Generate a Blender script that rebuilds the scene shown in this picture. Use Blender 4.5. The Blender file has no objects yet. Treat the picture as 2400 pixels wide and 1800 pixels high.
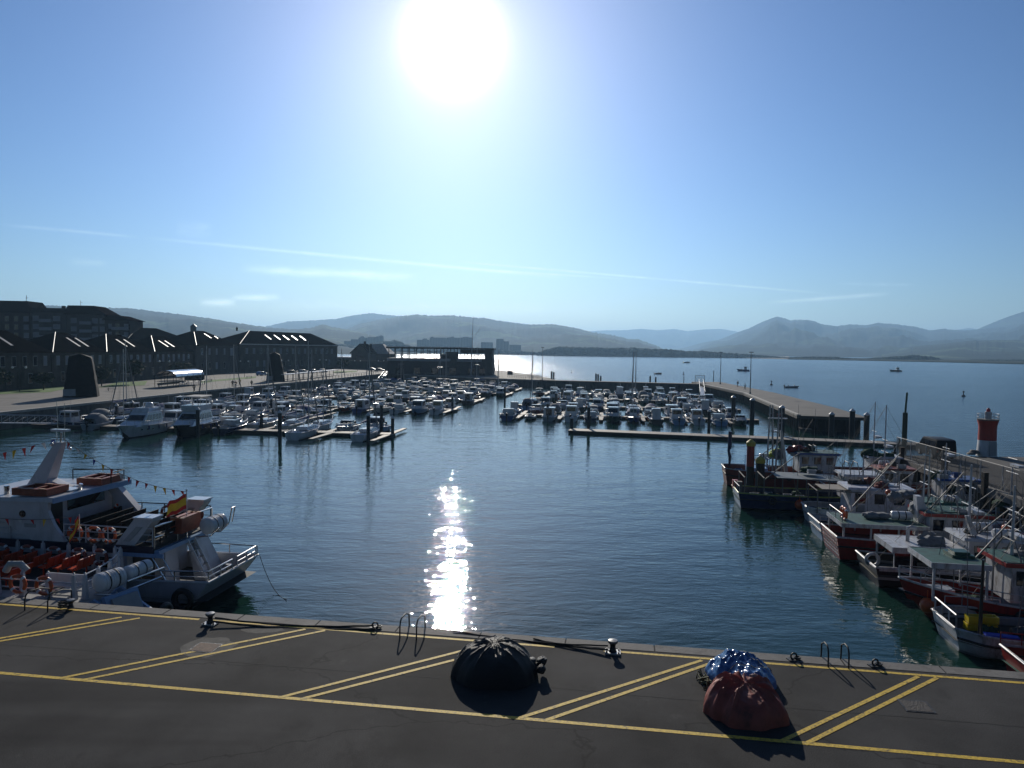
import bpy, bmesh, math, random
from mathutils import Vector, Matrix, noise
R = math.radians
rnd = random.Random(7)
scene = bpy.context.scene
COL = scene.collection
# ---------------------------------------------------------------- camera
CAM_H, PITCH, ROLL, LENS = 12.5, 2.75, 0.7, 24.96
cam_d = bpy.data.cameras.new("camera"); cam = bpy.data.objects.new("camera", cam_d); COL.objects.link(cam)
cam_d.lens = LENS; cam_d.sensor_width = 36; cam_d.clip_end = 60000; cam_d.clip_start = 0.1
CM = Matrix.Translation((0, 0, CAM_H)) @ Matrix.Rotation(R(90 - PITCH), 4, 'X') @ Matrix.Rotation(R(ROLL), 4, 'Z')
cam.matrix_world = CM
scene.camera = cam
FPX = LENS / 36 * 2400
CR = CM.to_3x3()
def ray(px, py):
    return CR @ Vector(((px - 1200) / FPX, (900 - py) / FPX, -1.0))
def P(px, py, z=0.0):
    """survey point: photograph pixel seen on the level z"""
    d = ray(px, py); t = (z - CAM_H) / d.z
    return Vector((d.x * t, d.y * t, z))
def PD(px, py, dist):
    d = ray(px, py); t = dist / d.y
    return Vector((d.x * t, dist, CAM_H + d.z * t))
# harbour axes: eu runs along the near quay to the right, ev away from it
EU = Vector((0.9910, -0.1340, 0)); EV = Vector((0.1340, 0.9910, 0))
ANG = math.atan2(EU.y, EU.x)
# ---------------------------------------------------------------- mesh builder
class MB:
    def __init__(s): s.v = []; s.f = []; s.m = []; s.cur = 0
    def mat(s, i): s.cur = i; return s
    def add(s, vs, fs):
        o = len(s.v); s.v += [tuple(v) for v in vs]
        for f in fs: s.f.append(tuple(i + o for i in f)); s.m.append(s.cur)
        return s
    def box(s, c, d, rz=0, ry=0, taper=1.0):
        hx, hy, hz = d[0] / 2, d[1] / 2, d[2] / 2
        M = Matrix.Translation(c) @ Matrix.Rotation(rz, 4, 'Z') @ Matrix.Rotation(ry, 4, 'Y')
        vs = []
        for z in (-hz, hz):
            k = taper if z > 0 else 1
            vs += [M @ Vector((x * k, y * k, z)) for x, y in ((-hx, -hy), (hx, -hy), (hx, hy), (-hx, hy))]
        return s.add(vs, [(3, 2, 1, 0), (4, 5, 6, 7), (0, 1, 5, 4), (1, 2, 6, 5), (2, 3, 7, 6), (3, 0, 4, 7)])
    def bb(s, x0, x1, y0, y1, z0, z1):
        return s.box(((x0 + x1) / 2, (y0 + y1) / 2, (z0 + z1) / 2), (abs(x1 - x0), abs(y1 - y0), abs(z1 - z0)))
    def hexa(s, lo, hi):
        """box from 4 low and 4 high corners (ccw from above)"""
        return s.add(list(lo) + list(hi), [(3, 2, 1, 0), (4, 5, 6, 7), (0, 1, 5, 4), (1, 2, 6, 5), (2, 3, 7, 6), (3, 0, 4, 7)])
    def cyl(s, a, b, r, r2=None, n=8, caps=True):
        a, b = Vector(a), Vector(b); r2 = r if r2 is None else r2
        d = (b - a).normalized(); u = d.orthogonal().normalized(); w = d.cross(u)
        vs = []
        for p, rr in ((a, r), (b, r2)):
            vs += [p + (u * math.cos(2 * math.pi * i / n) + w * math.sin(2 * math.pi * i / n)) * rr for i in range(n)]
        fs = [(i, (i + 1) % n, n + (i + 1) % n, n + i) for i in range(n)]
        if caps: fs += [tuple(range(n - 1, -1, -1)), tuple(range(n, 2 * n))]
        return s.add(vs, fs)
    def tube(s, pts, r, n=6, closed=False):
        pts = [Vector(p) for p in pts]; k = len(pts); vs = []; up = None
        for i, p in enumerate(pts):
            a = pts[i - 1] if (i > 0 or closed) else p
            b = pts[(i + 1) % k] if (i < k - 1 or closed) else p
            d = (b - a).normalized()
            if up is None: up = d.orthogonal().normalized()
            up = (up - d * up.dot(d))
            up = up.normalized() if up.length > 1e-5 else d.orthogonal().normalized()
            w = d.cross(up); rr = r[i] if isinstance(r, (list, tuple)) else r
            vs += [p + (up * math.cos(2 * math.pi * j / n) + w * math.sin(2 * math.pi * j / n)) * rr for j in range(n)]
        fs = []
        for i in range(k if closed else k - 1):
            i2 = (i + 1) % k
            fs += [(i * n + j, i * n + (j + 1) % n, i2 * n + (j + 1) % n, i2 * n + j) for j in range(n)]
        if not closed: fs += [tuple(range(n - 1, -1, -1)), tuple(range((k - 1) * n, k * n))]
        return s.add(vs, fs)
    def lathe(s, prof, c=(0, 0, 0), n=16, M=None):
        c = Vector(c); vs = []; k = len(prof)
        for r, z in prof:
            for j in range(n):
                a = 2 * math.pi * j / n
                p = Vector((r * math.cos(a), r * math.sin(a), z))
                vs.append((M @ p if M else p) + c)
        fs = [(i * n + j, i * n + (j + 1) % n, (i + 1) * n + (j + 1) % n, (i + 1) * n + j) for i in range(k - 1) for j in range(n)]
        if prof[0][0] > 1e-4: fs.append(tuple(range(n - 1, -1, -1)))
        if prof[-1][0] > 1e-4: fs.append(tuple(range((k - 1) * n, k * n)))
        return s.add(vs, fs)
    def torus(s, c, Rr, r, axis='y', n=18, m=7, M=None):
        pts = []
        for i in range(n):
            a = 2 * math.pi * i / n; x, y = Rr * math.cos(a), Rr * math.sin(a)
            p = Vector((x, 0, y)) if axis == 'y' else Vector((0, x, y)) if axis == 'x' else Vector((x, y, 0))
            pts.append(Vector(c) + (M @ p if M else p))
        return s.tube(pts, r, m, True)
    def loft(s, secs, caps=True, closed=False):
        """sections: lists of equally many points"""
        k = len(secs[0]); vs = [p for q in secs for p in q]; fs = []
        kk = k if closed else k - 1
        for i in range(len(secs) - 1):
            fs += [(i * k + j, i * k + (j + 1) % k, (i + 1) * k + (j + 1) % k, (i + 1) * k + j) for j in range(kk)]
        if caps: fs += [tuple(range(k - 1, -1, -1)), tuple(range((len(secs) - 1) * k, len(secs) * k))]
        return s.add(vs, fs)
    def prism(s, poly, z0, z1):
        n = len(poly); vs = [(x, y, z0) for x, y in poly] + [(x, y, z1) for x, y in poly]
        return s.add(vs, [tuple(range(n - 1, -1, -1)), tuple(range(n, 2 * n))] + [(i, (i + 1) % n, n + (i + 1) % n, n + i) for i in range(n)])
    def side(s, poly, y0, y1):
        """polygon in x,z given thickness along y"""
        n = len(poly); vs = [(x, y0, z) for x, z in poly] + [(x, y1, z) for x, z in poly]
        return s.add(vs, [tuple(range(n)), tuple(range(2 * n - 1, n - 1, -1))] + [((i + 1) % n, i, n + i, n + (i + 1) % n) for i in range(n)])
    def blob(s, c, r, seed=0, amp=0.2, fr=1.0, sub=2, flat=None):
        bm = bmesh.new(); bmesh.ops.create_icosphere(bm, subdivisions=sub, radius=1.0)
        r = (r, r, r) if not isinstance(r, (tuple, list)) else r; vs = []
        for v in bm.verts:
            p = v.co.copy(); k = 1 + amp * noise.noise(p * 1.7 * fr + Vector((seed * 3.1, seed, 5)))
            q = Vector((p.x * r[0], p.y * r[1], p.z * r[2])) * k
            if flat is not None: q.z = max(q.z, flat)
            vs.append(Vector(c) + q)
        fs = [tuple(v.index for v in f.verts) for f in bm.faces]; bm.free()
        return s.add(vs, fs)
    def build(s, name, mats, parent=None, smooth=None, M=None, recalc=True):
        me = bpy.data.meshes.new(name)
        vs = [M @ Vector(v) for v in s.v] if M else s.v
        me.from_pydata([tuple(v) for v in vs], [], s.f)
        mats = mats if isinstance(mats, (list, tuple)) else [mats]
        for m in mats: me.materials.append(m)
        me.polygons.foreach_set('material_index', s.m)
        if recalc:
            bm = bmesh.new(); bm.from_mesh(me); bmesh.ops.recalc_face_normals(bm, faces=bm.faces); bm.to_mesh(me); bm.free()
        if smooth is not None:
            me.shade_smooth(); me.set_sharp_from_angle(angle=R(smooth))
        me.update()
        o = bpy.data.objects.new(name, me); COL.objects.link(o)
        if parent is not None: o.parent = parent
        return o
def tag(o, label=None, cat=None, group=None, kind=None):
    if label: o['label'] = label
    if cat: o['category'] = cat
    if group: o['group'] = group
    if kind: o['kind'] = kind
    return o
def thing(name, label, cat, loc=(0, 0, 0), rz=0, group=None):
    o = bpy.data.objects.new(name, None); COL.objects.link(o)
    o.empty_display_size = 0.2; o.location = loc; o.rotation_euler = (0, 0, rz)
    return tag(o, label, cat, group)
def dup(root, loc, rz, label=None, group=None, scale=None):
    r = root.copy(); COL.objects.link(r); r.location = loc; r.rotation_euler = (0, 0, rz)
    if scale: r.scale = (scale,) * 3
    if label: r['label'] = label
    if group: r['group'] = group
    for ch in KIDS(root):
        c = ch.copy(); COL.objects.link(c); c.parent = r
        for g in KIDS(ch):
            d = g.copy(); COL.objects.link(d); d.parent = c
    return r
_kids = {}
def KIDS(o):
    if o.name not in _kids: _kids[o.name] = [c for c in bpy.data.objects if c.parent == o]
    return _kids[o.name]
# ---------------------------------------------------------------- materials
def lin(h):
    h = h.lstrip('#'); c = [int(h[i:i + 2], 16) / 255 for i in (0, 2, 4)]
    return [(x / 12.92 if x <= 0.04045 else ((x + 0.055) / 1.055) ** 2.4) for x in c]
_mats = {}
def mat(name, col, rough=0.5, metal=0.0, var=0.15, scale=3.0, bump=0.0, bscale=20.0, spec=0.5, alpha=1.0, coat=0.0, stain=None, stain_amt=0.5, stain_scale=1.5):
    if name in _mats: return _mats[name]
    m = bpy.data.materials.new(name); m.use_nodes = True; nt = m.node_tree; N = nt.nodes; L = nt.links
    b = N['Principled BSDF']; b.inputs['Roughness'].default_value = rough; b.inputs['Metallic'].default_value = metal
    b.inputs['Specular IOR Level'].default_value = spec; b.inputs['Alpha'].default_value = alpha
    b.inputs['Coat Weight'].default_value = coat
    if isinstance(col, str): col = lin(col)
    c = (*col[:3], 1)
    tc = N.new('ShaderNodeTexCoord')
    if var > 0:
        n = N.new('ShaderNodeTexNoise'); n.inputs['Scale'].default_value = scale; n.inputs['Detail'].default_value = 5
        n.inputs['Roughness'].default_value = 0.65
        L.new(tc.outputs['Object'], n.inputs['Vector'])
        mx = N.new('ShaderNodeMix'); mx.data_type = 'RGBA'
        mx.inputs['A'].default_value = (*[x * (1 - var) for x in c[:3]], 1); mx.inputs['B'].default_value = (*[min(1, x * (1 + var)) for x in c[:3]], 1)
        rp = N.new('ShaderNodeMapRange'); rp.inputs['From Min'].default_value = 0.3; rp.inputs['From Max'].default_value = 0.7
        L.new(n.outputs['Fac'], rp.inputs['Value']); L.new(rp.outputs['Result'], mx.inputs['Factor'])
        out = mx.outputs['Result']
        if stain is not None:
            n2 = N.new('ShaderNodeTexNoise'); n2.inputs['Scale'].default_value = stain_scale; n2.inputs['Detail'].default_value = 6; n2.inputs['Roughness'].default_value = 0.7
            mp = N.new('ShaderNodeMapping'); mp.inputs['Scale'].default_value = (1, 1, 0.35); mp.inputs['Location'].default_value = (4.2, 1.3, 7.7)
            L.new(tc.outputs['Object'], mp.inputs['Vector']); L.new(mp.outputs['Vector'], n2.inputs['Vector'])
            r2 = N.new('ShaderNodeMapRange'); r2.inputs['From Min'].default_value = 0.52; r2.inputs['From Max'].default_value = 0.68; r2.inputs['To Max'].default_value = stain_amt
            L.new(n2.outputs['Fac'], r2.inputs['Value'])
            m2 = N.new('ShaderNodeMix'); m2.data_type = 'RGBA'; sc = lin(stain) if isinstance(stain, str) else stain
            m2.inputs['B'].default_value = (*sc[:3], 1); L.new(out, m2.inputs['A']); L.new(r2.outputs['Result'], m2.inputs['Factor']); out = m2.outputs['Result']
        L.new(out, b.inputs['Base Color'])
    else: b.inputs['Base Color'].default_value = c
    if bump > 0:
        n = N.new('ShaderNodeTexNoise'); n.inputs['Scale'].default_value = bscale; n.inputs['Detail'].default_value = 6
        L.new(tc.outputs['Object'], n.inputs['Vector'])
        bp = N.new('ShaderNodeBump'); bp.inputs['Strength'].default_value = bump; bp.inputs['Distance'].default_value = 0.05
        L.new(n.outputs['Fac'], bp.inputs['Height']); L.new(bp.outputs['Normal'], b.inputs['Normal'])
    _mats[name] = m
    return m
W = mat('white_gelcoat', (0.62, 0.63, 0.64), 0.17, var=0.08, scale=1.2, stain='#8a8474', stain_amt=0.35)
WP = mat('white_paint', (0.60, 0.61, 0.62), 0.38, var=0.10, scale=2, stain='#7b6a55', stain_amt=0.45)
CREAM = mat('cream_gelcoat', (0.55, 0.52, 0.44), 0.3, var=0.1)
GREYP = mat('grey_paint', (0.28, 0.30, 0.32), 0.4, var=0.12)
NAVY = mat('navy_paint', (0.012, 0.022, 0.07), 0.25, var=0.2)
BLUE = mat('blue_paint', (0.02, 0.07, 0.24), 0.35, var=0.2, stain='#2a2a2a')
LBLUE = mat('pale_blue_paint', (0.2, 0.33, 0.52), 0.35, var=0.12)
BLACK = mat('black_paint', (0.012, 0.012, 0.014), 0.35, var=0.3)
REDP = mat('red_paint', (0.27, 0.018, 0.014), 0.38, var=0.2, stain='#3a1512', stain_amt=0.6)
REDB = mat('red_brown_paint', (0.2, 0.045, 0.03), 0.45, var=0.25, stain='#241512')
GREEN = mat('green_deck_paint', (0.03, 0.17, 0.125), 0.55, var=0.25, stain='#2b3a33')
DKGREEN = mat('dark_green_paint', (0.02, 0.07, 0.05), 0.4, var=0.2)
ORANGE = mat('orange_plastic', (0.55, 0.10, 0.025), 0.35, var=0.12)
ORSEAT = mat('orange_seat', (0.46, 0.05, 0.014), 0.35, var=0.12)
YELLOW = mat('yellow_plastic', (0.62, 0.47, 0.02), 0.4, var=0.1)
GLASS = mat('dark_glass', (0.008, 0.010, 0.013), 0.06, var=0.0, spec=0.6)
CHROME = mat('steel_rail', (0.6, 0.6, 0.6), 0.22, 1.0, var=0.08)
STEEL = mat('dull_steel', (0.25, 0.25, 0.25), 0.4, 0.8, var=0.2)
ALU = mat('aluminium_spar', (0.42, 0.42, 0.42), 0.35, 0.7, var=0.1)
WOOD = mat('weathered_deck', (0.22, 0.19, 0.155), 0.7, var=0.25, scale=4, bump=0.2)
TEAK = mat('teak', (0.17, 0.085, 0.04), 0.55, var=0.25, scale=5)
BENCHRED = mat('varnished_raft_wood', (0.22, 0.05, 0.022), 0.5, var=0.25, scale=5)
RUBBER = mat('black_rubber', (0.012, 0.012, 0.012), 0.6, var=0.3)
CANVAS = mat('navy_canvas', (0.02, 0.045, 0.16), 0.8, var=0.2, bump=0.15)
CANVG = mat('grey_canvas', (0.17, 0.18, 0.19), 0.85, var=0.2, bump=0.15)
CANVB = mat('pale_canvas', (0.42, 0.42, 0.40), 0.85, var=0.15, bump=0.15)
CANVR = mat('maroon_canvas', (0.16, 0.025, 0.02), 0.85, var=0.2, bump=0.1)
ROPE = mat('dark_rope', (0.05, 0.045, 0.04), 0.9, var=0.4, scale=30, bump=0.6, bscale=60)
NET = mat('green_net', (0.015, 0.055, 0.03), 0.9, var=0.6, scale=9, bump=1.0, bscale=30)
CONC = mat('quay_concrete', (0.145, 0.138, 0.128), 0.85, var=0.22, scale=1.3, bump=0.25, bscale=12, stain='#3a382f', stain_amt=0.6)
PILEM = mat('pile_steel', (0.018, 0.022, 0.026), 0.5, 0.2, var=0.4)
GALV = mat('galvanised', (0.38, 0.39, 0.40), 0.45, 0.6, var=0.15)
# ---------------------------------------------------------------- world, sun, view
SUN_PX = (1062, 95)
sd = ray(*SUN_PX).normalized()
SUN_EL = math.asin(sd.z); SUN_AZ = math.atan2(sd.x, sd.y)      # azimuth from +Y towards +X
w = bpy.data.worlds.new("World"); scene.world = w; w.use_nodes = True
nt = w.node_tree; N = nt.nodes; L = nt.links; N.clear()
def nd(t, **kw):
    n = N.new(t)
    for k, v in kw.items(): setattr(n, k, v)
    return n
def vmath(op, a, b=None):
    n = nd('ShaderNodeVectorMath', operation=op)
    for i, x in enumerate((a, b)):
        if x is None: continue
        if isinstance(x, (tuple, list, Vector)): n.inputs[i].default_value = tuple(x)
        else: L.new(x, n.inputs[i])
    return n.outputs['Value'] if op in ('DOT_PRODUCT', 'LENGTH') else n.outputs['Vector']
def fm(op, a, b=None, c=None, clamp=False):
    n = nd('ShaderNodeMath', operation=op); n.use_clamp = clamp
    for i, x in enumerate((a, b, c)):
        if x is None: continue
        if isinstance(x, (int, float)): n.inputs[i].default_value = x
        else: L.new(x, n.inputs[i])
    return n.outputs[0]
out = nd('ShaderNodeOutputWorld'); bg = nd('ShaderNodeBackground')
sky = nd('ShaderNodeTexSky', sky_type='NISHITA', sun_disc=False, sun_elevation=SUN_EL, sun_rotation=SUN_AZ)
sky.altitude = 0; sky.air_density = 1.0; sky.dust_density = 0.25; sky.ozone_density = 2.2
SKY_STRENGTH = 0.10
bg.inputs['Strength'].default_value = SKY_STRENGTH
geo = nd('ShaderNodeTexCoord'); dirv = vmath('NORMALIZE', geo.outputs['Generated'])
gam = nd('ShaderNodeGamma'); gam.inputs['Gamma'].default_value = 1.27; L.new(sky.outputs['Color'], gam.inputs['Color'])
tint = nd('ShaderNodeMix', data_type='RGBA', blend_type='MULTIPLY'); tint.inputs['Factor'].default_value = 1
L.new(gam.outputs['Color'], tint.inputs['A']); tint.inputs['B'].default_value = (0.46, 0.575, 0.74, 1)
# sky dimmed by angle from the sun, added to lessen fill light
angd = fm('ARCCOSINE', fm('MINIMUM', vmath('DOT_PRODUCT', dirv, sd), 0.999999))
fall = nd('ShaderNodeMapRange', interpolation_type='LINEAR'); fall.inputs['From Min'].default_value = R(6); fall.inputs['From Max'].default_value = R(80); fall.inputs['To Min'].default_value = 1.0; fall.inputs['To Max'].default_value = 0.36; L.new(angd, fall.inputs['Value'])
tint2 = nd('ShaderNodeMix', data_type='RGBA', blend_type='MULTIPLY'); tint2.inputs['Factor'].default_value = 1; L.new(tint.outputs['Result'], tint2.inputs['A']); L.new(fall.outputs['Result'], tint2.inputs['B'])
# sun glow painted into the sky colour, standing in for lens bloom
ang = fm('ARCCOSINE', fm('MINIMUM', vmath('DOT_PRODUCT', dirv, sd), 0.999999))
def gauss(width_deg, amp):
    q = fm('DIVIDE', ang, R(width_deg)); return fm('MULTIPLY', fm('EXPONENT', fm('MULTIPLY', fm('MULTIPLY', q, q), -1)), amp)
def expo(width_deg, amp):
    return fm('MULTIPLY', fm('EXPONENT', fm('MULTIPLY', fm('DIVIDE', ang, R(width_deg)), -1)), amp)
GLOW = fm('ADD', gauss(2.4, 26.0), expo(6.5, 6.5))
glow_col = nd('ShaderNodeMix', data_type='RGBA', blend_type='MULTIPLY'); glow_col.inputs['Factor'].default_value = 1
glow_col.inputs['A'].default_value = (1.25, 1.0, 0.86, 1); L.new(GLOW, glow_col.inputs['B'])
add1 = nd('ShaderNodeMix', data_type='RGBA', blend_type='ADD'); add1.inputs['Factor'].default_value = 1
L.new(tint2.outputs['Result'], add1.inputs['A']); L.new(glow_col.outputs['Result'], add1.inputs['B'])
# thin clouds and aircraft trails, each a stretch of a great circle across the sky
cn = nd('ShaderNodeTexNoise'); cn.inputs['Scale'].default_value = 26; cn.inputs['Detail'].default_value = 7; cn.inputs['Roughness'].default_value = 0.62
cmap = nd('ShaderNodeMapping'); cmap.inputs['Scale'].default_value = (1, 1, 3.0); L.new(dirv, cmap.inputs['Vector']); L.new(cmap.outputs['Vector'], cn.inputs['Vector'])
cn2 = nd('ShaderNodeMapRange'); cn2.inputs['From Min'].default_value = 0.36; cn2.inputs['From Max'].default_value = 0.66; L.new(cn.outputs['Fac'], cn2.inputs['Value'])
cloud = None
def streak(a, b, width_px, amp, soft=1.0):
    global cloud
    va, vb = ray(*a).normalized(), ray(*b).normalized(); n = va.cross(vb).normalized(); mid = (va + vb).normalized()
    half = math.acos(max(-1, min(1, va.dot(vb)))) / 2
    t = n.cross(mid).normalized()
    d = fm('ABSOLUTE', vmath('DOT_PRODUCT', dirv, n)); q = fm('DIVIDE', d, width_px / FPX)
    g = fm('EXPONENT', fm('MULTIPLY', fm('MULTIPLY', q, q), -1))
    s = fm('DIVIDE', fm('ABSOLUTE', vmath('DOT_PRODUCT', dirv, t)), math.sin(half))
    ends = fm('SUBTRACT', 1.0, fm('POWER', fm('MINIMUM', s, 1.0), 3.0))
    front = fm('GREATER_THAN', vmath('DOT_PRODUCT', dirv, mid), 0.3)
    k = fm('MULTIPLY', fm('MULTIPLY', fm('MULTIPLY', g, ends), front), amp * 2.6)
    k = fm('MULTIPLY', k, fm('ADD', fm('MULTIPLY', cn2.outputs['Result'], soft), 1 - soft))
    cloud = k if cloud is None else fm('ADD', cloud, k)
streak((330, 556), (1330, 652), 3.5, 1.1, 0.6); streak((0, 526), (330, 556), 3.0, 0.6, 0.7)
streak((1060, 612), (1960, 690), 2.4, 1.1, 0.7); streak((1100, 630), (1480, 655), 2.2, 0.7, 0.8)
streak((1790, 710), (2090, 688), 4.0, 1.3, 0.5); streak((1960, 665), (2150, 668), 3.0, 0.6, 0.9)
streak((560, 630), (985, 652), 9, 1.7, 0.75); streak((540, 697), (660, 697), 6, 2.4, 0.5); streak((465, 711), (555, 708), 7, 2.4, 0.5)
streak((410, 536), (500, 540), 12, 0.8, 0.8); streak((150, 612), (260, 618), 7, 0.6, 0.9); streak((200, 712), (1500, 730), 16, 0.5, 0.8)
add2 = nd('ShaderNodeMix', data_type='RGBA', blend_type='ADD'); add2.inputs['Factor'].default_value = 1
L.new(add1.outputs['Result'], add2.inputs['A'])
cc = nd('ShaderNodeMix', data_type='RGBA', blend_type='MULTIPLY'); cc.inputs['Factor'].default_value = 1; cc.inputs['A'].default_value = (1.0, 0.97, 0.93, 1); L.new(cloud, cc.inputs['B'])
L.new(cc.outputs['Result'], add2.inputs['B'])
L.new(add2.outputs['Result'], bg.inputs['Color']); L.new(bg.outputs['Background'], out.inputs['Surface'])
sl = bpy.data.lights.new("sun", 'SUN'); sl.energy = 4.6; sl.angle = R(0.53); sl.color = (1.0, 0.93, 0.82)
so = bpy.data.objects.new("sun", sl); COL.objects.link(so)
so.rotation_euler = (-sd).to_track_quat('-Z', 'Y').to_euler(); so.location = (0, 0, 80)
vs = scene.view_settings; scene.display_settings.display_device = 'sRGB'
vs.view_transform = 'Standard'; vs.look = 'None'; vs.exposure = -0.2; vs.gamma = 1.0
cy = scene.cycles; cy.max_bounces = 5; cy.diffuse_bounces = 2; cy.glossy_bounces = 3; cy.transmission_bounces = 3; cy.volume_bounces = 0; cy.transparent_max_bounces = 8
cy.sample_clamp_indirect = 6.0; cy.use_denoising = True; cy.denoising_prefilter = 'ACCURATE'; cy.caustics_reflective = False; cy.caustics_refractive = False
try: cy.denoiser = 'OPENIMAGEDENOISE'
except Exception: pass
# ---------------------------------------------------------------- water: one sheet, calm in the basin, choppy in the bay
def water_mat():
    m = bpy.data.materials.new('sea_water'); m.use_nodes = True; nt = m.node_tree; N = nt.nodes; L = nt.links
    b = N['Principled BSDF']; b.inputs['IOR'].default_value = 1.33; b.inputs['Base Color'].default_value = (0.009, 0.036, 0.028, 1)
    tc = N.new('ShaderNodeTexCoord')
    def noise_h(sx, sy, rot, sc, det, rough, dist=0.0):
        mp = N.new('ShaderNodeMapping'); mp.inputs['Scale'].default_value = (sx, sy, 1); mp.inputs['Rotation'].default_value = (0, 0, rot)
        L.new(tc.outputs['Object'], mp.inputs['Vector'])
        n = N.new('ShaderNodeTexNoise'); n.inputs['Scale'].default_value = sc; n.inputs['Detail'].default_value = det; n.inputs['Roughness'].default_value = rough; n.inputs['Distortion'].default_value = dist
        L.new(mp.outputs['Vector'], n.inputs['Vector']); return n.outputs['Fac']
    def M(op, a, b_=None):
        n = N.new('ShaderNodeMath'); n.operation = op
        for i, x in enumerate((a, b_)):
            if x is None: continue
            if isinstance(x, (int, float)): n.inputs[i].default_value = x
            else: L.new(x, n.inputs[i])
        return n.outputs[0]
    sep = N.new('ShaderNodeSeparateXYZ'); L.new(tc.outputs['Object'], sep.inputs['Vector'])
    # bay mask: beyond the outer quays, and right of the mole
    a = N.new('ShaderNodeMapRange'); a.inputs['From Min'].default_value = 225; a.inputs['From Max'].default_value = 300; L.new(sep.outputs['Y'], a.inputs['Value'])
    c = N.new('ShaderNodeMapRange'); c.inputs['From Min'].default_value = 44; c.inputs['From Max'].default_value = 70; L.new(sep.outputs['X'], c.inputs['Value'])
    bay = M('MAXIMUM', a.outputs['Result'], c.outputs['Result'])
    ripple = noise_h(0.6, 1.5, R(10), 1.8, 3, 0.45, 0.4)
    swell = noise_h(0.5, 1.0, R(-8), 0.42, 2, 0.45)
    chop = noise_h(0.55, 1.5, R(5), 0.5, 6, 0.6, 0.3)
    gust = noise_h(0.4, 1.6, R(4), 0.018, 3, 0.6)
    gm = N.new('ShaderNodeMapRange'); gm.inputs['From Min'].default_value = 0.35; gm.inputs['From Max'].default_value = 0.65; gm.inputs['To Min'].default_value = 0.72; gm.inputs['To Max'].default_value = 1.15; L.new(gust, gm.inputs['Value'])
    fine = noise_h(0.8, 1.3, R(20), 7.0, 1, 0.4)
    h_in = M('ADD', M('ADD', M('MULTIPLY', ripple, WAVE[0]), M('MULTIPLY', fine, 0.0035)), M('MULTIPLY', swell, WAVE[1]))
    h_bay = M('MULTIPLY', chop, WAVE[2])
    h = M('MULTIPLY', M('ADD', h_in, M('MULTIPLY', M('MULTIPLY', bay, h_bay), 1.0)), gm.outputs['Result'])
    bp = N.new('ShaderNodeBump'); bp.inputs['Strength'].default_value = 1.0; bp.inputs['Distance'].default_value = 1.0
    L.new(h, bp.inputs['Height']); L.new(bp.outputs['Normal'], b.inputs['Normal'])
    rr = N.new('ShaderNodeMapRange'); rr.inputs['To Min'].default_value = 0.022; rr.inputs['To Max'].default_value = 0.16; L.new(bay, rr.inputs['Value']); L.new(rr.outputs['Result'], b.inputs['Roughness'])
    cm = N.new('ShaderNodeMix'); cm.data_type = 'RGBA'; cm.inputs['A'].default_value = (0.009, 0.036, 0.028, 1); cm.inputs['B'].default_value = (0.010, 0.045, 0.075, 1)
    L.new(bay, cm.inputs['Factor']); L.new(cm.outputs['Result'], b.inputs['Base Color'])
    return m
WAVE = (0.033, 0.088, 0.55)
MB().add([(-9000, -200, 0), (9000, -200, 0), (9000, 9000, 0), (-9000, 9000, 0)], [(0, 1, 2, 3)]).build('water', water_mat()); tag(bpy.data.objects['water'], kind='structure')
# ---------------------------------------------------------------- far land
def terrain_mat(name, c1, c2, c3, sc):
    m = bpy.data.materials.new(name); m.use_nodes = True; nt = m.node_tree; N = nt.nodes; L = nt.links; b = N['Principled BSDF']; b.inputs['Roughness'].default_value = 1; b.inputs['Specular IOR Level'].default_value = 0.05
    tc = N.new('ShaderNodeTexCoord'); n = N.new('ShaderNodeTexNoise'); n.inputs['Scale'].default_value = sc; n.inputs['Detail'].default_value = 8; n.inputs['Roughness'].default_value = 0.62
    mp = N.new('ShaderNodeMapping'); mp.inputs['Scale'].default_value = (1, 0.7, 2.5); L.new(tc.outputs['Object'], mp.inputs['Vector']); L.new(mp.outputs['Vector'], n.inputs['Vector'])
    cr = N.new('ShaderNodeValToRGB'); e = cr.color_ramp.elements
    e[0].position = 0.40; e[0].color = (*c1, 1); e[1].position = 0.54; e[1].color = (*c2, 1); x = e.new(0.60); x.color = (*c3, 1)
    L.new(n.outputs['Fac'], cr.inputs['Fac']); L.new(cr.outputs['Color'], b.inputs['Base Color'])
    return m
T_GREEN = terrain_mat('pasture_hill', (0.018, 0.026, 0.024), (0.03, 0.045, 0.03), (0.085, 0.125, 0.06), 0.0042)
T_DARK = terrain_mat('wooded_hill', (0.008, 0.013, 0.012), (0.013, 0.021, 0.018), (0.04, 0.06, 0.03), 0.003)
T_WOOD = terrain_mat('pine_wood', (0.012, 0.02, 0.012), (0.02, 0.032, 0.018), (0.035, 0.05, 0.028), 0.03)
def interp(pts, x):
    if x <= pts[0][0]: return pts[0][1]
    for (a, b), (c, d) in zip(pts, pts[1:]):
        if x <= c: return b + (d - b) * (x - a) / (c - a)
    return pts[-1][1]
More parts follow.
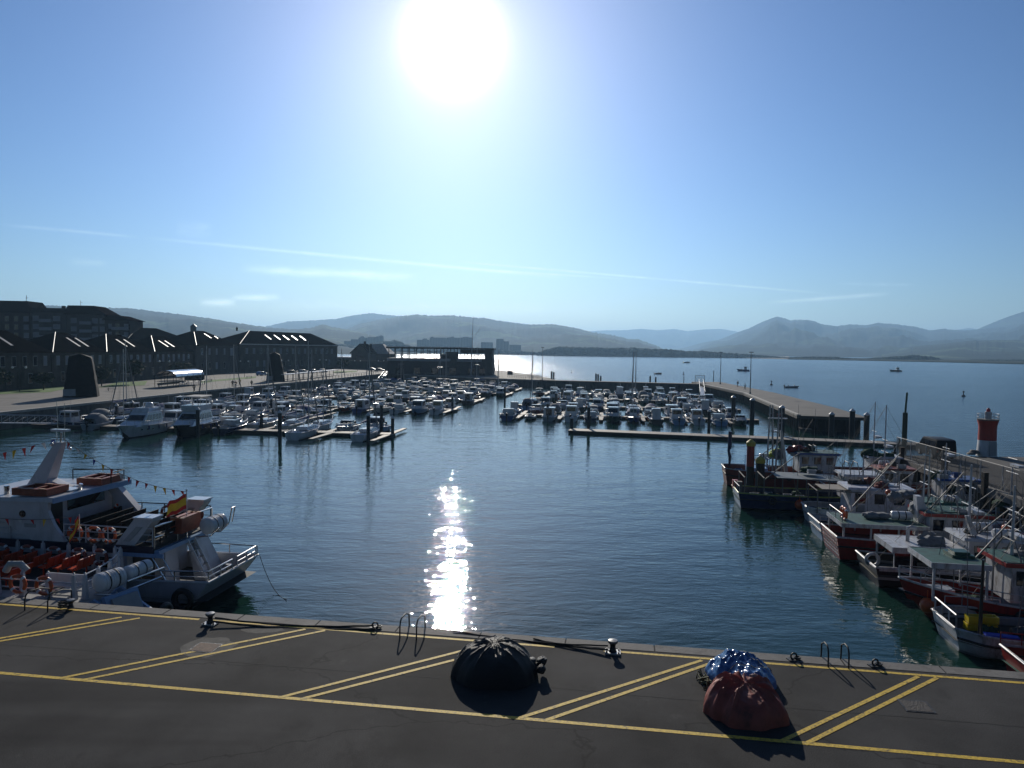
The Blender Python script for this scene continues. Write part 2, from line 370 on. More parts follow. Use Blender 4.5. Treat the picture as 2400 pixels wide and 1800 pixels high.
def hills(name, prof, dist, foot, back, m, nx=320, nv=36, rough=0.20, seed=0, jag=0.0, base=-2.0):
    jag *= 1.5; nx = max(nx, int((prof[-1][0] - prof[0][0]) / 4))
    x0, x1 = prof[0][0], prof[-1][0]; secs = []
    for i in range(nx + 1):
        px = x0 + (x1 - x0) * i / nx; py = interp(prof, px)
        top = PD(px, py, dist); dirx = top.x / dist; sec = []
        if jag: top.z += jag * (noise.noise(Vector((px * 0.21, seed, 0))) + 0.7 * noise.noise(Vector((px * 0.6, seed, 3))) + 0.5 * abs(noise.noise(Vector((px * 1.3, seed, 8)))))
        for j in range(nv + 1):
            t = j / nv
            if t <= 0.75:
                q = t / 0.75; y = dist - foot * (1 - q)
                sp = noise.fractal(Vector((dirx * dist * 0.0022 + seed * 7, y * 0.0011, seed)), 0.85, 2.1, 7)
                h = (q ** 1.15) * (1 + rough * 3.2 * sp * (1 - q) * 1.0)
                h = h + rough * sp * q * (1 - q) * 1.5
            else:
                q = (t - 0.75) / 0.25; y = dist + back * q; h = 1 - q ** 1.4
            sec.append((dirx * y * (1 if t <= 0.75 else dist / y), y, base + (top.z - base) * max(0, min(h, 1.0 if t > 0.74 else 0.97))))
        secs.append(sec)
    o = MB().loft(secs, caps=False).build(name, m, smooth=60); return tag(o, kind='structure')
hills('hills', [(-700, 760), (-400, 728), (-100, 716), (120, 716), (231, 722), (300, 722), (372, 731), (430, 738), (480, 745), (520, 752), (560, 758), (600, 764), (641, 769), (695, 772), (730, 768), (758, 760), (777, 767), (821, 773), (850, 778), (900, 790), (980, 815)], 3600, 2300, 900, T_GREEN, seed=1, jag=4)
hills('hills', [(380, 790), (600, 770), (632, 763), (679, 753), (736, 751), (790, 747), (828, 739), (869, 734), (916, 739), (942, 741), (1000, 748), (1100, 757), (1180, 753), (1250, 762), (1330, 790)], 6800, 2500, 1500, T_DARK, seed=2, jag=4)
hills('hills', [(740, 800), (800, 776), (844, 758), (900, 748), (942, 741), (973, 737), (1011, 740), (1059, 739), (1106, 744), (1138, 746), (1185, 755), (1233, 761), (1296, 760), (1345, 768), (1394, 780), (1427, 784), (1475, 795), (1494, 795), (1538, 810), (1570, 826)], 4600, 2500, 1200, T_GREEN, seed=3, jag=5)
hills('hills', [(1290, 800), (1389, 776), (1421, 774), (1462, 774), (1503, 771), (1543, 774), (1579, 771), (1611, 776), (1652, 772), (1692, 771), (1720, 776), (1800, 790), (1900, 800)], 11500, 3000, 2500, T_DARK, seed=4, jag=6)
hills('hills', [(1560, 840), (1600, 828), (1636, 816), (1672, 799), (1708, 796), (1755, 772), (1788, 760), (1804, 750), (1821, 742), (1838, 746), (1853, 751), (1882, 749), (1907, 752), (1925, 760), (1962, 765), (1991, 760), (2034, 763), (2056, 757), (2088, 759), (2142, 765), (2179, 774), (2215, 771), (2262, 775), (2320, 769), (2360, 765), (2385, 758), (2400, 747), (2440, 722), (2500, 735), (2620, 760), (2800, 772), (3200, 800)], 6600, 3900, 1800, T_DARK, nx=220, seed=5, jag=6)
hills('hills', [(2200, 800), (2245, 780), (2262, 772), (2270, 768), (2290, 772), (2330, 768), (2380, 776), (2500, 800)], 10500, 2000, 2000, T_DARK, seed=6, jag=4, nx=60)
hills('hills', [(2020, 842), (2080, 828), (2140, 815), (2210, 806), (2290, 800), (2340, 797), (2420, 798), (2560, 800), (2800, 815)], 3300, 1300, 700, T_GREEN, seed=8, jag=4, nx=80)
def wood(name, prof, dist, foot, m, seed, label):
    x0, x1 = prof[0][0], prof[-1][0]; mb = MB(); r = random.Random(seed)
    hills_secs = []
    px = x0
    step = 3.0
    while px < x1:
        top = PD(px, interp(prof, px), dist); h = max(1.5, top.z)
        for k in range(4):
            rr = (0.28 + 0.25 * r.random()) * min(h, 20) + 1.0; y = dist - foot * r.random()
            hh = h * (0.65 + 0.35 * r.random()) if k else h
            mb.blob((top.x * y / dist + r.uniform(-4, 4), y, max(0.3, hh - rr * 0.8)), (rr * r.uniform(0.9, 1.5), rr, rr * 0.8), seed=r.random() * 50, amp=0.45, fr=1.6, sub=1)
        mb.box((top.x, dist + foot * 0.4, h * 0.35), (step * dist / FPX * 1.3, foot * 0.5, h * 0.7))
        px += step * (0.8 + 0.4 * r.random())
    o = mb.build(name, m, smooth=80, recalc=False); return tag(o, label, 'wood', kind='stuff')
wood('pine_wood', [(1262, 826), (1280, 819), (1313, 812), (1340, 814), (1367, 814), (1420, 815), (1475, 815), (1530, 817), (1584, 819), (1611, 823), (1652, 822), (1692, 826), (1747, 829), (1800, 833), (1860, 838)], 1750, 120, T_WOOD, 3, 'dark pine wood along the low spit across the bay')
wood('shore_wood', [(1840, 838), (1900, 835), (1960, 836), (2030, 841), (2100, 836), (2140, 831), (2190, 836), (2215, 846), (2290, 846), (2320, 842), (2400, 842), (2520, 845)], 1650, 100, T_WOOD, 4, 'low dark trees along the right hand far shore of the bay')
sand = mat('beach_sand', (0.35, 0.30, 0.22), 0.9, var=0.15, scale=0.02)
def strip(name, pts, z, m, depth, h=1.2):
    mb = MB(); f = [P(x, y, 0) for x, y in pts]
    secs = [[(p.x, p.y, -0.8), (p.x, p.y + 6, h), (p.x * (1 + depth / p.y), p.y + depth, h + 1.0), (p.x * (1 + depth / p.y), p.y + depth, -0.8)] for p in f]
    o = mb.loft(secs).build(name, m); return tag(o, kind='structure')
strip('beach', [(900, 828), (1150, 829.5), (1300, 832), (1500, 835), (1700, 838.5), (1850, 842)], 0, sand, 700)
strip('shore', [(1850, 842.5), (2050, 846), (2240, 850), (2400, 854), (2700, 862), (3300, 874)], 0, T_WOOD, 500)
# ---------------------------------------------------------------- haze
hz = bpy.data.materials.new('haze'); hz.use_nodes = True; hn = hz.node_tree; hn.nodes.remove(hn.nodes['Principled BSDF'])
pv = hn.nodes.new('ShaderNodeVolumePrincipled'); pv.inputs['Color'].default_value = (0.40, 0.68, 1.0, 1); pv.inputs["Density"].default_value = 0.000135; pv.inputs['Anisotropy'].default_value = 0.38
hn.links.new(pv.outputs['Volume'], hn.nodes['Material Output'].inputs['Volume'])
o = MB().bb(-9500, 9500, -260, 14500, -3.0, 455).build('haze', hz); tag(o, kind='stuff')
# ================================================================ ground, quays, jetties
def asphalt_mat():
    m = bpy.data.materials.new('asphalt'); m.use_nodes = True; nt = m.node_tree; N = nt.nodes; L = nt.links; b = N['Principled BSDF']; b.inputs['Roughness'].default_value = 0.88; b.inputs['Specular IOR Level'].default_value = 0.14
    tc = N.new('ShaderNodeTexCoord')
    def nz(sc, det, rough=0.6, off=0, sx=1, sy=1):
        mp = N.new('ShaderNodeMapping'); mp.inputs['Location'].default_value = (off, off * 0.7, 0); mp.inputs['Scale'].default_value = (sx, sy, 1); mp.inputs['Rotation'].default_value = (0, 0, R(8.6))
        L.new(tc.outputs['Object'], mp.inputs['Vector'])
        n = N.new('ShaderNodeTexNoise'); n.inputs['Scale'].default_value = sc; n.inputs['Detail'].default_value = det; n.inputs['Roughness'].default_value = rough; L.new(mp.outputs['Vector'], n.inputs['Vector']); return n.outputs['Fac']
    def rng(v, a, c, lo=0, hi=1):
        n = N.new('ShaderNodeMapRange'); n.inputs['From Min'].default_value = a; n.inputs['From Max'].default_value = c; n.inputs['To Min'].default_value = lo; n.inputs['To Max'].default_value = hi; L.new(v, n.inputs['Value']); return n.outputs['Result']
    def mix(a, c, f):
        n = N.new('ShaderNodeMix'); n.data_type = 'RGBA'
        for k, x in (('A', a), ('B', c)):
            if isinstance(x, tuple): n.inputs[k].default_value = (*x, 1)
            else: L.new(x, n.inputs[k])
        L.new(f, n.inputs['Factor']); return n.outputs['Result']
    c = mix((0.025, 0.0247, 0.0245), (0.067, 0.0655, 0.064), rng(nz(0.22, 6, 0.6), 0.35, 0.68))
    c = mix(c, (0.020, 0.0195, 0.019), rng(nz(0.5, 5, 0.7, 13, 1, 0.6), 0.56, 0.72, 0, 0.75))
    c = mix(c, (0.11, 0.105, 0.098), rng(nz(0.9, 7, 0.75, 31), 0.62, 0.76, 0, 0.55))
    c = mix(c, (0.016, 0.0155, 0.0155), rng(nz(0.10, 3, 0.5, 55, 0.25, 3.5), 0.55, 0.66, 0, 0.8))
    sp = rng(nz(42, 2, 0.6), 0.35, 0.65)
    n = N.new('ShaderNodeMix'); n.data_type = 'RGBA'; n.blend_type = 'MULTIPLY'; n.inputs['Factor'].default_value = 0.8; L.new(c, n.inputs['A']); L.new(mix((0.45, 0.45, 0.45), (1.5, 1.5, 1.5), sp), n.inputs['B'])
    v = N.new('ShaderNodeTexVoronoi'); v.feature = 'DISTANCE_TO_EDGE'; v.inputs['Scale'].default_value = 0.16
    mp = N.new('ShaderNodeMapping'); L.new(tc.outputs['Object'], mp.inputs['Vector']); mp.inputs['Scale'].default_value = (0.45, 1.0, 1.0)
    dn = N.new('ShaderNodeTexNoise'); dn.inputs['Scale'].default_value = 1.2; dn.inputs['Detail'].default_value = 5; L.new(tc.outputs['Object'], dn.inputs['Vector'])
    ad = N.new('ShaderNodeVectorMath'); ad.operation = 'MULTIPLY_ADD'; ad.inputs[1].default_value = (0.9, 0.9, 0); L.new(dn.outputs['Color'], ad.inputs[0]); L.new(mp.outputs['Vector'], ad.inputs[2]); L.new(ad.outputs['Vector'], v.inputs['Vector'])
    cr = rng(v.outputs['Distance'], 0.0, 0.006, 0.75, 0.0)
    c2 = mix(n.outputs['Result'], (0.012, 0.012, 0.012), cr)
    L.new(c2, b.inputs['Base Color'])
    bp = N.new('ShaderNodeBump'); bp.inputs['Strength'].default_value = 0.55; bp.inputs['Distance'].default_value = 0.012; L.new(nz(60, 3), bp.inputs['Height']); L.new(bp.outputs['Normal'], b.inputs['Normal'])
    return m
ASPH = asphalt_mat()
QZ = 2.5
QA, QB = P(400, 1430, QZ), P(2400, 1578, QZ); QD = (QB - QA).normalized(); QN = Vector((-QD.y, QD.x, 0))      # along the edge, out over the water
QANG = math.atan2(QD.y, QD.x)
def Q(u, v, z=QZ): p = QA + QD * u + QN * v; return Vector((p.x, p.y, z))     # quay coordinates: u along, v outwards
Y1a, Y1b = P(467, 1452, QZ), P(2400, 1601, QZ)
wid = abs((Y1a - QA).dot(QN))
def poly_prism(name, pts, z0, z1, m, kind='structure'):
    o = MB().prism([(p[0], p[1]) for p in pts], z0, z1).build(name, m); return tag(o, kind=kind)
poly_prism('quay', [Q(-190, 0), Q(-190, -120), Q(190, -120), Q(190, 0)], -2.4, QZ, ASPH)
# coping: cast blocks along the edge
mb = MB(); u = -60
while u < 47:
    l = 2.95
    mb.prism([(Q(u, -wid + 0.18).x, Q(u, -wid + 0.18).y), (Q(u + l, -wid + 0.18).x, Q(u + l, -wid + 0.18).y), (Q(u + l, 0.06).x, Q(u + l, 0.06).y), (Q(u, 0.06).x, Q(u, 0.06).y)], QZ - 0.35, QZ + 0.012); u += 3.0
tag(mb.build('quay_edge', CONC), kind='structure')
# painted markings
YPAINT = mat('yellow_road_paint', (0.60, 0.40, 0.03), 0.7, var=0.35, scale=12, stain='#3a352c', stain_amt=0.95, stain_scale=7)
mb = MB()
def line(a, b, wd, z=QZ + 0.006):
    a, b = Vector(a), Vector(b); d = (b - a).normalized(); n = Vector((-d.y, d.x, 0)) * wd / 2
    mb.add([(p.x, p.y, z) for p in (a - n, b - n, b + n, a + n)], [(0, 1, 2, 3)])
yb = Y1b - Y1a
gap = [(-3, 0.0), (0.012, 0.475), (0.535, 1.12)]
for t0, t1 in gap: line(Y1a + yb * t0, Y1a + yb * t1, 0.14)
N1, N2 = P(-300, 1551, QZ), P(2400, 1787, QZ)
line(N1 - (N2 - N1) * 0.6, N1 + (N2 - N1) * 1.3, 0.15)
for a, b in (((-90, 1512), (285, 1447)), ((-60, 1513), (328, 1449)), ((146, 1589), (716, 1475)), ((190, 1595), (762, 1478)), ((656, 1635), (1160, 1506)), ((705, 1639), (1210, 1510)), ((1218, 1683), (1645, 1548)), ((1275, 1690), (1677, 1551)), ((1829, 1739), (2152, 1586)), ((1886, 1745), (2196, 1589)), ((2480, 1800), (2700, 1630)), ((2550, 1806), (2750, 1633))):
    line(P(*a, QZ), P(*b, QZ), 0.13, QZ + 0.010)
tag(mb.build('road_markings', YPAINT), kind='structure')
SEAM = mat('asphalt_seam', (0.012, 0.012, 0.012), .9, var=.3)
mb = MB(); sp = [(-300, 1487), (0, 1510), (353, 1535), (597, 1556), (814, 1573), (1060, 1592), (1297, 1612), (1570, 1637), (1848, 1659), (2130, 1681), (2400, 1704), (2700, 1728)]
pr = None
for k in range(241):
    px = -300 + 3000 * k / 240; q = P(px, interp(sp, px), QZ); q.y += .05 * noise.noise(Vector((k * .6, 3, 0))); hw = .012 + .016 * abs(noise.noise(Vector((k * .35, 9, 0))))
    if pr: mb.add([(pr[0].x, pr[0].y - pr[1], QZ + .0045), (q.x, q.y - hw, QZ + .0045), (q.x, q.y + hw, QZ + .0045), (pr[0].x, pr[0].y + pr[1], QZ + .0045)], [(0, 1, 2, 3)])
    pr = (q, hw)
tag(mb.build('asphalt_seam', SEAM), kind='structure')
# left promenade and the land behind it
PAVE = mat('promenade_paving', (0.14, 0.128, 0.11), 0.85, var=0.22, scale=0.35, stain='#2f2c26', stain_amt=0.5, stain_scale=0.12)
LANDP = [(-82, 60), (-74.3, 102.7), (-69.4, 160), (-57.1, 235), (-50.7, 284.4), (-9.3, 249.6), (9, 238.5), (13, 262), (-2, 330), (-40, 420), (-420, 470), (-420, 40)]
poly_prism('promenade', LANDP, -2.4, QZ, PAVE)
mb = MB(); e = LANDP[0:7]
for a, b in zip(e, e[1:]):
    a, b = Vector((*a, 0)), Vector((*b, 0)); d = (b - a).normalized(); n = Vector((-d.y, d.x, 0))
    mb.prism([(p.x, p.y) for p in (a + n * 0.55, a - n * 0.05, b - n * 0.05, b + n * 0.55)], QZ - 0.3, QZ + 0.06)
COPE = mat('pale_coping', (0.36, 0.34, 0.30), 0.8, var=0.2)
tag(mb.build('promenade_kerb', COPE), kind='structure')
QWALL = mat('stained_quay_wall', (0.10, 0.095, 0.08), 0.9, var=0.35, scale=0.6, bump=0.4, bscale=3, stain='#141410', stain_amt=0.8, stain_scale=0.5)
mb = MB()
for a, b in zip(e, e[1:]):
    a, b = Vector((*a, 0)), Vector((*b, 0)); d = (b - a).normalized(); n = Vector((-d.y, d.x, 0))
    mb.prism([(p.x, p.y) for p in (a - n * 0.02, a - n * 0.12, b - n * 0.12, b - n * 0.02)], -2.4, QZ - 0.32)
tag(mb.build('quay_wall', QWALL), 'stained stone harbour wall along the promenade behind the marina boats', 'quay wall')
# lawn strips by the old barracks
GRASSM = mat('lawn_grass', (0.075, 0.16, 0.02), 0.95, var=0.35, scale=0.8, bump=0.6, bscale=6)
def sheet(name, pts, m, z, kind='structure'):
    n = len(pts); o = MB().add([(p[0], p[1], z) for p in pts], [tuple(range(n))]).build(name, m); return tag(o, kind=kind)
sheet('lawn', [P(-200, 948, QZ), P(0, 924, QZ), P(118, 919, QZ), P(150, 912, QZ), P(148, 905, QZ), P(-200, 925, QZ)], GRASSM, QZ + 0.03)
sheet('lawn', [P(228, 909, QZ), P(340, 903, QZ), P(345, 893, QZ), P(270, 897, QZ)], GRASSM, QZ + 0.03)
sheet('lawn', [P(470, 899, QZ), P(505, 894, QZ), P(600, 886, QZ), P(600, 882, QZ), P(470, 893, QZ)], GRASSM, QZ + 0.03)
sheet('lawn', [P(780, 874, QZ), P(836, 872.5, QZ), P(836, 869, QZ), P(784, 870, QZ)], GRASSM, QZ + 0.03)
# central jetty between the club quay and the mole
JET = [(9.2, 238.3), (14.1, 235.4), (31.5, 230.5), (58.8, 222.0), (59.8, 226.5), (32, 236), (15, 241), (13.1, 262)]
poly_prism('jetty', JET, -2.4, QZ, QWALL)
mb = MB()
for a, b in zip(JET[:4], JET[1:4]):
    a, b = Vector((*a, 0)), Vector((*b, 0)); d = (b - a).normalized(); n = Vector((-d.y, d.x, 0))
    mb.prism([(p.x, p.y) for p in (a + n * 0.6, a - n * 0.1, b - n * 0.1, b + n * 0.6)], QZ - 0.3, QZ + 0.05)
tag(mb.build('jetty_edge', CONC), kind='structure')
# outer mole
MOLE_TOP = mat('mole_concrete', (0.085, 0.078, 0.068), 0.85, var=0.2, scale=0.25, stain='#2b2a26', stain_amt=0.6, stain_scale=0.2)
ML, MR = [(59.2, 222.4), (57.2, 175), (45.9, 113.9)], [(56.3, 111.7), (60.2, 132.0), (66.5, 180), (70.5, 240.0), (61, 241)]
mole = MB().prism(ML + MR, QZ - 0.5, QZ).build('mole', MOLE_TOP); tag(mole, kind='structure')
TIMB = mat('dark_timber', (0.035, 0.028, 0.022), 0.85, var=0.4, scale=3, bump=0.4)
core = [(p[0] + 0.9, p[1] + 0.6) for p in ML] + [(p[0] - 0.9, p[1] + (0.6 if i == 0 else 0)) for i, p in enumerate(MR)]
poly_prism('mole_core', core, -2.4, QZ - 0.5, mat('mole_dark_wall', (0.03, 0.027, 0.023), 0.9, var=0.3))  # core wall, darker than the mole top
mw = thing('mole_facing', 'dark timber pile facing of the outer mole with pale posts', 'pile facing', (52, 150, 0))
def wcol(name, pts, r, z0, z1, m, parent, step, kind=None):
    mb = MB(); k = 0
    for a, b in zip(pts, pts[1:]):
        a, b = Vector((*a, 0)), Vector((*b, 0)); l = (b - a).length; n = int(l / step)
        for i in range(n):
            p = a + (b - a) * (i / n); mb.cyl((p.x, p.y, z0), (p.x, p.y, z1), r, n=6); k += 1
    return mb
lp = Vector((52, 150, 0))
inset = [(p[0] + 0.25 - lp.x, p[1] - lp.y) for p in ML]
mb = wcol('post', inset, 0.16, -2.2, QZ - 0.45, TIMB, mw, 1.6); o = mb.build('post', mat('pale_timber', (0.14, 0.12, 0.09), 0.85, var=0.35), mw); tag(o, kind='stuff')
face = [(p[0] + 0.25 - lp.x, p[1] - lp.y) for p in (ML[2], MR[0])]
mb = wcol('end_post', [(face[0][0], face[0][1] + 0.25), (face[1][0] - .5, face[1][1] + 0.25)], 0.14, -2.2, QZ - 0.45, TIMB, mw, 1.3); mb.build('end_post', TIMB, mw)
mb = MB()
for a, b in zip(inset, inset[1:]):
    a, b = Vector((*a, 0)), Vector((*b, 0)); d = (b - a).normalized(); n = Vector((-d.y, d.x, 0))
    mb.prism([(p.x, p.y) for p in (a + n * 0.35, a - n * 0.25, b - n * 0.25, b + n * 0.35)], QZ - 0.04, QZ + 0.2)
mb.build('cap_beam', COPE, mw)
# right-hand pier
PIER_TOP = mat('pier_asphalt', (0.07, 0.066, 0.062), 0.85, var=0.25, scale=0.3, bump=0.2)
PL = [(37.3, 70.2), (36.3, 61.1), (35.2, 49.5), (34.0, 36), (33.2, 19.0)]
pier = MB().prism(PL + [(120, 10), (120, 70.0), (50.5, 70.0)], QZ - 0.45, QZ).build('pier', PIER_TOP); tag(pier, kind='structure')
poly_prism('pier_core', [(p[0] + 0.9, p[1] - 0.7 * (i == 0)) for i, p in enumerate(PL)] + [(119, 12), (119, 69.4)], -2.4, QZ - 0.45, mat('pier_dark_wall', (0.022, 0.02, 0.018), 0.9, var=0.3))  # core wall, darker than the pier top
pf = thing('pier_facing', 'concrete beam and upright piles along the fishing boat pier', 'pile facing', (36, 55, 0)); lp = Vector((36, 55, 0))
mb = MB()
for a, b in zip(PL, PL[1:]):
    a, b = Vector((*a, 0)) - lp, Vector((*b, 0)) - lp; d = (b - a).normalized(); n = Vector((d.y, -d.x, 0))   # n points to the water
    mb.prism([(p.x, p.y) for p in (a + n * 0.06, b + n * 0.06, b - n * 0.55, a - n * 0.55)], QZ - 0.42, QZ + 0.16)
mb.build('concrete_beam', CONC, pf)
PPALE = mat('pier_pile', (0.15, 0.13, 0.09), 0.8, var=0.35, scale=2, stain='#2a2116')
for a, b in zip(PL, PL[1:]):
    a, b = Vector((*a, 0)) - lp, Vector((*b, 0)) - lp; l = (b - a).length; n_ = int(l / 1.45)
    for i in range(n_):
        p = a + (b - a) * (i / n_); MB().box((p.x + 0.15, p.y, 0.1), (0.28, 0.28, 3.95)).build('pile', PPALE, pf)
for i, y in enumerate((66.5, 58.5, 52.6, 46.5, 40)):
    x = interp([(19, 33.2), (36, 34), (49.5, 35.2), (61.1, 36.3), (70.2, 37.3)], y) - lp.x
    MB().box((x - 0.12, y - lp.y, 0.8), (0.34, 0.34, 6.0)).build('fender_post', TIMB, pf)
# ================================================================ old barracks and houses on the left
STONE = mat('old_stone', (0.095, 0.082, 0.065), 0.95, spec=0.15, var=0.3, scale=0.4, bump=0.3, bscale=3, stain='#2a251d', stain_amt=0.6, stain_scale=0.25)
STONE2 = mat('pale_render', (0.09, 0.08, 0.068), 0.95, spec=0.15, var=0.2, scale=0.4, stain='#35302a', stain_amt=0.5, stain_scale=0.3)
ROOFT = mat('dark_roof_tile', (0.007, 0.006, 0.0055), 1.0, spec=0.0, var=0.3, scale=0.6, bump=0.5, bscale=8)
RIDGE = mat('sunlit_ridge_tile', (0.5, 0.46, 0.37), 0.45, var=0.15)  # sun glint along the near hips put into a pale colour
SHUT = mat('pale_shutter', (0.19, 0.2, 0.22), 0.7, var=0.15)
SKYL = mat('skylight_glass', (0.13, 0.13, 0.125), 0.4, var=0.1)
FRAMEM = mat('window_frame_paint', (0.25, 0.24, 0.22), 0.6, var=0.1)
def local(o): return Matrix.Translation(o.location) @ Matrix.Rotation(o.rotation_euler.z, 4, 'Z')
def hip_house(name, label, cat, origin, rz, Lx, Ly, eave, rise, wallm=None, windows=(), hipf=0.5, hipn=0.5, chim=(), sky=(), ridge=True, doors=(), skm=None):
    """front wall along local +x at y=0 facing -y; body behind (to +y). ridge along x"""
    t = thing(name, label, cat, origin, rz); wallm = wallm or STONE
    MB().bb(0, Lx, 0, Ly, -0.4, eave).build('wall', wallm, t)
    MB().bb(-0.12, Lx + 0.12, -0.12, 0.1, eave - 0.55, eave - 0.1).build('cornice', STONE2, t)
    o = 0.6; h = Ly / 2 + o; x0, x1 = -o, Lx + o
    a, b = x0 + h * hipn * 2, x1 - h * hipf * 2
    if a > b: a = b = (a + b) / 2
    ez, rz_ = eave + 0.02, eave + rise
    vs = [(x0, -o, ez), (x1, -o, ez), (x1, Ly + o, ez), (x0, Ly + o, ez), (a, Ly / 2, rz_), (b, Ly / 2, rz_)]
    mb = MB().add(vs, [(0, 1, 5, 4), (1, 2, 5), (2, 3, 4, 5), (3, 0, 4), (3, 2, 1, 0)]) if b - a > 0.05 else MB().add(vs[:5], [(0, 1, 4), (1, 2, 4), (2, 3, 4), (3, 0, 4), (3, 2, 1, 0)])
    rf = mb.build('roof', ROOFT, t)
    if ridge:
        mr = MB()
        for p, q in ((0, 4),):
            if (Vector(vs[p]) - Vector(vs[q])).length > 0.1: mr.cyl(Vector(vs[p]) + Vector((0, 0, .06)), Vector(vs[q]) + Vector((0, 0, .06)), 0.11, n=6)
        mr.build('ridge_tiles', RIDGE, rf)
    for s in sky:                                   # skylight strips laid on the front slope
        sx, t0, t1 = s; d = Vector((0, h, rise)); base = Vector((sx, -o, ez + 0.09))
        p, q = base + d * t0, base + d * t1
        MB().hexa([p + Vector((0, 0, -.1)), p + Vector((.8, 0, -.1)), q + Vector((.8, 0, -.1)), q + Vector((0, 0, -.1))], [p, p + Vector((.8, 0, 0)), q + Vector((.8, 0, 0)), q]).build('skylight', skm or SKYL, rf)
    for cx, cy, cw, ch in chim: MB().box((cx, cy, eave + rise * 0.5 + ch / 2), (cw, cw, rise + ch)).build('chimney', STONE2, rf)
    for wx, wz, ww, wh, m in windows:
        f = MB().bb(wx - ww / 2 - .14, wx + ww / 2 + .14, -0.06, 0.05, wz - wh / 2 - .14, wz + wh / 2 + .14).build('window', FRAMEM, t)
        MB().bb(wx - ww / 2, wx + ww / 2, -0.09, -0.03, wz - wh / 2, wz + wh / 2).build('shutter' if m is SHUT else 'pane', m, f)
    for dx, dw, dh in doors: MB().bb(dx - dw / 2, dx + dw / 2, -0.08, 0.05, -0.3, dh).build('door', mat('brown_door', (0.04, 0.025, 0.018), 0.6), t)
    return t
def wins(xs, zs, w, h, r, p=0.6):
    return [(x, z, w, h, SHUT if r.random() < p else GLASS) for x in xs for z in zs]
rw = random.Random(5)
E8 = R(90)
# facade x=-107 running away from us (local +x = +Y, body to the left)
def barr(y0, y1, label, sky, hipn=0.85, hipf=0.35):
    L_ = y1 - y0
    return hip_house('barracks', label, 'barracks', (-107, y0, QZ), E8, L_, 14, 8.1, 4.9, windows=wins([2.2 + i * 3.4 for i in range(int((L_ - 3) / 3.4) + 1)], (6.2,), 1.1, 2.0, rw) + wins([3.9 + i * 6.8 for i in range(int((L_ - 4) / 6.8) + 1)], (2.4,), 1.1, 2.0, rw, 0.1), sky=sky, hipn=hipn, hipf=hipf)
barr(140, 164.6, 'old stone barracks wing at the left edge, under a dark hip roof', [(14, .3, .7)])
barr(165, 186.6, 'old barracks wing right behind the larger dark monolith', [(13, .28, .72), (16.5, .28, .72)])
barr(187, 211.6, 'old barracks wing with two skylights standing right of the larger monolith', [(13, .3, .7), (17, .3, .7)])
barr(212, 237.6, 'old barracks wing above the arched shelter, farthest of the wings of hip roofs', [(12, .3, .7), (16, .3, .7)])
MB().bb(-0.5, 0.5, 0, 0, 0, 0)
t = hip_house('barracks', 'square barracks block with a cupola on its hip roof', 'barracks', (-106.6, 239, QZ), E8, 37, 16, 10.2, 5.4, STONE2, windows=[(31, 8.0, 3, 2.6, SHUT)] + wins([5, 11, 17, 24], (8.1,), 1.4, 2.0, rw, .3) + wins([5, 11, 17, 24], (3,), 1.4, 2.2, rw, .1), hipn=1.0, hipf=0.7, sky=[(21, .5, .8), (27, .5, .65)])
MB().lathe([(1.0, 15.2), (1.0, 17.0), (1.25, 17.05), (0.05, 18.0)], (16.5, 8, 0), 10).build('cupola', mat('cupola_zinc', (.1, .13, .14), .5, .3), t)
A, B_ = Vector((-106.5, 277.5, QZ)), Vector((-84, 341, QZ)); d = B_ - A
t = hip_house('barracks', 'long barracks building with five skylights and a pale gutter line', 'barracks', A, math.atan2(d.y, d.x), d.length, 17, 11.0, 5.6, windows=wins([4 + i * 4.2 for i in range(15)], (8.3,), 1.3, 2.1, rw, .55) + wins([6 + i * 4.2 for i in range(14)], (3.2,), 1.2, 2.2, rw, .15), hipn=0.9, hipf=0.55, sky=[(22 + i * 6, .38, .72) for i in range(5)], skm=mat('bright_skylight', (.4, .39, .36), .3, var=.1))
MB().bb(-.6, d.length + .6, -.86, -.62, 10.85, 11.1).build('gutter', mat('pale_gutter', (.75, .73, .68), .35), t)
MB().lathe([(.35, 16.4), (.3, 17.1), (.5, 17.2), (.02, 18.1)], (8.4, 8.5, 0), 8).build('finial', ROOFT, t)
hip_house('house', 'low dark hip roofed house between the apartment block and the barracks', 'house', tuple(PD(300, 812, 262).to_2d()) + (QZ,), R(62), 26, 15, 12.2, 4.6, windows=wins([4, 9, 14, 19], (10,), 1.2, 1.5, rw), hipn=.6, hipf=.6)
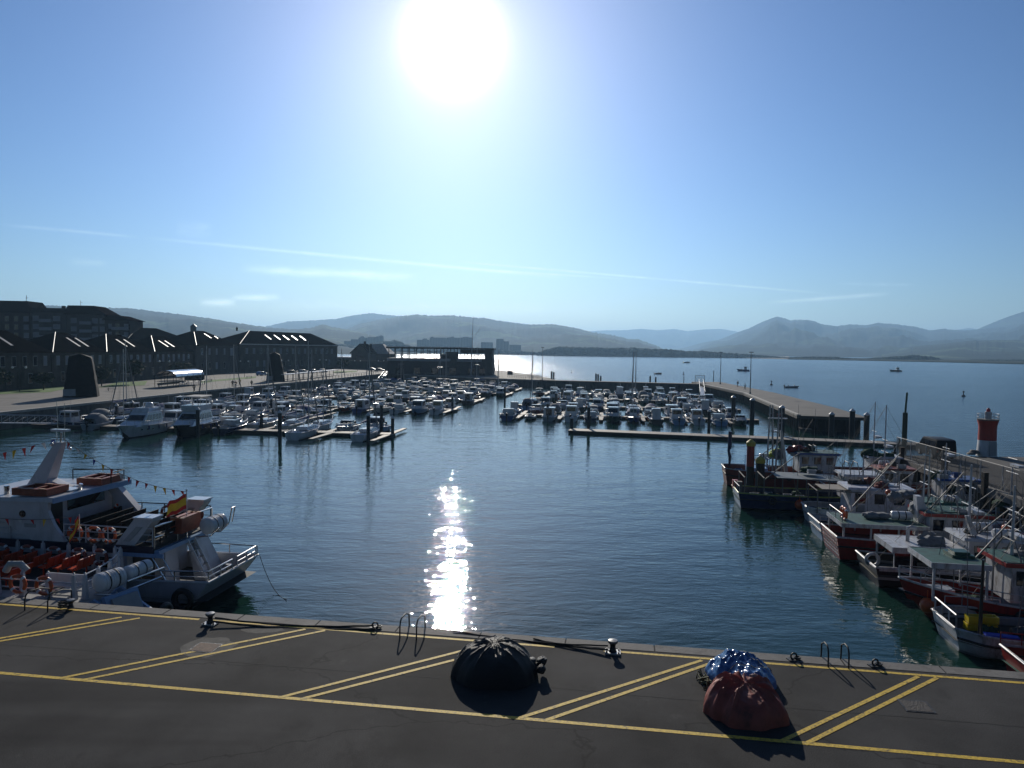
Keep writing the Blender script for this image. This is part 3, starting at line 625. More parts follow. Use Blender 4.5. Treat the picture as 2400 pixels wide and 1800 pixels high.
# apartment block: four stepped sections
ap = thing('apartment_block', 'brown brick apartment block with stepped roofs, tallest building at the left edge', 'apartment block', tuple(PD(150, 800, 262).to_2d()) + (QZ,), R(6)); ap0 = ap.location.copy()
MI = local(ap).inverted()
BRK = mat('dark_brick', (0.04, 0.03, 0.025), 0.95, spec=0.15, var=0.25, scale=0.5); BRK2 = mat('grey_brick', (0.062, 0.058, 0.055), 0.95, spec=0.15, var=0.2, scale=0.5); ROOFB = mat('brown_roof_tile', (0.012, 0.007, 0.006), 1.0, spec=0.0, var=0.25, scale=.7)
def apsec(px0, px1, ytop, yeave, slope_r=0, wcols=(), m=BRK2, bal=None, dep=12, nrow=4):
    a, b = MI @ PD(px0, yeave, 262), MI @ PD(px1, yeave, 262); top = (MI @ PD(px0, ytop, 262)).z; e = a.z; y0 = 0
    MB().bb(a.x, b.x, y0, dep, -.3, e).build('wall', m, ap)
    r = MB(); s = 0.9
    r.hexa([(a.x - s, y0 - s, e + .02), (b.x + s, y0 - s, e + .02), (b.x + s, dep + s, e + .02), (a.x - s, dep + s, e + .02)],
           [(a.x - s * .2, y0 + 1.2, top), (b.x - slope_r, y0 + 1.2, top), (b.x - slope_r, dep - 1, top), (a.x - s * .2, dep - 1, top)])
    rf = r.build('roof', ROOFB, ap)
    for k in range(nrow):
        z = e - 2.2 - k * 3.0
        for c, w_, mm in wcols:
            x = a.x + (b.x - a.x) * c
            f = MB().bb(x - w_ / 2 - .1, x + w_ / 2 + .1, y0 - .06, y0 + .05, z - .95, z + .95).build('window', FRAMEM, ap)
            MB().bb(x - w_ / 2, x + w_ / 2, y0 - .1, y0 - .03, z - .85, z + .85).build('shutter' if mm is SHUT else 'pane', mm, f)
        if bal:
            x0, x1 = a.x + (b.x - a.x) * bal[0], a.x + (b.x - a.x) * bal[1]
            MB().bb(x0, x1, y0 - 1.1, y0 + .04, z - 1.35, z - .25).build('balcony', mat('balcony_panel', (.24, .25, .27), .7, var=.12), ap)
    return rf, top
rf, top = apsec(-70, 76, 704, 732, 1.5, [(.1, 1.6, SHUT), (.3, 1.2, GLASS), (.5, 1.2, SHUT), (.64, 1.2, GLASS), (.78, 1.2, GLASS), (.93, 1.6, SHUT)], BRK)
MB().cyl((MI @ PD(43, 704, 262)) + Vector((0, 5, -.2)), (MI @ PD(44, 690, 262)) + Vector((0, 5, 0)), .09).cyl((MI @ PD(41, 696, 262)) + Vector((0, 5, 0)), (MI @ PD(48, 696, 262)) + Vector((0, 5, 0)), .06).build('aerial', STEEL, rf)
rf, top = apsec(77, 155, 721, 732, 1, [(.13, 1.9, SHUT), (.72, 2.3, SHUT)], BRK2, (.26, .6))
for px in (84, 135): p = MI @ PD(px, 721, 262); MB().bb(p.x - .5, p.x + .5, 4, 5, p.z - .5, p.z + .9).build('chimney', BRK, rf)
rf, top = apsec(156, 241, 715, 737, 4.5, [(.18, 1.9, SHUT), (.74, 1.9, SHUT), (.93, 1.6, SHUT)], BRK2, (.36, .66))
p = MI @ PD(172, 715, 262); MB().cyl((p.x, 5, p.z - .2), (p.x, 5, p.z + 2.0), .07).bb(p.x, p.x + .7, 4.95, 5.05, p.z + 1.3, p.z + 1.4).build('aerial', STEEL, rf)
apsec(242, 297, 738, 750, 4.5, [(.2, 1.0, SHUT), (.5, 1.2, GLASS), (.86, 1.4, SHUT)], BRK, (.3, .95), nrow=3)
# ================================================================ clubhouse on the far quay
club = thing('clubhouse', 'dark flat roofed clubhouse with open glazed upper floor on the far quay', 'clubhouse', (-48.6, 277.5, QZ), R(-2.4))
CW, CD_, CH = 41.0, 12, 10.9
DSTONE = mat('dark_cladding', (0.05, 0.042, 0.04), 0.8, var=0.3, scale=.6, stain='#1a1412'); CONCD = mat('grey_band', (0.28, 0.29, 0.30), .7, var=.12)
MB().bb(0, CW, 0, CD_, -.3, 5.2).build('ground_storey', DSTONE, club)
MB().bb(-.3, CW * .6, -.45, CD_ + .4, 5.2, 6.25).bb(CW * .66, CW * .9, -.45, 0.1, 5.2, 6.3).build('balcony_band', CONCD, club)
MB().bb(CW * .6 + .05, CW, 0.1, CD_, 5.21, 6.3).build('upper_floor', DSTONE, club)
MB().bb(CW * .55, CW * .66, 0.3, 5, 6.31, 8.9).bb(CW * .5, CW * .55, .3, 5, 6.31, 8.0).build('stair_block', DSTONE, club)
MB().bb(CW * .93, CW - .2, .2, CD_ - .2, 6.31, 10.0).build('end_wall', DSTONE, club)
rf = MB().bb(-.6, CW + .4, -1.0, CD_ + 1.0, 10.0, 10.55).build('roof', DSTONE, club)
for k in range(9): MB().bb(-.5 + k * 3.55, 2.9 + k * 3.55, -1.2, CD_ + .6, 10.58, 10.86).build('roof_panel', mat('bright_roof_sheet', (.7, .7, .68), .3, .2), rf)
for k in range(15):
    x = .3 + k * (CW * .92) / 14
    for y in (.35, CD_ - .35): MB().bb(x - .13, x + .13, y - .13, y + .13, 6.26 if x < CW * .59 else 6.31, 9.99).build('column', DSTONE, club)
MB().bb(.2, CW * .5, .28, .32, 8.9, 9.02).bb(.2, CW * .5, .28, .32, 7.3, 7.38).bb(CW * .66, CW * .93, .28, .32, 7.6, 7.72).bb(CW * .66, CW * .93, CD_ - .32, CD_ - .28, 8.4, 9.9).build('handrail', DSTONE, club)
for x in (CW * .1, CW * .28, CW * .45, CW * .62, CW * .8, CW * .9): MB().bb(x - 1.2, x + 1.2, -.08, .05, 0, 2.6).build('door', GLASS, club)
# low pale wall and houses behind it
LW = mat('long_wall_stone', (0.10, 0.09, 0.075), .9, var=.25, scale=.4)
a, b = PD(783, 845, 345), PD(925, 846, 322)
d = b - a; t = MB().bb(0, d.length, 0, .5, -.3, a.z - QZ).bb(-.1, d.length + .1, -.1, .6, a.z - QZ + .003, a.z - QZ + .3).build('boundary_wall', LW); t.location = (a.x, a.y, QZ); t.rotation_euler.z = math.atan2(d.y, d.x); tag(t, 'long brown boundary wall between the barracks and the clubhouse', 'wall')
a = PD(823, 840, 372); t = thing('gabled_house', 'pale gabled house with two brick chimneys behind the long wall', 'house', (a.x, a.y, QZ), R(-4)); gw = 42 * 372 / FPX; eh = PD(823, 827, 372).z - QZ; rh = PD(843, 807, 372).z - QZ
MB().side([(0, -.3), (gw, -.3), (gw, eh), (gw / 2, rh), (0, eh)], 0, 14).build('wall', STONE2, t)
rf = MB().hexa([(-.6, -.6, eh - .35), (gw / 2, -.6, rh + .02), (gw / 2, 15, rh + .02), (-.6, 15, eh - .35)], [(-.6, -.6, eh), (gw / 2, -.6, rh + .4), (gw / 2, 15, rh + .4), (-.6, 15, eh)]).hexa([(gw / 2, -.6, rh + .02), (gw + .6, -.6, eh - .35), (gw + .6, 15, eh - .35), (gw / 2, 15, rh + .02)], [(gw / 2, -.6, rh + .4), (gw + .6, -.6, eh), (gw + .6, 15, eh), (gw / 2, 15, rh + .4)]).build('roof', ROOFT, t)
MB().bb(gw * .62, gw * .62 + 1, 3, 4, eh, rh + 1.6).build('chimney', BRK, rf); MB().bb(gw * .9, gw * .9 + 1.1, 5, 6, eh - 1, rh + .4).build('chimney', BRK, rf)
MB().bb(gw * .3, gw * .7, -.05, .05, eh - 3, eh - 1.6).build('window', GLASS, t)
a = PD(868, 840, 395); t = thing('low_house', 'low house whose pale roof shows right of the gabled house', 'house', (a.x, a.y, QZ), R(-4)); gw = 44 * 395 / FPX; eh = PD(868, 829, 395).z - QZ; rh = PD(868, 806, 395).z - QZ
MB().bb(0, gw, 0, 14, -.3, eh).build('wall', STONE2, t)
MB().hexa([(-.4, -.5, eh + .01), (gw + .4, -.5, eh + .01), (gw + .4, 14.5, eh + .01), (-.4, 14.5, eh + .01)], [(0, 5, rh), (gw * .55, 5, rh), (gw * .55, 9, rh), (0, 9, rh)]).build('roof', mat('pale_roof_tile', (.4, .36, .3), .6, var=.25, scale=1), t)  # roof in a paler tile than its neighbours
a = PD(784, 842, 420); t = thing('shed', 'white flat roofed shed peeping over the long wall', 'shed', (a.x, a.y, QZ), R(-4)); gw = 40 * 420 / FPX; MB().bb(0, gw, 0, 8, -.3, a.z + 1.0 - QZ).build('wall', STONE2, t); MB().bb(-.4, gw + .4, -.4, 8.4, a.z + 1.0 - QZ + .003, a.z + 1.5 - QZ).build('roof', WP, t)
# ================================================================ far town across the bay
TOWN = mat('far_town_concrete', (0.12, 0.115, 0.11), 0.8, var=0.15, scale=.05); TWIN = mat('far_town_window', (.04, .045, .05), .3, var=.2, scale=.3)
sheet('town_ground', [(-1600, 1800), (200, 1800), (200, 2600), (-1600, 2600)], T_GREEN, 1.6)
def block(px0, px1, ytop, label, dist=2050, steps=()):
    a, b = PD(px0, ytop, dist), PD(px1, ytop, dist); w_ = b.x - a.x; h = a.z - 1.5
    t = thing('tower_block', label, 'apartment block', (a.x, dist, 1.5), R(rnd.uniform(-6, 6)), 'apartment blocks of the town across the bay')
    wl = MB().bb(0, w_, 0, 18, -.5, h)
    for f0, f1, dy in steps: wl.bb(w_ * f0, w_ * f1, 3, 13, h, h + dy * dist / FPX)
    wl.build('wall', TOWN, t)
    wn = MB(); n = max(2, int(h / 3.1))
    for k in range(1, n):
        z = k * h / n; nb = max(2, int(w_ / 7))
        for j in range(nb): wn.bb(w_ * (j + .22) / nb, w_ * (j + .72) / nb, -.12, .1, z - .7, z + .7)
    o = wn.build('window_grid', TWIN, t)
    return t
block(806, 822, 799, 'low grey apartment block at the left end of the far town')
block(822, 840, 795, 'grey apartment block of the far town above the gabled house chimneys')
block(840, 861, 791, 'mid height far apartment block with a stepped roof, left of the tallest left pair', steps=[(.2, .6, 3)])
block(862, 881, 790, 'far apartment block behind the pale roof, left half of a pair')
block(881, 897, 788, 'far apartment block behind the pale roof, right half of a pair', steps=[(.5, .9, 2)])
block(977, 1006, 796, 'stepped far apartment block above the left part of the clubhouse roof', steps=[(.45, .8, 3)])
block(1007, 1046, 791, 'wide far apartment block just right of the stepped one, over the clubhouse', steps=[(.05, .2, 2)])
block(1047, 1078, 791, 'far slab block over the middle of the clubhouse roof', steps=[(.3, .55, 2.5)])
block(1079, 1106, 791, 'far slab block just left of the white flagpole', steps=[(.2, .7, 1.5)])
block(1127, 1155, 802, 'lower far block just right of the flagpole, above the clubhouse corner')
block(1163, 1180, 795, 'slim far tower block standing alone right of the clubhouse', steps=[(.1, .8, 1.2)])
block(1180, 1192, 800, 'narrow shoulder block attached right of the slim far tower')
block(1194, 1221, 808, 'lowest far block at the right end of the town by the beach')
# wood
wood('town_trees', [(700, 818), (730, 812), (745, 806), (765, 812), (800, 806), (830, 812), (900, 800), (925, 797), (945, 806), (970, 814), (1000, 818), (1120, 815), (1165, 820), (1230, 823), (1275, 826)], 1850, 60, T_WOOD, 9, 'belt of dark trees at the foot of the far town')
# ================================================================ trees on the promenade
LEAF = mat('dark_foliage', (0.022, 0.042, 0.016), 0.85, var=0.5, scale=1.5); LEAF2 = mat('olive_foliage', (0.04, 0.055, 0.02), 0.85, var=0.5, scale=1.5); BARK = mat('bark', (.05, .04, .03), .9, var=.3)
def tree(px, py, hpx, wpx, label, m=LEAF, seed=0, dist=None, trunk=.35):
    b = P(px, py, QZ); s = b.y / FPX; H = hpx * s; Wd = wpx * s / 2; r = random.Random(seed + int(px))
    t = thing('tree', label, 'tree', b, 0, 'round headed trees along the promenade')
    tr = MB().tube([(0, 0, -.3), (.05, 0, H * trunk * .6), (0.0, .05, H * trunk), (.1, 0, H * .7)], [.16, .13, .11, .05])
    for k in range(6):
        a = k * 1.05 + r.random(); tr.tube([(0, 0, H * trunk), (math.cos(a) * Wd * .35, math.sin(a) * Wd * .35, H * (trunk + .2)), (math.cos(a) * Wd * .7, math.sin(a) * Wd * .7, H * (trunk + .33))], [.08, .06, .03], 5)
    tr.build('trunk', BARK, t)
    cr = MB(); cz = H * (trunk + (1 - trunk) / 2); hz_ = H * (1 - trunk) / 2
    for k in range(900):
        u_ = r.random() * 2 - 1; a = r.random() * 6.283; q = (r.random() ** .4)
        lump = 1 + .22 * math.sin(3 * a + seed) * math.sin(2.3 * u_ + seed)
        p = Vector((math.sqrt(1 - u_ * u_) * math.cos(a) * Wd * q * lump, math.sqrt(1 - u_ * u_) * math.sin(a) * Wd * q * lump, cz + u_ * hz_ * q))
        n = Vector((r.gauss(0, 1), r.gauss(0, 1), r.gauss(0, 1))).normalized(); e1 = n.orthogonal().normalized() * r.uniform(.14, .34); e2 = n.cross(e1).normalized() * r.uniform(.12, .28)
        cr.add([p - e1, p - e2, p + e1, p + e2], [(0, 1, 2, 3)])
    cr.build('crown', m, t, recalc=False)
tree(-6, 922, 60, 62, 'round dark tree cut by the left edge of the photo', seed=1)
tree(102, 914, 42, 46, 'small round dark tree just left of the larger monolith', seed=2)
tree(238, 905, 46, 40, 'round dark tree just right of the larger monolith', seed=3)
tree(312, 900, 58, 50, 'tall round dark tree left of the arched shelter', seed=4)
tree(424, 890, 42, 56, 'broad dark tree right behind the arched shelter roof', LEAF2, seed=5)
tree(805, 872, 32, 30, 'round dark tree at the right end of the long barracks', seed=6)
# ================================================================ boats of the marina
def hull_secs(Ln, B, F, n=11, stern=.86, rake=.10, keel=-.45, full=2.3, flare=.80):
    secs = []
    for i in range(n):
        t = i / (n - 1); x = -Ln / 2 + Ln * t
        b = B / 2 * (stern + (1 - stern) * min(1, t / .4)) * (1 - (max(0, t - .42) / .58) ** full * .97)
        s = F * (.86 + .34 * t * t); kz = keel + (F * .55 - keel) * max(0, (t - .72) / .28) ** 2.2
        xk = x - Ln * rake * (t ** 3)
        wz = .10; ch = max(kz + .02, -.05)
        secs.append([(x, b, s), (x - (x - xk) * .45, b * (flare + .1), max(wz, kz + .06) + (s - wz) * .35), (x - (x - xk) * .7, b * flare, max(wz, kz + .05)), (x - (x - xk) * .8, b * flare * .8, ch), (xk, 0, kz),
                     (x - (x - xk) * .8, -b * flare * .8, ch), (x - (x - xk) * .7, -b * flare, max(wz, kz + .05)), (x - (x - xk) * .45, -b * (flare + .1), max(wz, kz + .06) + (s - wz) * .35), (x, -b, s)])
    return secs
ANTIF = mat('antifouling', (0.03, 0.03, 0.045), .7, var=.3)
def hull_part(t, Ln, B, F, hm, deck=None, bul=.10, cock=None, antif=None, name='hull', gun=W, **kw):
    secs = hull_secs(Ln, B, F, **kw); k = 9; mb = MB(); vs = [p for q in secs for p in q]; fs = []; ms = []
    for i in range(len(secs) - 1):
        for j in range(k - 1): fs.append((i * k + j, i * k + j + 1, (i + 1) * k + j + 1, (i + 1) * k + j)); ms.append(1 if 2 <= j <= 5 else 0)
    fs.append(tuple(range(k))); ms.append(0)
    mb.v = vs; mb.f = fs; mb.m = ms
    h = mb.build(name, [hm, antif or ANTIF], t, smooth=35)
    h.material_slots[0].link = 'OBJECT'; h.material_slots[0].material = hm
    d = MB()
    rows = []
    for q in secs:
        x, b, s = q[0]; z = s - bul
        tt = (x + Ln / 2) / Ln
        if cock and cock[0] <= tt <= cock[1]: z = s - cock[2]
        rows.append([(x + .02, b * .97, z), (x + .02, 0, z + .03), (x + .02, -b * .97, z)])
    d.loft(rows, caps=False); d.build('deck', deck or W, t, recalc=False)
    g = MB(); g.tube([q[0] for q in secs] + [secs[-1][8]] + [q[8] for q in reversed(secs)], .045, 5, True); g.build('gunwale', gun, h)
    return h, secs
def cabin(t, x0, x1, y, z0, z1, rf=.35, rb=.05, taper=.85, roof_over=.15, m=W, name='cabin', roof=True, wz=(.45, .88), win=(1, 1, 1), rm=None):
    """tapered deckhouse from x0 (aft) to x1 (front), with dark windows; rf/rb lean of front and back"""
    h = z1 - z0; yt = y * taper
    lo = [(x0, -y, z0), (x1, -y, z0), (x1, y, z0), (x0, y, z0)]; hi = [(x0 + rb * h, -yt, z1), (x1 - rf * h, -yt, z1), (x1 - rf * h, yt, z1), (x0 + rb * h, yt, z1)]
    c = MB().hexa(lo, hi).build(name, m, t)
    def at(fx, fy, fz):  # bilinear position on the shell
        xa = x0 + rb * h * fz; xb = x1 - rf * h * fz; yy = y + (yt - y) * fz
        return Vector((xa + (xb - xa) * fx, yy * fy, z0 + h * fz))
    g = MB(); a, b = wz; o = .02
    def pane(p, off):
        off = Vector(off); g.hexa([q - off * .3 for q in p], [q + off for q in p])
    if win[0]:
        pane([at(1, -.86, a), at(1, .86, a), at(1, .86, b), at(1, -.86, b)], (.025, 0, .008))
    if win[1]:
        for s in (-1, 1):
            n = max(1, int((x1 - x0) / .9)); 
            for k in range(n):
                f0, f1 = .07 + k * .88 / n, .07 + (k + 1) * .88 / n - .05
                pane([at(f0, s, a), at(f1, s, a), at(f1, s, b), at(f0, s, b)], (0, .025 * s, .004))
    if win[2]:
        pane([at(0, -.55, .12), at(0, .55, .12), at(0, .55, b), at(0, -.55, b)] if win[2] == 2 else [at(0, -.8, a), at(0, .8, a), at(0, .8, b), at(0, -.8, b)], (-.025, 0, .004))
    g.build('windows', GLASS, c)
    if roof:
        MB().hexa([(x0 + rb * h - roof_over, -yt - .08, z1 + .003), (x1 - rf * h + roof_over, -yt - .08, z1 + .003), (x1 - rf * h + roof_over, yt + .08, z1 + .003), (x0 + rb * h - roof_over, yt + .08, z1 + .003)],
                  [(x0 + rb * h - roof_over * .8, -yt, z1 + .09), (x1 - rf * h + roof_over * .7, -yt, z1 + .09), (x1 - rf * h + roof_over * .7, yt, z1 + .09), (x0 + rb * h - roof_over * .8, yt, z1 + .09)]).build('roof', rm or m, c)
    return c
def bow_rail(t, secs, a=.5, h=.5, n=5, m=None):
    k = len(secs); i0 = int(a * (k - 1)); pts = []; mb = MB()
    left = [Vector(secs[i][0]) for i in range(i0, k)]; right = [Vector(secs[i][8]) for i in range(i0, k)]
    for q in left + right: mb.cyl(q, q + Vector((-.02, 0, h)), .018, n=5)
    pts = [q + Vector((-.02, 0, h)) for q in left] + [q + Vector((-.02, 0, h)) for q in reversed(right)]
    mb.tube(pts, .022, 5); return mb.build('bow_rail', m or CHROME, t)
def outboard(t, Ln, z=.5, s=1.0, n=1):
    for k in range(n):
        y = (k - (n - 1) / 2) * .6
        o = MB().blob((-Ln / 2 - .28, y, z + .55 * s), (.27 * s, .2 * s, .3 * s), 3, .1, sub=2).box((-Ln / 2 - .26, y, z - .15), (.2 * s, .12 * s, .9 * s)).bb(-Ln / 2 - .2, -Ln / 2 + .02, y - .12, y + .12, z, z + .2).build('outboard_motor', BLACK if n == 1 else GREYP, t, smooth=50)
def fenders(t, secs, idx, m=None):
    for i, s in idx:
        q = Vector(secs[i][0 if s > 0 else 8]); MB().lathe([(.02, -.66), (.1, -.6), (.11, -.15), (.03, -.06), (.012, -.02), (.012, .05)], q + Vector((0, .1 * s, .02)), 8).build('fender', m or CANVAS, t, smooth=50)
PROTO = {}; _hull = {}
def proto(kind):
    if kind in PROTO: return PROTO[kind]
    t = thing('motorboat', 'boat', 'motorboat')
    if kind == 'cruiser':
        h, s = hull_part(t, 6.8, 2.5, .95, W, cock=(.0, .42, .5)); cabin(t, -.2, 2.4, .95, .85, 1.32, rf=1.6, taper=.8, win=(0, 1, 0), roof=False, name='coachroof', wz=(.25, .7))
        cabin(t, -1.0, .55, 1.02, 1.0, 1.75, rf=.9, rb=0, taper=.85, win=(1, 1, 0), roof=False, name='windscreen', wz=(.3, .95)); MB().bb(-2.6, -2.2, -.9, .9, .5, 1.0).bb(-1.2, -.8, .2, .7, .5, 1.15).build('seat', CANVB, t); bow_rail(t, s); outboard(t, 6.8); fenders(t, s, [(3, 1), (6, 1), (4, -1)])
    elif kind == 'pilothouse':
        h, s = hull_part(t, 6.4, 2.45, .95, W, cock=(0, .45, .45)); cabin(t, -.6, 1.5, .95, .75, 2.3, rf=.28, taper=.88, win=(1, 1, 1), wz=(.5, .9)); bow_rail(t, s, .55); outboard(t, 6.4); fenders(t, s, [(3, 1), (5, -1)], W); MB().cyl((0, .3, 2.35), (-.2, .3, 3.9), .015).build('antenna', W, t)
    elif kind == 'aftcabin':
        h, s = hull_part(t, 6.0, 2.5, .9, W, cock=(0, .25, .45)); cabin(t, -1.5, 1.3, 1.02, .7, 2.25, rf=.3, rb=.02, taper=.9, win=(1, 1, 2), wz=(.45, .9)); bow_rail(t, s, .6); outboard(t, 6.0); MB().cyl((-.4, -.4, 2.3), (-.6, -.4, 4.2), .015).build('antenna', W, t); fenders(t, s, [(3, -1)], W)
    elif kind == 'console':
        h, s = hull_part(t, 5.6, 2.2, .8, W, cock=(0, .62, .4)); MB().hexa([(-.3, -.4, .45), (.5, -.4, .45), (.5, .4, .45), (-.3, .4, .45)], [(-.1, -.35, 1.3), (.25, -.35, 1.3), (.25, .35, 1.3), (-.1, .35, 1.3)]).build('console', W, t)
        MB().hexa([(.2, -.33, 1.3), (.27, -.33, 1.3), (.27, .33, 1.3), (.2, .33, 1.3)], [(.0, -.3, 1.65), (.03, -.3, 1.65), (.03, .3, 1.65), (.0, .3, 1.65)]).build('windscreen', GLASS, t)
        MB().bb(-1.2, -.7, -.5, .5, .4, .95).bb(-2.6, -2.2, -.8, .8, .4, .75).build('seat', CANVB, t); bow_rail(t, s, .65, .35); outboard(t, 5.6, n=1); fenders(t, s, [(3, 1), (3, -1)])
    elif kind == 'ttop':
        h, s = hull_part(t, 6.6, 2.4, .9, W, cock=(0, .62, .45)); MB().bb(-.3, .5, -.45, .45, .5, 1.35).build('console', W, t)
        MB().hexa([(-1.0, -.85, 2.35), (.9, -.85, 2.35), (.9, .85, 2.35), (-1.0, .85, 2.35)], [(-.9, -.75, 2.45), (.8, -.75, 2.45), (.8, .75, 2.45), (-.9, .75, 2.45)]).build('hard_top', W, t)
        m_ = MB()
        for x in (-.7, .5):
            for y in (-.6, .6): m_.cyl((x, y, .5), (x, y, 2.36), .025, n=5)
        m_.build('top_frame', CHROME, t); MB().bb(-1.3, -.8, -.5, .5, .45, 1.0).build('seat', CANVB, t); bow_rail(t, s, .6, .4); outboard(t, 6.6, n=2); fenders(t, s, [(4, 1), (4, -1)], W)
    elif kind == 'covered':
        h, s = hull_part(t, 5.8, 2.3, .85, W); secs = []
        for i in range(9):
            x = -2.85 + i * .55; k = i / 8; b = 1.12 * (1 - max(0, k - .5) ** 2 * 2.6); hgt = .25 + .75 * math.sin(math.pi * min(1, k * 1.15 + .12)) ** .8
            secs.append([(x, b * math.cos(a), .78 + .18 * k * k + max(0, hgt * math.sin(a))) for a in [math.pi * j / 8 for j in range(9)]])
        MB().loft(secs).build('cover', CANVAS, t, smooth=50); outboard(t, 5.8); fenders(t, s, [(3, 1), (5, 1)])
    elif kind == 'hoodboat':
        h, s = hull_part(t, 6.2, 2.45, .95, W); secs = []
        for i in range(7):
            x = -2.7 + i * .55; hgt = [.9, 1.35, 1.5, 1.5, 1.35, 1.0, .4][i]
            secs.append([(x, 1.1 * math.cos(a), .85 + hgt * min(1, 1.25 * math.sin(a))) for a in [math.pi * j / 8 for j in range(9)]])
        c = MB().loft(secs).build('camper_hood', CANVG, t, smooth=50); MB().bb(-2.76, -2.68, -.62, .62, 1.05, 1.6).build('hood_window', GLASS, c); bow_rail(t, s, .55); outboard(t, 6.2)
    elif kind == 'bimini':
        h, s = hull_part(t, 5.4, 2.2, .8, W, cock=(0, .6, .4)); secs = [[(x, .95 * math.cos(a), 1.85 + .22 * math.sin(a) - .1 * (x + .3) ** 2) for a in [math.pi * j / 6 for j in range(7)]] for x in (-1.4, -.8, -.3, .2, .8)]
        MB().loft(secs).build('bimini_top', CANVB, t, smooth=50); m_ = MB()
        for y in (-.95, .95): m_.tube([(-1.4, y, 1.75), (-.4, y, .75), (.8, y, 1.75)], .02, 5)
        m_.build('top_frame', CHROME, t); cabin(t, -.2, 1.2, .85, .75, 1.25, rf=1.0, win=(1, 1, 0), roof=False, name='windscreen', wz=(.4, .95)); outboard(t, 5.4); bow_rail(t, s, .65, .35)
    elif kind == 'wheelhouse':
        h, s = hull_part(t, 6.8, 2.5, 1.0, BLUE, deck=GREYP, bul=.3, full=2.8, keel=-.6); cabin(t, -2.0, -.5, .72, .75, 2.45, rf=.1, rb=0, taper=.94, win=(1, 1, 0), wz=(.55, .9)); MB().cyl((1.0, 0, .7), (.9, 0, 3.2), .05, .03).cyl((-1.2, 0, 2.5), (-1.3, 0, 3.8), .025).build('mast', ALU, t)
        MB().bb(.2, 1.1, -.5, .5, .72, 1.05).build('hatch', WOOD, t); fenders(t, s, [(3, 1), (5, -1), (6, 1)], ORANGE)
    elif kind == 'rib':
        m_ = MB(); path = [(-2.4, .85, .42), (-1, .88, .42), (.8, .85, .46), (1.8, .55, .55), (2.35, 0, .66), (1.8, -.55, .55), (.8, -.85, .46), (-1, -.88, .42), (-2.4, -.85, .42)]
        m_.tube(path, [.2, .25, .25, .25, .25, .25, .25, .25, .2], 8); m_.build('tube', GREYP, t, smooth=60).name = 'air_tube'
        hull_part(t, 4.6, 1.6, .35, W, bul=.02); MB().bb(-.5, .1, -.35, .35, .35, 1.05).build('console', W, t); MB().bb(-1.3, -.8, -.4, .4, .35, .8).build('seat', BLACK, t); outboard(t, 4.6, .35)
        MB().tube([(-1.9, .6, .5), (-2.0, .6, 1.6), (-2.0, -.6, 1.6), (-1.9, -.6, .5)], .03).build('roll_bar', CHROME, t)
    elif kind == 'sail':
        t['category'] = 'sailboat'; t.name = 'sailboat'
        h, s = hull_part(t, 9.6, 3.1, 1.15, W, rake=.13, stern=.7, full=1.9, keel=-.7, cock=(0, .24, .4)); cabin(t, -1.7, 2.4, .95, 1.05, 1.5, rf=1.8, rb=.2, taper=.78, win=(0, 1, 0), roof=False, name='coachroof', wz=(.3, .75))
        MB().cyl((.9, 0, 1.3), (.75, 0, 13.4), .085, .06, 8).cyl((.82, -1.0, 7.6), (.82, 1.0, 7.6), .03, n=5).build('mast', ALU, t)
        b_ = MB().cyl((.8, 0, 2.4), (-3.4, 0, 2.5), .06).build('boom', ALU, t); MB().tube([(.7, 0, 2.62), (-.5, 0, 2.66), (-2, 0, 2.62), (-3.2, 0, 2.58)], [.2, .17, .14, .08], 7).build('sail_cover', CANVAS, b_, smooth=60)
        MB().tube([(4.55, 0, 1.55), (2.6, 0, 7.2), (.8, 0, 12.9)], [.09, .10, .04], 6).build('furled_jib', CANVG, t)
        m_ = MB()
        for q in ((-4.6, 0, 1.1), (.8, 1.4, 1.2), (.8, -1.4, 1.2)): m_.cyl(q, (.76, 0, 13.2), .012, n=4)
        for y in (1.4, -1.4): m_.cyl((.8, y, 1.2), (.82, y * .7, 7.6), .012, n=4)
        m_.build('rigging', STEEL, t); bow_rail(t, s, .7, .55)
        m_ = MB()
        for sd_ in (0, 8):
            ps = [Vector(s[i][sd_]) for i in range(0, 8)]
            for p in ps[::2]: m_.cyl(p, p + Vector((0, 0, .55)), .014, n=4)
            m_.tube([p + Vector((0, 0, .55)) for p in ps], .008, 4)
        m_.tube([(-4.7, 1.0, 1.0), (-4.75, .9, 1.7), (-4.75, -.9, 1.7), (-4.7, -1.0, 1.0)], .018, 5); m_.build('guard_rail', CHROME, t)
        MB().cyl((-3.6, 0, 1.0), (-3.6, 0, 1.6), .05).torus((-3.65, 0, 1.65), .38, .02, 'x', 14, 5).build('steering_wheel', CHROME, t); fenders(t, s, [(4, 1), (6, 1), (4, -1)], W)
    elif kind in ('yacht', 'flybridge'):
        fb = kind == 'flybridge'; t.name = 'motor_yacht'; t['category'] = 'motor yacht'
        h, s = hull_part(t, 11.5, 3.7, 1.55, BLACK if fb else W, rake=.16, flare=.78, full=2.0, cock=(0, .2, .6))
        for i in (5, 6, 7):
            for sd_, sg in ((0, 1), (8, -1)):
                q = Vector(s[i][sd_]); w_ = Vector(s[i][1 if sg > 0 else 7]); p = q.lerp(w_, .62); MB().blob(p, (.22, .05, .11), 1, 0, sub=2).build('porthole', GLASS, h)
        cabin(t, -3.2, 3.6, 1.45, 1.45, 2.05, rf=2.4, rb=.1, taper=.82, win=(0, 0, 0), roof=False, name='coachroof'); c = cabin(t, -3.3, 1.9, 1.42, 1.9, 3.15, rf=1.25, rb=.1, taper=.84, win=(1, 1, 1), roof_over=.05, wz=(.16, .74), name='saloon')
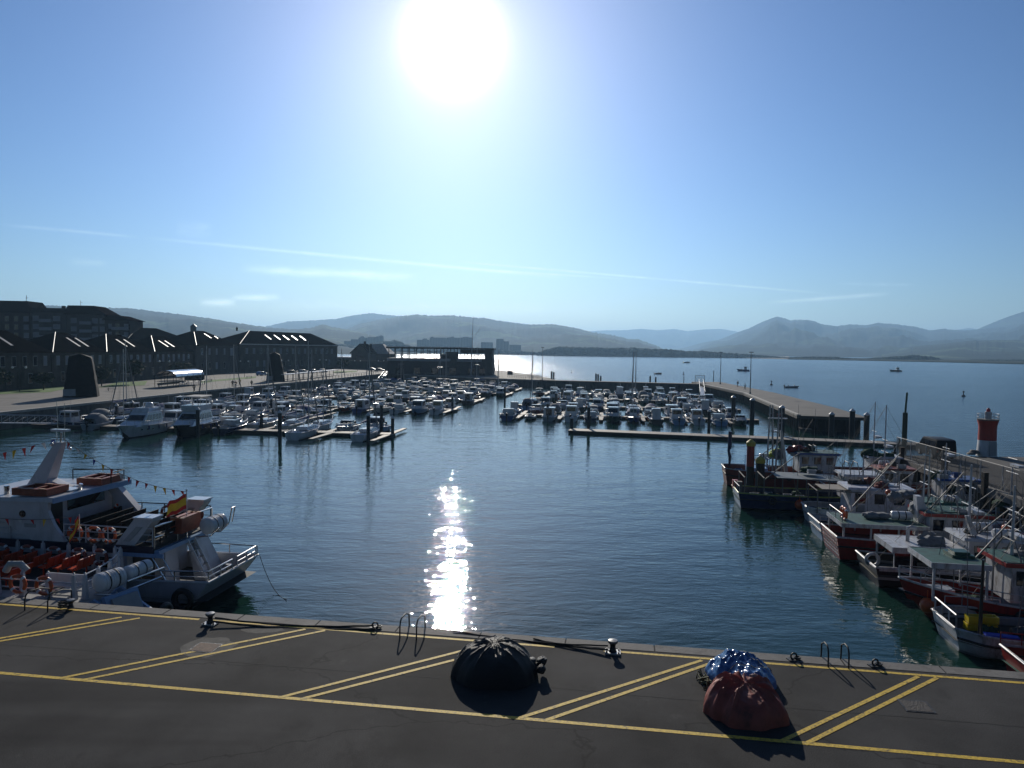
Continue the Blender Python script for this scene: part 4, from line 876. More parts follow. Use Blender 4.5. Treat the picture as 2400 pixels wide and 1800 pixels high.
        if fb:
            MB().hexa([(-3.4, -1.25, 3.25), (.6, -1.25, 3.25), (.6, 1.25, 3.25), (-3.4, 1.25, 3.25)], [(-3.4, -1.35, 3.95), (.9, -1.2, 3.95), (.9, 1.2, 3.95), (-3.4, 1.35, 3.95)]).build('flybridge', W, t)
            MB().tube([(-3.2, 1.3, 3.9), (-2.6, 1.2, 4.9), (-2.6, -1.2, 4.9), (-3.2, -1.3, 3.9)], .12, 6).build('radar_arch', W, t)
            MB().hexa([(-3.3, -1.3, 5.05), (.4, -1.25, 5.05), (.4, 1.25, 5.05), (-3.3, 1.3, 5.05)], [(-3.3, -1.2, 5.15), (.3, -1.15, 5.15), (.3, 1.15, 5.15), (-3.3, 1.2, 5.15)]).build('bimini_top', CANVB, t)
            m_ = MB()
            for x, y in ((.2, 1.1), (.2, -1.1)): m_.cyl((x, y, 3.9), (x, y, 5.06), .03)
            m_.build('top_frame', CHROME, t)
        else:
            MB().hexa([(-3.2, -1.2, 3.25), (.2, -1.2, 3.25), (.2, 1.2, 3.25), (-3.2, 1.2, 3.25)], [(-3.2, -1.2, 3.7), (-.2, -1.0, 3.75), (-.2, 1.0, 3.75), (-3.2, 1.2, 3.7)]).build('flybridge', W, t)
            MB().lathe([(.02, 0), (.55, .02), (.6, .3), (.4, .62), (.02, .7)], (-2.2, 0, 3.72), 12).build('radome', W, t, smooth=60)
            MB().tube([(-2.9, 1.2, 3.6), (-2.6, 1.1, 4.3), (-2.6, -1.1, 4.3), (-2.9, -1.2, 3.6)], .08, 6).build('radar_arch', W, t)
        bow_rail(t, s, .45, .65); fenders(t, s, [(2, 1), (4, 1), (6, 1)]); MB().bb(-6.3, -5.7, -1.5, 1.5, .25, .4).build('bathing_platform', WOOD, t)
    PROTO[kind] = t; return t
_used = set(); BOATS = []
DESC = dict(cruiser='cabin cruiser', pilothouse='pilothouse boat', aftcabin='glazed-door cabin boat', console='open console boat', ttop='hard-top open boat', covered='boat under navy cover', hoodboat='boat under grey hood', bimini='bimini-top runabout', wheelhouse='wheelhouse workboat', rib='grey inflatable', sail='sailing yacht', yacht='motor yacht', flybridge='flybridge yacht')
HCOL = {W.name: 'white', CREAM.name: 'cream', NAVY.name: 'navy', GREYP.name: 'grey', REDB.name: 'red-brown', DKGREEN.name: 'dark green', BLUE.name: 'blue', BLACK.name: 'black', LBLUE.name: 'pale blue'}
def boat(kind, loc, heading, hm=None, label=None, group='boats moored in the marina', scale=1.0):
    p = proto(kind)
    if kind not in _used: _used.add(kind); r = p; r.location = loc; r.rotation_euler = (0, 0, heading); r['group'] = group; r.scale = (scale,) * 3
    else: r = dup(p, loc, heading, None, group, scale)
    ch = [c for c in bpy.data.objects if c.parent == r] if r is p else None
    BOATS.append((r, kind, hm)); r['label'] = label or kind
    if hm is not None: _hull[r.name] = hm
    return r
# pontoons ------------------------------------------------------------
def pontoon(a, b, label, wd=2.2, fingers=(), fl=6.5, name='pontoon'):
    a, b = Vector(a), Vector(b); d = (b - a); Ln = d.length; ang = math.atan2(d.y, d.x)
    t = thing(name, label, 'pontoon', (a.x, a.y, 0), ang)
    pl = MB(); k = 0
    while k < Ln - .01: e_ = min(Ln, k + 3.0); pl.bb(k + .01, e_ - .01, -wd / 2, wd / 2, .36, .5); k += 3.0
    pl.build('walkway', WOOD, t)
    MB().bb(0.05, Ln - .05, -wd / 2 + .12, wd / 2 - .12, -.35, .359).build('float', mat('float_concrete', (.05, .048, .042), .9, var=.3), t)
    for x, s in fingers: MB().hexa([(x - .45, s * wd / 2, .3), (x + .45, s * wd / 2, .3), (x + .3, s * (wd / 2 + fl), .3), (x - .3, s * (wd / 2 + fl), .3)][::s], [(x - .45, s * wd / 2, .46), (x + .45, s * wd / 2, .46), (x + .3, s * (wd / 2 + fl), .46), (x - .3, s * (wd / 2 + fl), .46)][::s]).build('finger', WOOD, t)
    return t, Ln, ang
TYPES = ['sail', 'cruiser', 'pilothouse', 'aftcabin', 'console', 'ttop', 'covered', 'hoodboat', 'bimini', 'wheelhouse', 'rib']
WGT = [.9, 5, 6, 4, 2.5, 2.5, 1.6, 1.6, 2.2, 2.2, 1]
HM = [W, W, W, W, W, CREAM, GREYP, NAVY, BLUE, LBLUE, REDB, DKGREEN, BLACK]
ORD = ['first', 'second', 'third', 'fourth', 'fifth', 'sixth', 'seventh', 'eighth', 'ninth', 'tenth', 'eleventh', 'twelfth', 'thirteenth', 'fourteenth', 'fifteenth', 'sixteenth', 'seventeenth', 'eighteenth', 'nineteenth', 'twentieth']
rb_ = random.Random(23)
def row(a, ang, Ln, side, start, spacing, count, from_end, where, spec=None, wd=2.2, prob=.95):
    """boats lying side by side at one side of a pontoon; counted from the channel end"""
    d = Vector((math.cos(ang), math.sin(ang), 0)); n = Vector((-d.y, d.x, 0)) * side
    k = 0
    for i in range(count):
        x = (Ln - start - i * spacing) if from_end else (start + i * spacing)
        if x < 2.5 or x > Ln - .8: continue
        kd = spec[i] if spec and i < len(spec) else rb_.choices(TYPES, WGT)[0]
        if kd is None or (not spec and rb_.random() > prob): continue
        half = 5.3 if kd == 'sail' else 3.5
        p = Vector(a) + d * (x + rb_.uniform(-.25, .25)) + n * (wd / 2 + half + rb_.uniform(.1, .5)); p.z = 0
        bowin = rb_.random() < .55; h = ang + math.pi / 2 * side + (0 if bowin else math.pi) + rb_.uniform(-.05, .05)
        hm = rb_.choice(HM)
        if kd in ('wheelhouse',): hm = rb_.choice([BLUE, DKGREEN, REDB, NAVY, BLACK])
        if kd == 'sail': hm = rb_.choice([W, W, CREAM, NAVY])
        sc = rb_.uniform(.92, 1.1) if kd != 'sail' else rb_.uniform(.85, 1.0)
        c_ = HCOL[hm.name]; c_ = '' if kd == 'rib' else c_ + ' '
        boat(kd, p, h, None if kd == 'rib' else hm, f"{c_}{DESC[kd]}, {ORD[k]} from channel end, {where}", scale=sc); k += 1
def fing(Ln, start, spacing, sides, from_end=True):
    r_ = []; x = start
    while x < Ln - 1:
        for s in sides: r_.append(((Ln - x) if from_end else x, s))
        x += spacing
    return r_
LEFTP = [((-72, 107.2, 0), (-16.6, 99.7, 0), 'first'), ((-71, 129.3, 0), (-33, 124.2, 0), 'second'), ((-69.5, 149.8, 0), (-11, 142, 0), 'third'), ((-66, 177, 0), (-7, 169, 0), 'fourth'), ((-60.5, 203.5, 0), (0.1, 195.4, 0), 'fifth'), ((-57, 227, 0), (3.0, 219.5, 0), 'sixth')]
for i, (a, b, o_) in enumerate(LEFTP):
    Ln0 = (Vector(b) - Vector(a)).length
    t, Ln, ang = pontoon(a, b, f"{o_} floating pontoon of the left marina counted from the near quay", fingers=fing(Ln0, .9 if i else 3.4, 7.6, (1, -1)) if i else [(Ln0 - .6, -1), (Ln0 - 9, -1), (Ln0 - 10, 1), (Ln0 - 20, 1), (Ln0 - .6, 1)], fl=6.5)
    if i == 0:
        row(a, ang, Ln, 1, 4.2, 4.6, 11, True, f"far side of first left-marina pontoon", ['pilothouse', 'cruiser', 'sail', 'sail', 'sail', 'cruiser', 'sail', 'aftcabin', 'pilothouse', 'sail', 'hoodboat'])
    else:
        row(a, ang, Ln, -1, 2.6, 3.8, 15, True, f"near side of {o_} left-marina pontoon", {2: ['pilothouse', 'aftcabin', 'cruiser', 'ttop', 'aftcabin', 'cruiser']}.get(i))
        row(a, ang, Ln, 1, 2.6, 3.8, 15 if i < 5 else 13, True, f"far side of {o_} left-marina pontoon")
RIGHTP = [((-2.2, 133.8, 0), (44.5, 127.6, 0), 'first'), ((1.5, 156.5, 0), (48.5, 150.2, 0), 'second'), ((4.5, 179, 0), (51.5, 172.7, 0), 'third'), ((6.0, 203, 0), (53.5, 196.8, 0), 'fourth')]
for i, (a, b, o_) in enumerate(RIGHTP):
    Ln0 = (Vector(b) - Vector(a)).length
    t, Ln, ang = pontoon(a, b, f"{o_} floating pontoon of the right marina counted from the near quay", fingers=fing(Ln0, 4.2, 7.4, (1, -1), False))
    row(a, ang, Ln, -1, 2.5, 3.7, 12, False, f"near side of {o_} right-marina pontoon", {0: ['cruiser', 'rib', 'aftcabin', 'pilothouse', 'cruiser', 'pilothouse', 'wheelhouse', 'wheelhouse', 'pilothouse', 'pilothouse', 'cruiser', 'cruiser']}.get(i))
    row(a, ang, Ln, 1, 2.5, 3.7, 12, False, f"far side of {o_} right-marina pontoon")
pontoon((8.9, 108.0, 0), (58.5, 94.6, 0), 'long outer breakwater pontoon in front of the right marina boats', 3.0)
pontoon((47.0, 113.0, 0), (57.0, 163, 0), 'narrow walkway pontoon along the foot of the outer mole', 1.8)
# front row of the left marina -----------------------------------------
AV = math.atan2(EV.y, EV.x)
boat('yacht', P(331, 1019, 0), AV + math.pi + .10, W, 'white motor yacht with raked dark windscreen, bow towards the near quay')
boat('flybridge', P(452, 1018, 0), AV + math.pi + .16, BLACK, 'black hulled flybridge yacht moored right of the white motor yacht', scale=1.05)
boat('pilothouse', P(168, 1001, 0), math.pi - .12, NAVY, 'navy pilothouse boat lying broadside in front of the left wall', scale=1.05)
boat('hoodboat', P(236, 1003, 0), AV + .1, GREYP, 'grey hooded boat between the navy pilothouse boat and the white yacht')
boat('cruiser', P(548, 1012, 0), AV - .05, NAVY, 'navy cabin cruiser with white wheelhouse right of the black flybridge yacht', scale=1.05)
boat('sail', P(718, 1022, 0), AV + .04, W, 'white sailing yacht with its broad transom towards the near quay, nearest left-marina sailboat')
boat('sail', P(862, 1026, 0), AV + .02, W, 'white sailing yacht beside the red-brown finger at the first pontoon end', scale=.92)
boat('sail', P(290, 972, 0), AV + .06, W, 'white sailing yacht behind the white motor yacht by the promenade wall', scale=.98)
for (px, py, kd, hm, lb) in ((1195, 905, 'ttop', W, 'white hard-top boat alone near the central jetty, left of the channel'), (1118, 903, 'pilothouse', W, 'white pilothouse boat under the clubhouse quay, third from the channel'), (1155, 905, 'cruiser', W, 'white cabin cruiser under the clubhouse quay, second from the channel')):
    boat(kd, P(px, py, 0), AV + math.pi, hm, lb)
k = 0
for i in range(14):
    p = Vector((-47.5, 262, 0)) + Vector((.76, -.64, 0)) * (i * 3.7); boat(rb_.choices(TYPES, WGT)[0], p, AV - .55 + rb_.choice([0, math.pi]), rb_.choice(HM), None); r, kd, hm = BOATS[-1]
    if kd == 'rib': hm = None; BOATS[-1] = (r, kd, None)
    r['label'] = f"{(HCOL[hm.name] + ' ') if hm else ''}{DESC[kd]} below the clubhouse quay wall, {ORD[i]} from the promenade corner"
# hull colours, once every copy exists
bpy.context.view_layer.update()
byparent = {}
for c in bpy.data.objects:
    if c.parent: byparent.setdefault(c.parent.name, []).append(c)
for r, kd, hm in BOATS:
    if hm is None: continue
    for c in byparent.get(r.name, []):
        if c.name.split('.')[0] == 'hull': c.material_slots[0].link = 'OBJECT'; c.material_slots[0].material = hm
# mooring piles ---------------------------------------------------------
def pile(px, ytop, ybase, label, r=.24, cap=True, capm=None, m=None, group='mooring piles of the marina'):
    b = P(px, ybase, 0); top = PD(px, ytop, b.y).z
    t = thing('mooring_pile', label, 'mooring pile', b, 0, group)
    MB().lathe([(r, -2), (r, top - .45)], (0, 0, 0), 12).build('shaft', m or PILEM, t, smooth=40)
    if cap: MB().lathe([(r + .05, top - .45), (r + .06, top - .35), (.02, top)], (0, 0, 0), 12).build('cap', capm or WP, t, smooth=40)
    return t
for px, yt, yb_, lb in ((274, 945, 990, 'between the hooded boat and the white motor yacht'), (310, 938, 985, 'behind the flybridge of the white motor yacht'), (464, 953, 1026, 'in front of the black flybridge yacht'), (613, 963, 1010, 'left of the nearest sailboat, thicker of two'), (656, 960, 1040, 'tall, right by the transom of the nearest sailboat'),
                        (863, 966, 1044, 'in front of the sailboat at the first pontoon end'), (894, 943, 1016, 'behind the end finger of the first pontoon'), (920, 973, 1024, 'at the outer corner of the first pontoon end finger'), (1283, 941, 984, 'in the gap of the right marina front row'), (1379, 948, 1011, 'standing through the long outer pontoon, near its left end'), (1340, 974, 1012, 'short, at the left tip of the long outer pontoon'),
                        (1661, 958, 1020, 'standing through the long outer pontoon, near the fishing boats'), (1566, 926, 962, 'among the right marina boats, near the mole'), (1596, 939, 975, 'among the right marina boats, left of the grey-green cruiser'), (1303, 918, 950, 'in the left half of the right marina'), (1317, 908, 938, 'in the left half of the right marina, further back'),
                        (636, 930, 962, 'in the second row of the left marina'), (760, 932, 966, 'among left marina boats, right of the tall mast'), (1183, 903, 945, 'at the channel end of the third pontoon'), (1060, 925, 962, 'at the channel end of the second pontoon')):
    pile(px, yt, yb_, 'pale-capped dark mooring pile ' + lb)
for px, yt, yb_, lb in ((1293, 869, 889, 'behind the central jetty, left of a pair'), (1298, 871, 889, 'behind the central jetty, right of a pair'), (1397, 874, 890, 'behind the central jetty, left one of three'), (1402, 876, 890, 'behind the central jetty, middle one of three'), (1408, 880, 891, 'behind the central jetty, right one of three'), (1524, 880, 894, 'behind the central jetty near its right end, taller'), (1537, 883, 896, 'behind the central jetty near its right end, shorter'), (1673, 868, 893, 'slender, rising behind the root of the outer mole'), (1603, 882, 899, 'slender, on the jetty left of the gangway')):
    b = PD(px, ytop := yt, 248); t = thing('jetty_pile', 'dark pile ' + lb, 'jetty pile', (b.x, 248, 0), 0, 'piles behind the central jetty'); MB().lathe([(.3 if px < 1540 else .13, -2), (.3 if px < 1540 else .13, b.z - .3), (.02, b.z)], (0, 0, 0), 10).build('shaft', PILEM, t, smooth=40)
for px, yt, yb_, lb in ((1718, 926, 990, 'halfway along the outer mole face'), (1762, 932, 1000, 'on the outer mole face below the right lamp'), (1831, 949, 1030, 'at the near left corner of the outer mole'), (1948, 965, 1022, 'at the end of the outer mole, left one'), (1996, 957, 1026, 'at the mole end, middle one, tallest'), (2030, 966, 1030, 'at the end of the outer mole, right one')):
    pile(px, yt, yb_, 'stout dark pile with pale pointed cap ' + lb, .38, group='piles of the outer mole')
# ================================================================ the two excursion boats at the near quay
# local frame: +x along the quay to the right (sterns), +y away from the quay, z up from the water
def UV(u, v, z=0): return Q(u, v, z)
FLAGR = mat('flag_red', (.55, .03, .025), .8, var=.1); FLAGY = mat('flag_yellow', (.75, .48, .03), .8, var=.1); FLAGB = mat('flag_blue', (.04, .06, .35), .8, var=.1); FLAGW = mat('flag_white', (.7, .7, .7), .8, var=.05)
def rails(t, pts, h, name, m, step=1.3, mid=(.5,), r=.028, z0=0, stan=None, cut=False):
    mb = MB(); pts = [Vector(p) for p in pts]
    for a, b in zip(pts, pts[1:]):
        n = max(1, int((b - a).length / step))
        for i in range(n + 1):
            p = a.lerp(b, i / n)
            if stan: mb.box((p.x, p.y, p.z + h / 2), (stan, stan * .8, h))
            else: mb.cyl(p, p + Vector((0, 0, h)), r, n=6)
    for k in tuple(mid) + (1.0,): mb.tube([p + Vector((0, 0, h * k)) for p in pts], r * (1.15 if k == 1 else .75), 6)
    return mb.build(name, m, t, smooth=50)
def lifering(t, p, axis='y', Rr=.34, m=None, rot=None):
    o = MB().torus(p, Rr, .075, axis, 20, 7).build('life_ring', m or ORANGE, t, smooth=60)
    for k in range(4):
        a = math.pi / 4 + k * math.pi / 2; w_ = MB()
        q = Vector(p) + (Vector((math.cos(a) * Rr, 0, math.sin(a) * Rr)) if axis == 'y' else Vector((0, math.cos(a) * Rr, math.sin(a) * Rr)))
        w_.blob(q, .092, 0, 0, sub=2); w_.build('reflective_band', FLAGW, o, smooth=60)
    return o
def canister(t, a, b, r, name='liferaft_canister', m=W):
    a, b = Vector(a), Vector(b); d = b - a; Ln = d.length; M = d.to_track_quat('Z', 'Y').to_matrix()
    pr = [(.02, 0), (r * .75, .02), (r * .96, .08)]
    n = 9
    for i in range(n): z = .1 + (Ln - .2) * i / n; pr += [(r, z), (r, z + (Ln - .2) / n * .6), (r * .965, z + (Ln - .2) / n * .65), (r * .965, z + (Ln - .2) / n * .95)]
    pr += [(r * .96, Ln - .08), (r * .75, Ln - .02), (.02, Ln)]
    o = MB().lathe(pr, a, 18, M).build(name, m, t, smooth=40)
    s = MB()
    for f in (.33, .67): s.lathe([(r * 1.02, Ln * f - .03), (r * 1.04, Ln * f), (r * 1.02, Ln * f + .03)], a, 18, M)
    s.build('strap', RUBBER, o); return o
def flag(name, label, top, drop, length, lean, cols, group=None, seed=1, dirx=-1):
    """cloth hanging from a staff: rows of stripes with ripples, made of thin solid cloth"""
    nx, nz = 14, 12; mb = MB()
    for j in range(nz):
        for i in range(nx):
            q = []
            for ii, jj in ((i, j), (i + 1, j), (i + 1, j + 1), (i, j + 1)):
                s_, t_ = ii / nx, jj / nz
                q.append((dirx * length * s_ * (1 - .1 * s_), .16 * s_ * math.sin(6.5 * s_ + 2 * t_ + seed), -drop * t_ - lean * s_ ** 1.2 + .05 * math.sin(9 * s_ + seed)))
            fr = (j + .5) / nz
            mb.mat(0 if fr < .25 or fr > .75 else 1).add(q, [(0, 1, 2, 3)])
    o = mb.build(name, cols, None, smooth=80, recalc=False); o.location = top
    return tag(o, label, 'flag', group)
# ---- far, double-decked boat
DK = mat('tourboat_deck', (.04, .04, .042), .7, var=.2, scale=2); NAVYD = mat('navy_band', (.008, .012, .035), .35, var=.2); TWH = mat('tourboat_white', (.47, .48, .51), .35, var=.1, scale=1.2, stain='#6f6454', stain_amt=.3)
root = UV(0, 0); tb = thing('excursion_boat', 'white double-deck excursion boat with black benches on its upper deck, flag at the stern', 'excursion boat', (QA.x, QA.y, 0), QANG)
tb['label'] = 'white double-deck excursion boat with black upper-deck benches, farther from the quay'
V0, V1 = 5.65, 10.6; vc = (V0 + V1) / 2; hb = (V1 - V0) / 2; S0 = -2.1; LB = 25
secs = []; n = 16
for i in range(n):
    t_ = i / (n - 1); x = S0 - LB * t_
    b = hb * (.93 + .07 * min(1, t_ / .2)) * (1 - max(0, (t_ - .6) / .4) ** 2.2 * .96)
    s = 1.42 + .10 * max(0, .2 - t_) * 5 + 1.1 * max(0, t_ - .35) ** 1.5
    rk = 1.25 * max(0, 1 - t_ / .08); kz = -.3 if t_ > .1 else .05
    pts = [(b, s, 0), (b * .99, s * .62, rk * .35), (b * .95, .42, rk * .7), (b * .9, .12, rk * .9), (b * .5, kz - .1, rk), (0, kz - .25, rk)]
    sec = [(x - o_, vc + y, z) for y, z, o_ in pts] + [(x - o_, vc - y, z) for y, z, o_ in reversed(pts[:-1])]
    secs.append(sec)
mb = MB(); k = 11; mb.v = [p for q in secs for p in q]
for i in range(n - 1):
    for j in range(k - 1): mb.f.append((i * k + j, i * k + j + 1, (i + 1) * k + j + 1, (i + 1) * k + j)); mb.m.append(1 if j in (2, 7) else 2 if 3 <= j <= 6 else 0)
for j in range(4):
    mb.f.append((j, k - 1 - j, k - 2 - j, j + 1)); mb.m.append(1 if j == 2 else 2 if j == 3 else 0)
mb.f.append((4, 6, 5)); mb.m.append(2)
h = mb.build('hull', [TWH, NAVYD, ANTIF], tb, smooth=40)
g = MB().tube([q[0] for q in secs] + [q[10] for q in reversed(secs)], .06, 6, True).build('gunwale', W, h)
MB().loft([[(q[0][0] + (.06 if i else -.08), q[0][1] * .98 + vc * .02, .62), (q[0][0] + (.06 if i else -.08), q[10][1] * .98 + vc * .02, .62)] for i, q in enumerate(secs)], caps=False).build('deck', DK, tb, recalc=False)
# lower saloon and its windows
MB().bb(-24, -6.2, V0 + .12, V1 - .12, .63, 2.78).build('saloon', TWH, tb)
w_ = MB()
for i in range(11): w_.bb(-7.6 - i * 1.45, -6.6 - i * 1.45, V0 + .08, V0 + .14, 1.6, 2.45)
w_.build('windows', GLASS, tb)
MB().bb(-6.2, -6.12, V0 + .5, V0 + 2.0, .63, 2.5).build('doorway', BLACK, tb)
UZ = 2.98
MB().bb(-25, -4.75, V0 + .02, V1 - .02, 2.79, UZ).build('upper_deck', DK, tb)
MB().bb(-25, -4.74, V0 - .04, V0 + .015, 2.72, UZ + .12).build('deck_band', NAVYD, tb)
MB().bb(-6.4, -4.25, V0 - .05, V0 + .06, 2.60, 2.785).bb(-4.74, -4.5, V0 + .06, V1 - .9, 2.72, 2.9).build('deck_lip', LBLUE, tb)
# side pylon: swept plate with a long opening, and the wheelhouse it carries
out = [(-9.35, UZ + .12), (-11.15, UZ + .12), (-12.0, 3.55), (-12.6, 3.9), (-13.6, 4.0), (-14.6, 3.8), (-15.3, UZ + .12), (-17.2, UZ + .12), (-16.6, 4.2), (-15.4, 5.05), (-10.2, 5.02), (-10.25, 4.55), (-9.95, 3.9)]
MB().side(out, V0 - .03, V0 + .16).build('pylon', TWH, tb); MB().side(out, V1 - .16, V1 + .03).build('pylon', TWH, tb)
MB().hexa([(-13.6, V0 + .2, UZ + .004), (-10.6, V0 + .2, UZ + .004), (-10.6, V1 - .2, UZ + .004), (-13.6, V1 - .2, UZ + .004)], [(-13.2, V0 + .2, 5.0), (-10.6, V0 + .2, 5.0), (-10.6, V1 - .2, 5.0), (-13.2, V1 - .2, 5.0)]).build('wheelhouse', TWH, tb)
MB().bb(-10.6, -10.55, V0 + .4, V0 + 1.25, UZ + .1, 4.75).build('door', BLACK, tb)
MB().bb(-10.6, -10.56, V0 + 1.6, V1 - .8, 4.2, 4.8).build('windows', GLASS, tb)
MB().cyl((-11.6, V0 - .06, 4.35), (-11.6, V0 - .02, 4.35), .17, n=16).build('porthole', GLASS, tb); MB().bb(-11.5, -10.9, V0 - .06, V0 - .031, 3.72, 3.9).build('vent', GREYP, tb)
ROOFX = (-15.2, -9.9)
rf = MB().hexa([(-16.2, V0 - .1, 4.85), (ROOFX[1], V0 - .1, 4.98), (ROOFX[1] + .2, V1 + .1, 4.98), (-16.2, V1 + .1, 4.85)], [(-15.6, V0 - .05, 5.02), (ROOFX[1] - .05, V0 - .05, 5.2), (ROOFX[1] + .15, V1 + .05, 5.2), (-15.6, V1 + .05, 5.02)]).build('roof', TWH, tb)
MB().hexa([(ROOFX[1] + .003, V0 - .12, 4.93), (ROOFX[1] + .05, V0 - .12, 4.93), (ROOFX[1] + .25, V1 + .12, 4.93), (ROOFX[1] + .203, V1 + .12, 4.93)], [(ROOFX[1] + .003, V0 - .12, 5.19), (ROOFX[1] + .05, V0 - .12, 5.19), (ROOFX[1] + .25, V1 + .12, 5.19), (ROOFX[1] + .203, V1 + .12, 5.19)]).build('fascia', LBLUE, rf)
# slanted struts from roof to deck on the far side
MB().hexa([(-8.9, V1 - .9, UZ + .1), (-7.9, V1 - .9, UZ + .1), (-7.9, V1 - .5, UZ + .1), (-8.9, V1 - .5, UZ + .1)], [(-10.5, V1 - .9, 5.0), (-9.75, V1 - .9, 5.0), (-9.75, V1 - .5, 5.0), (-10.5, V1 - .5, 5.0)]).build('roof_strut', TWH, tb)
def vent(v0, v1):
    o = MB().side([(-6.75, UZ + .12), (-5.75, UZ + .12), (-4.85, 4.25), (-4.85, 4.38), (-5.75, 4.38)], v0, v1).build('ventilator', TWH, tb)
    MB().side([(-6.35, UZ + .3), (-6.0, UZ + .3), (-5.3, 4.0), (-5.65, 4.0)], v0 - .02, v0 - .002).build('grille', GREYP, o)
    MB().bb(-5.8, -4.78, v0 - .05, v1 + .05, 4.383, 4.45).build('cap', W, o)
vent(V0 + .05, V0 + .75); vent(V1 - .75, V1 - .05)
# swept mast with radar
MB().hexa([(-13.4, 7.7, 5.15), (-12.35, 7.7, 5.15), (-12.35, 8.5, 5.15), (-13.4, 8.5, 5.15)], [(-11.85, 7.95, 7.5), (-11.45, 7.95, 7.5), (-11.45, 8.25, 7.5), (-11.85, 8.25, 7.5)]).build('mast', TWH, tb, smooth=30)
MB().hexa([(-12.9, 7.6, 5.18), (-11.2, 7.7, 5.18), (-11.2, 8.5, 5.18), (-12.9, 8.6, 5.18)], [(-12.6, 7.8, 5.75), (-11.6, 7.9, 5.35), (-11.6, 8.3, 5.35), (-12.6, 8.4, 5.75)]).build('mast_fairing', TWH, tb)
m_ = MB().cyl((-11.65, 8.1, 7.5), (-11.6, 8.1, 8.0), .05)
for x in (-11.85, -11.4): m_.cyl((x, 8.1, 7.45), (x - .05, 8.1, 8.05), .02)
m_.bb(-12.2, -11.2, 8.05, 8.15, 7.62, 7.66).cyl((-11.8, 8.1, 8.15), (-11.85, 8.1, 9.6), .012).cyl((-11.4, 8.1, 8.15), (-11.4, 8.1, 9.5), .012).build('mast_top', CHROME, tb)
MB().bb(-12.1, -11.2, 7.95, 8.25, 8.05, 8.16).build('radar_scanner', W, tb)
MB().blob((-12.0, 7.9, 7.4), .1, 0, 0).blob((-11.3, 8.3, 7.15), .09, 0, 0).build('navigation_light', CHROME, tb, smooth=60)
# brown buoyant rafts
def raftbox(x0, x1, y0, y1, z0, h_=.34):
    mb = MB(); w2 = .22
    mb.bb(x0, x1, y0, y0 + w2, z0, z0 + h_).bb(x0, x1, y1 - w2, y1, z0, z0 + h_).bb(x0, x0 + w2, y0 + w2 + .002, y1 - w2 - .002, z0, z0 + h_).bb(x1 - w2, x1, y0 + w2 + .002, y1 - w2 - .002, z0, z0 + h_).bb((x0 + x1) / 2 - .08, (x0 + x1) / 2 + .08, y0 + w2 + .002, y1 - w2 - .002, z0 + .05, z0 + h_ - .04)
    o = mb.build('buoyant_raft', BENCHRED, tb)
    s = MB()
    for k in range(3):
        f = (k + .5) / 3
        s.bb(x0 + (x1 - x0) * f - .16, x0 + (x1 - x0) * f + .16, y0 + .03, y0 + w2 - .03, z0 + h_ + .002, z0 + h_ + .02).bb(x0 + (x1 - x0) * f - .16, x0 + (x1 - x0) * f + .16, y1 - w2 + .03, y1 - .03, z0 + h_ + .002, z0 + h_ + .02)
    s.build('pale_slat', mat('pale_slat', (.42, .26, .17), .6, var=.15), o)
raftbox(-12.3, -10.4, V0 + .1, V0 + 1.5, 5.2); raftbox(-11.3, -9.85, V1 - 1.9, V1 - .3, 5.2); raftbox(-4.9, -4.3, V0 + 1.5, V0 + 3.1, 3.35, .75)
rails(tb, [(-13.0, V1 - .15, 5.1), (-10.3, V1 - .1, 5.2), (-9.9, V1 - .15, 5.2), (-9.85, V1 - 1.2, 5.2)], .55, 'roof_rail', RUBBER, 1.4, ())
MB().bb(-11.1, -10.2, 7.0, 7.8, 5.2, 5.27).build('hatch', W, tb); MB().cyl((-10.2, 7.6, 5.2), (-10.1, 7.6, 5.5), .09).cyl((-13.2, 6.4, 5.1), (-13.2, 6.4, 5.5), .12).build('searchlight', CHROME, tb)
# benches, rings, rails on the upper deck
for i in range(7):
    x = -9.4 + i * .78; y0, y1 = V0 + .75, V1 - 1.1 - .1 * i
    b = MB().bb(x - .42, x, y0, y1, UZ + .40, UZ + .45).bb(x - .38, x - .34, y0 + .2, y0 + .24, UZ, UZ + .399).bb(x - .38, x - .34, y1 - .24, y1 - .2, UZ, UZ + .399)
    b.build('bench', mat('matt_black_bench', (.007, .007, .008), .6, var=.2, spec=.25), tb)
    bk = MB()
    for z0_, z1_ in ((.46, .72), (.77, 1.02)): bk.hexa([(x + .02, y0, UZ + z0_), (x + .06, y0, UZ + z0_), (x + .06, y1, UZ + z0_), (x + .02, y1, UZ + z0_)], [(x + .06, y0, UZ + z1_), (x + .1, y0, UZ + z1_), (x + .1, y1, UZ + z1_), (x + .06, y1, UZ + z1_)])
    for y in (y0 + .2, (y0 + y1) / 2, y1 - .2): bk.hexa([(x - .02, y - .03, UZ + .3), (x + .015, y - .03, UZ + .3), (x + .015, y + .03, UZ + .3), (x - .02, y + .03, UZ + .3)], [(x + .06, y - .03, UZ + 1.0), (x + .1, y - .03, UZ + 1.0), (x + .1, y + .03, UZ + 1.0), (x + .06, y + .03, UZ + 1.0)])
    bk.build('bench_back', mat('matt_black_bench', (.007, .007, .008), .6, var=.2, spec=.25), tb)
rails(tb, [(-9.5, V0 + .1, UZ), (-4.85, V0 + .1, UZ)], .95, 'upper_rail', TWH, 1.1, (.35, .68)); rails(tb, [(-15, V0 + .14, UZ), (-11.2, V0 + .14, UZ)], .85, 'upper_rail', TWH, 1.1, (.35, .68))
rails(tb, [(-25, V1 - .1, UZ), (-4.85, V1 - .1, UZ)], 1.0, 'upper_rail', RUBBER, 1.3, (.5,)); 
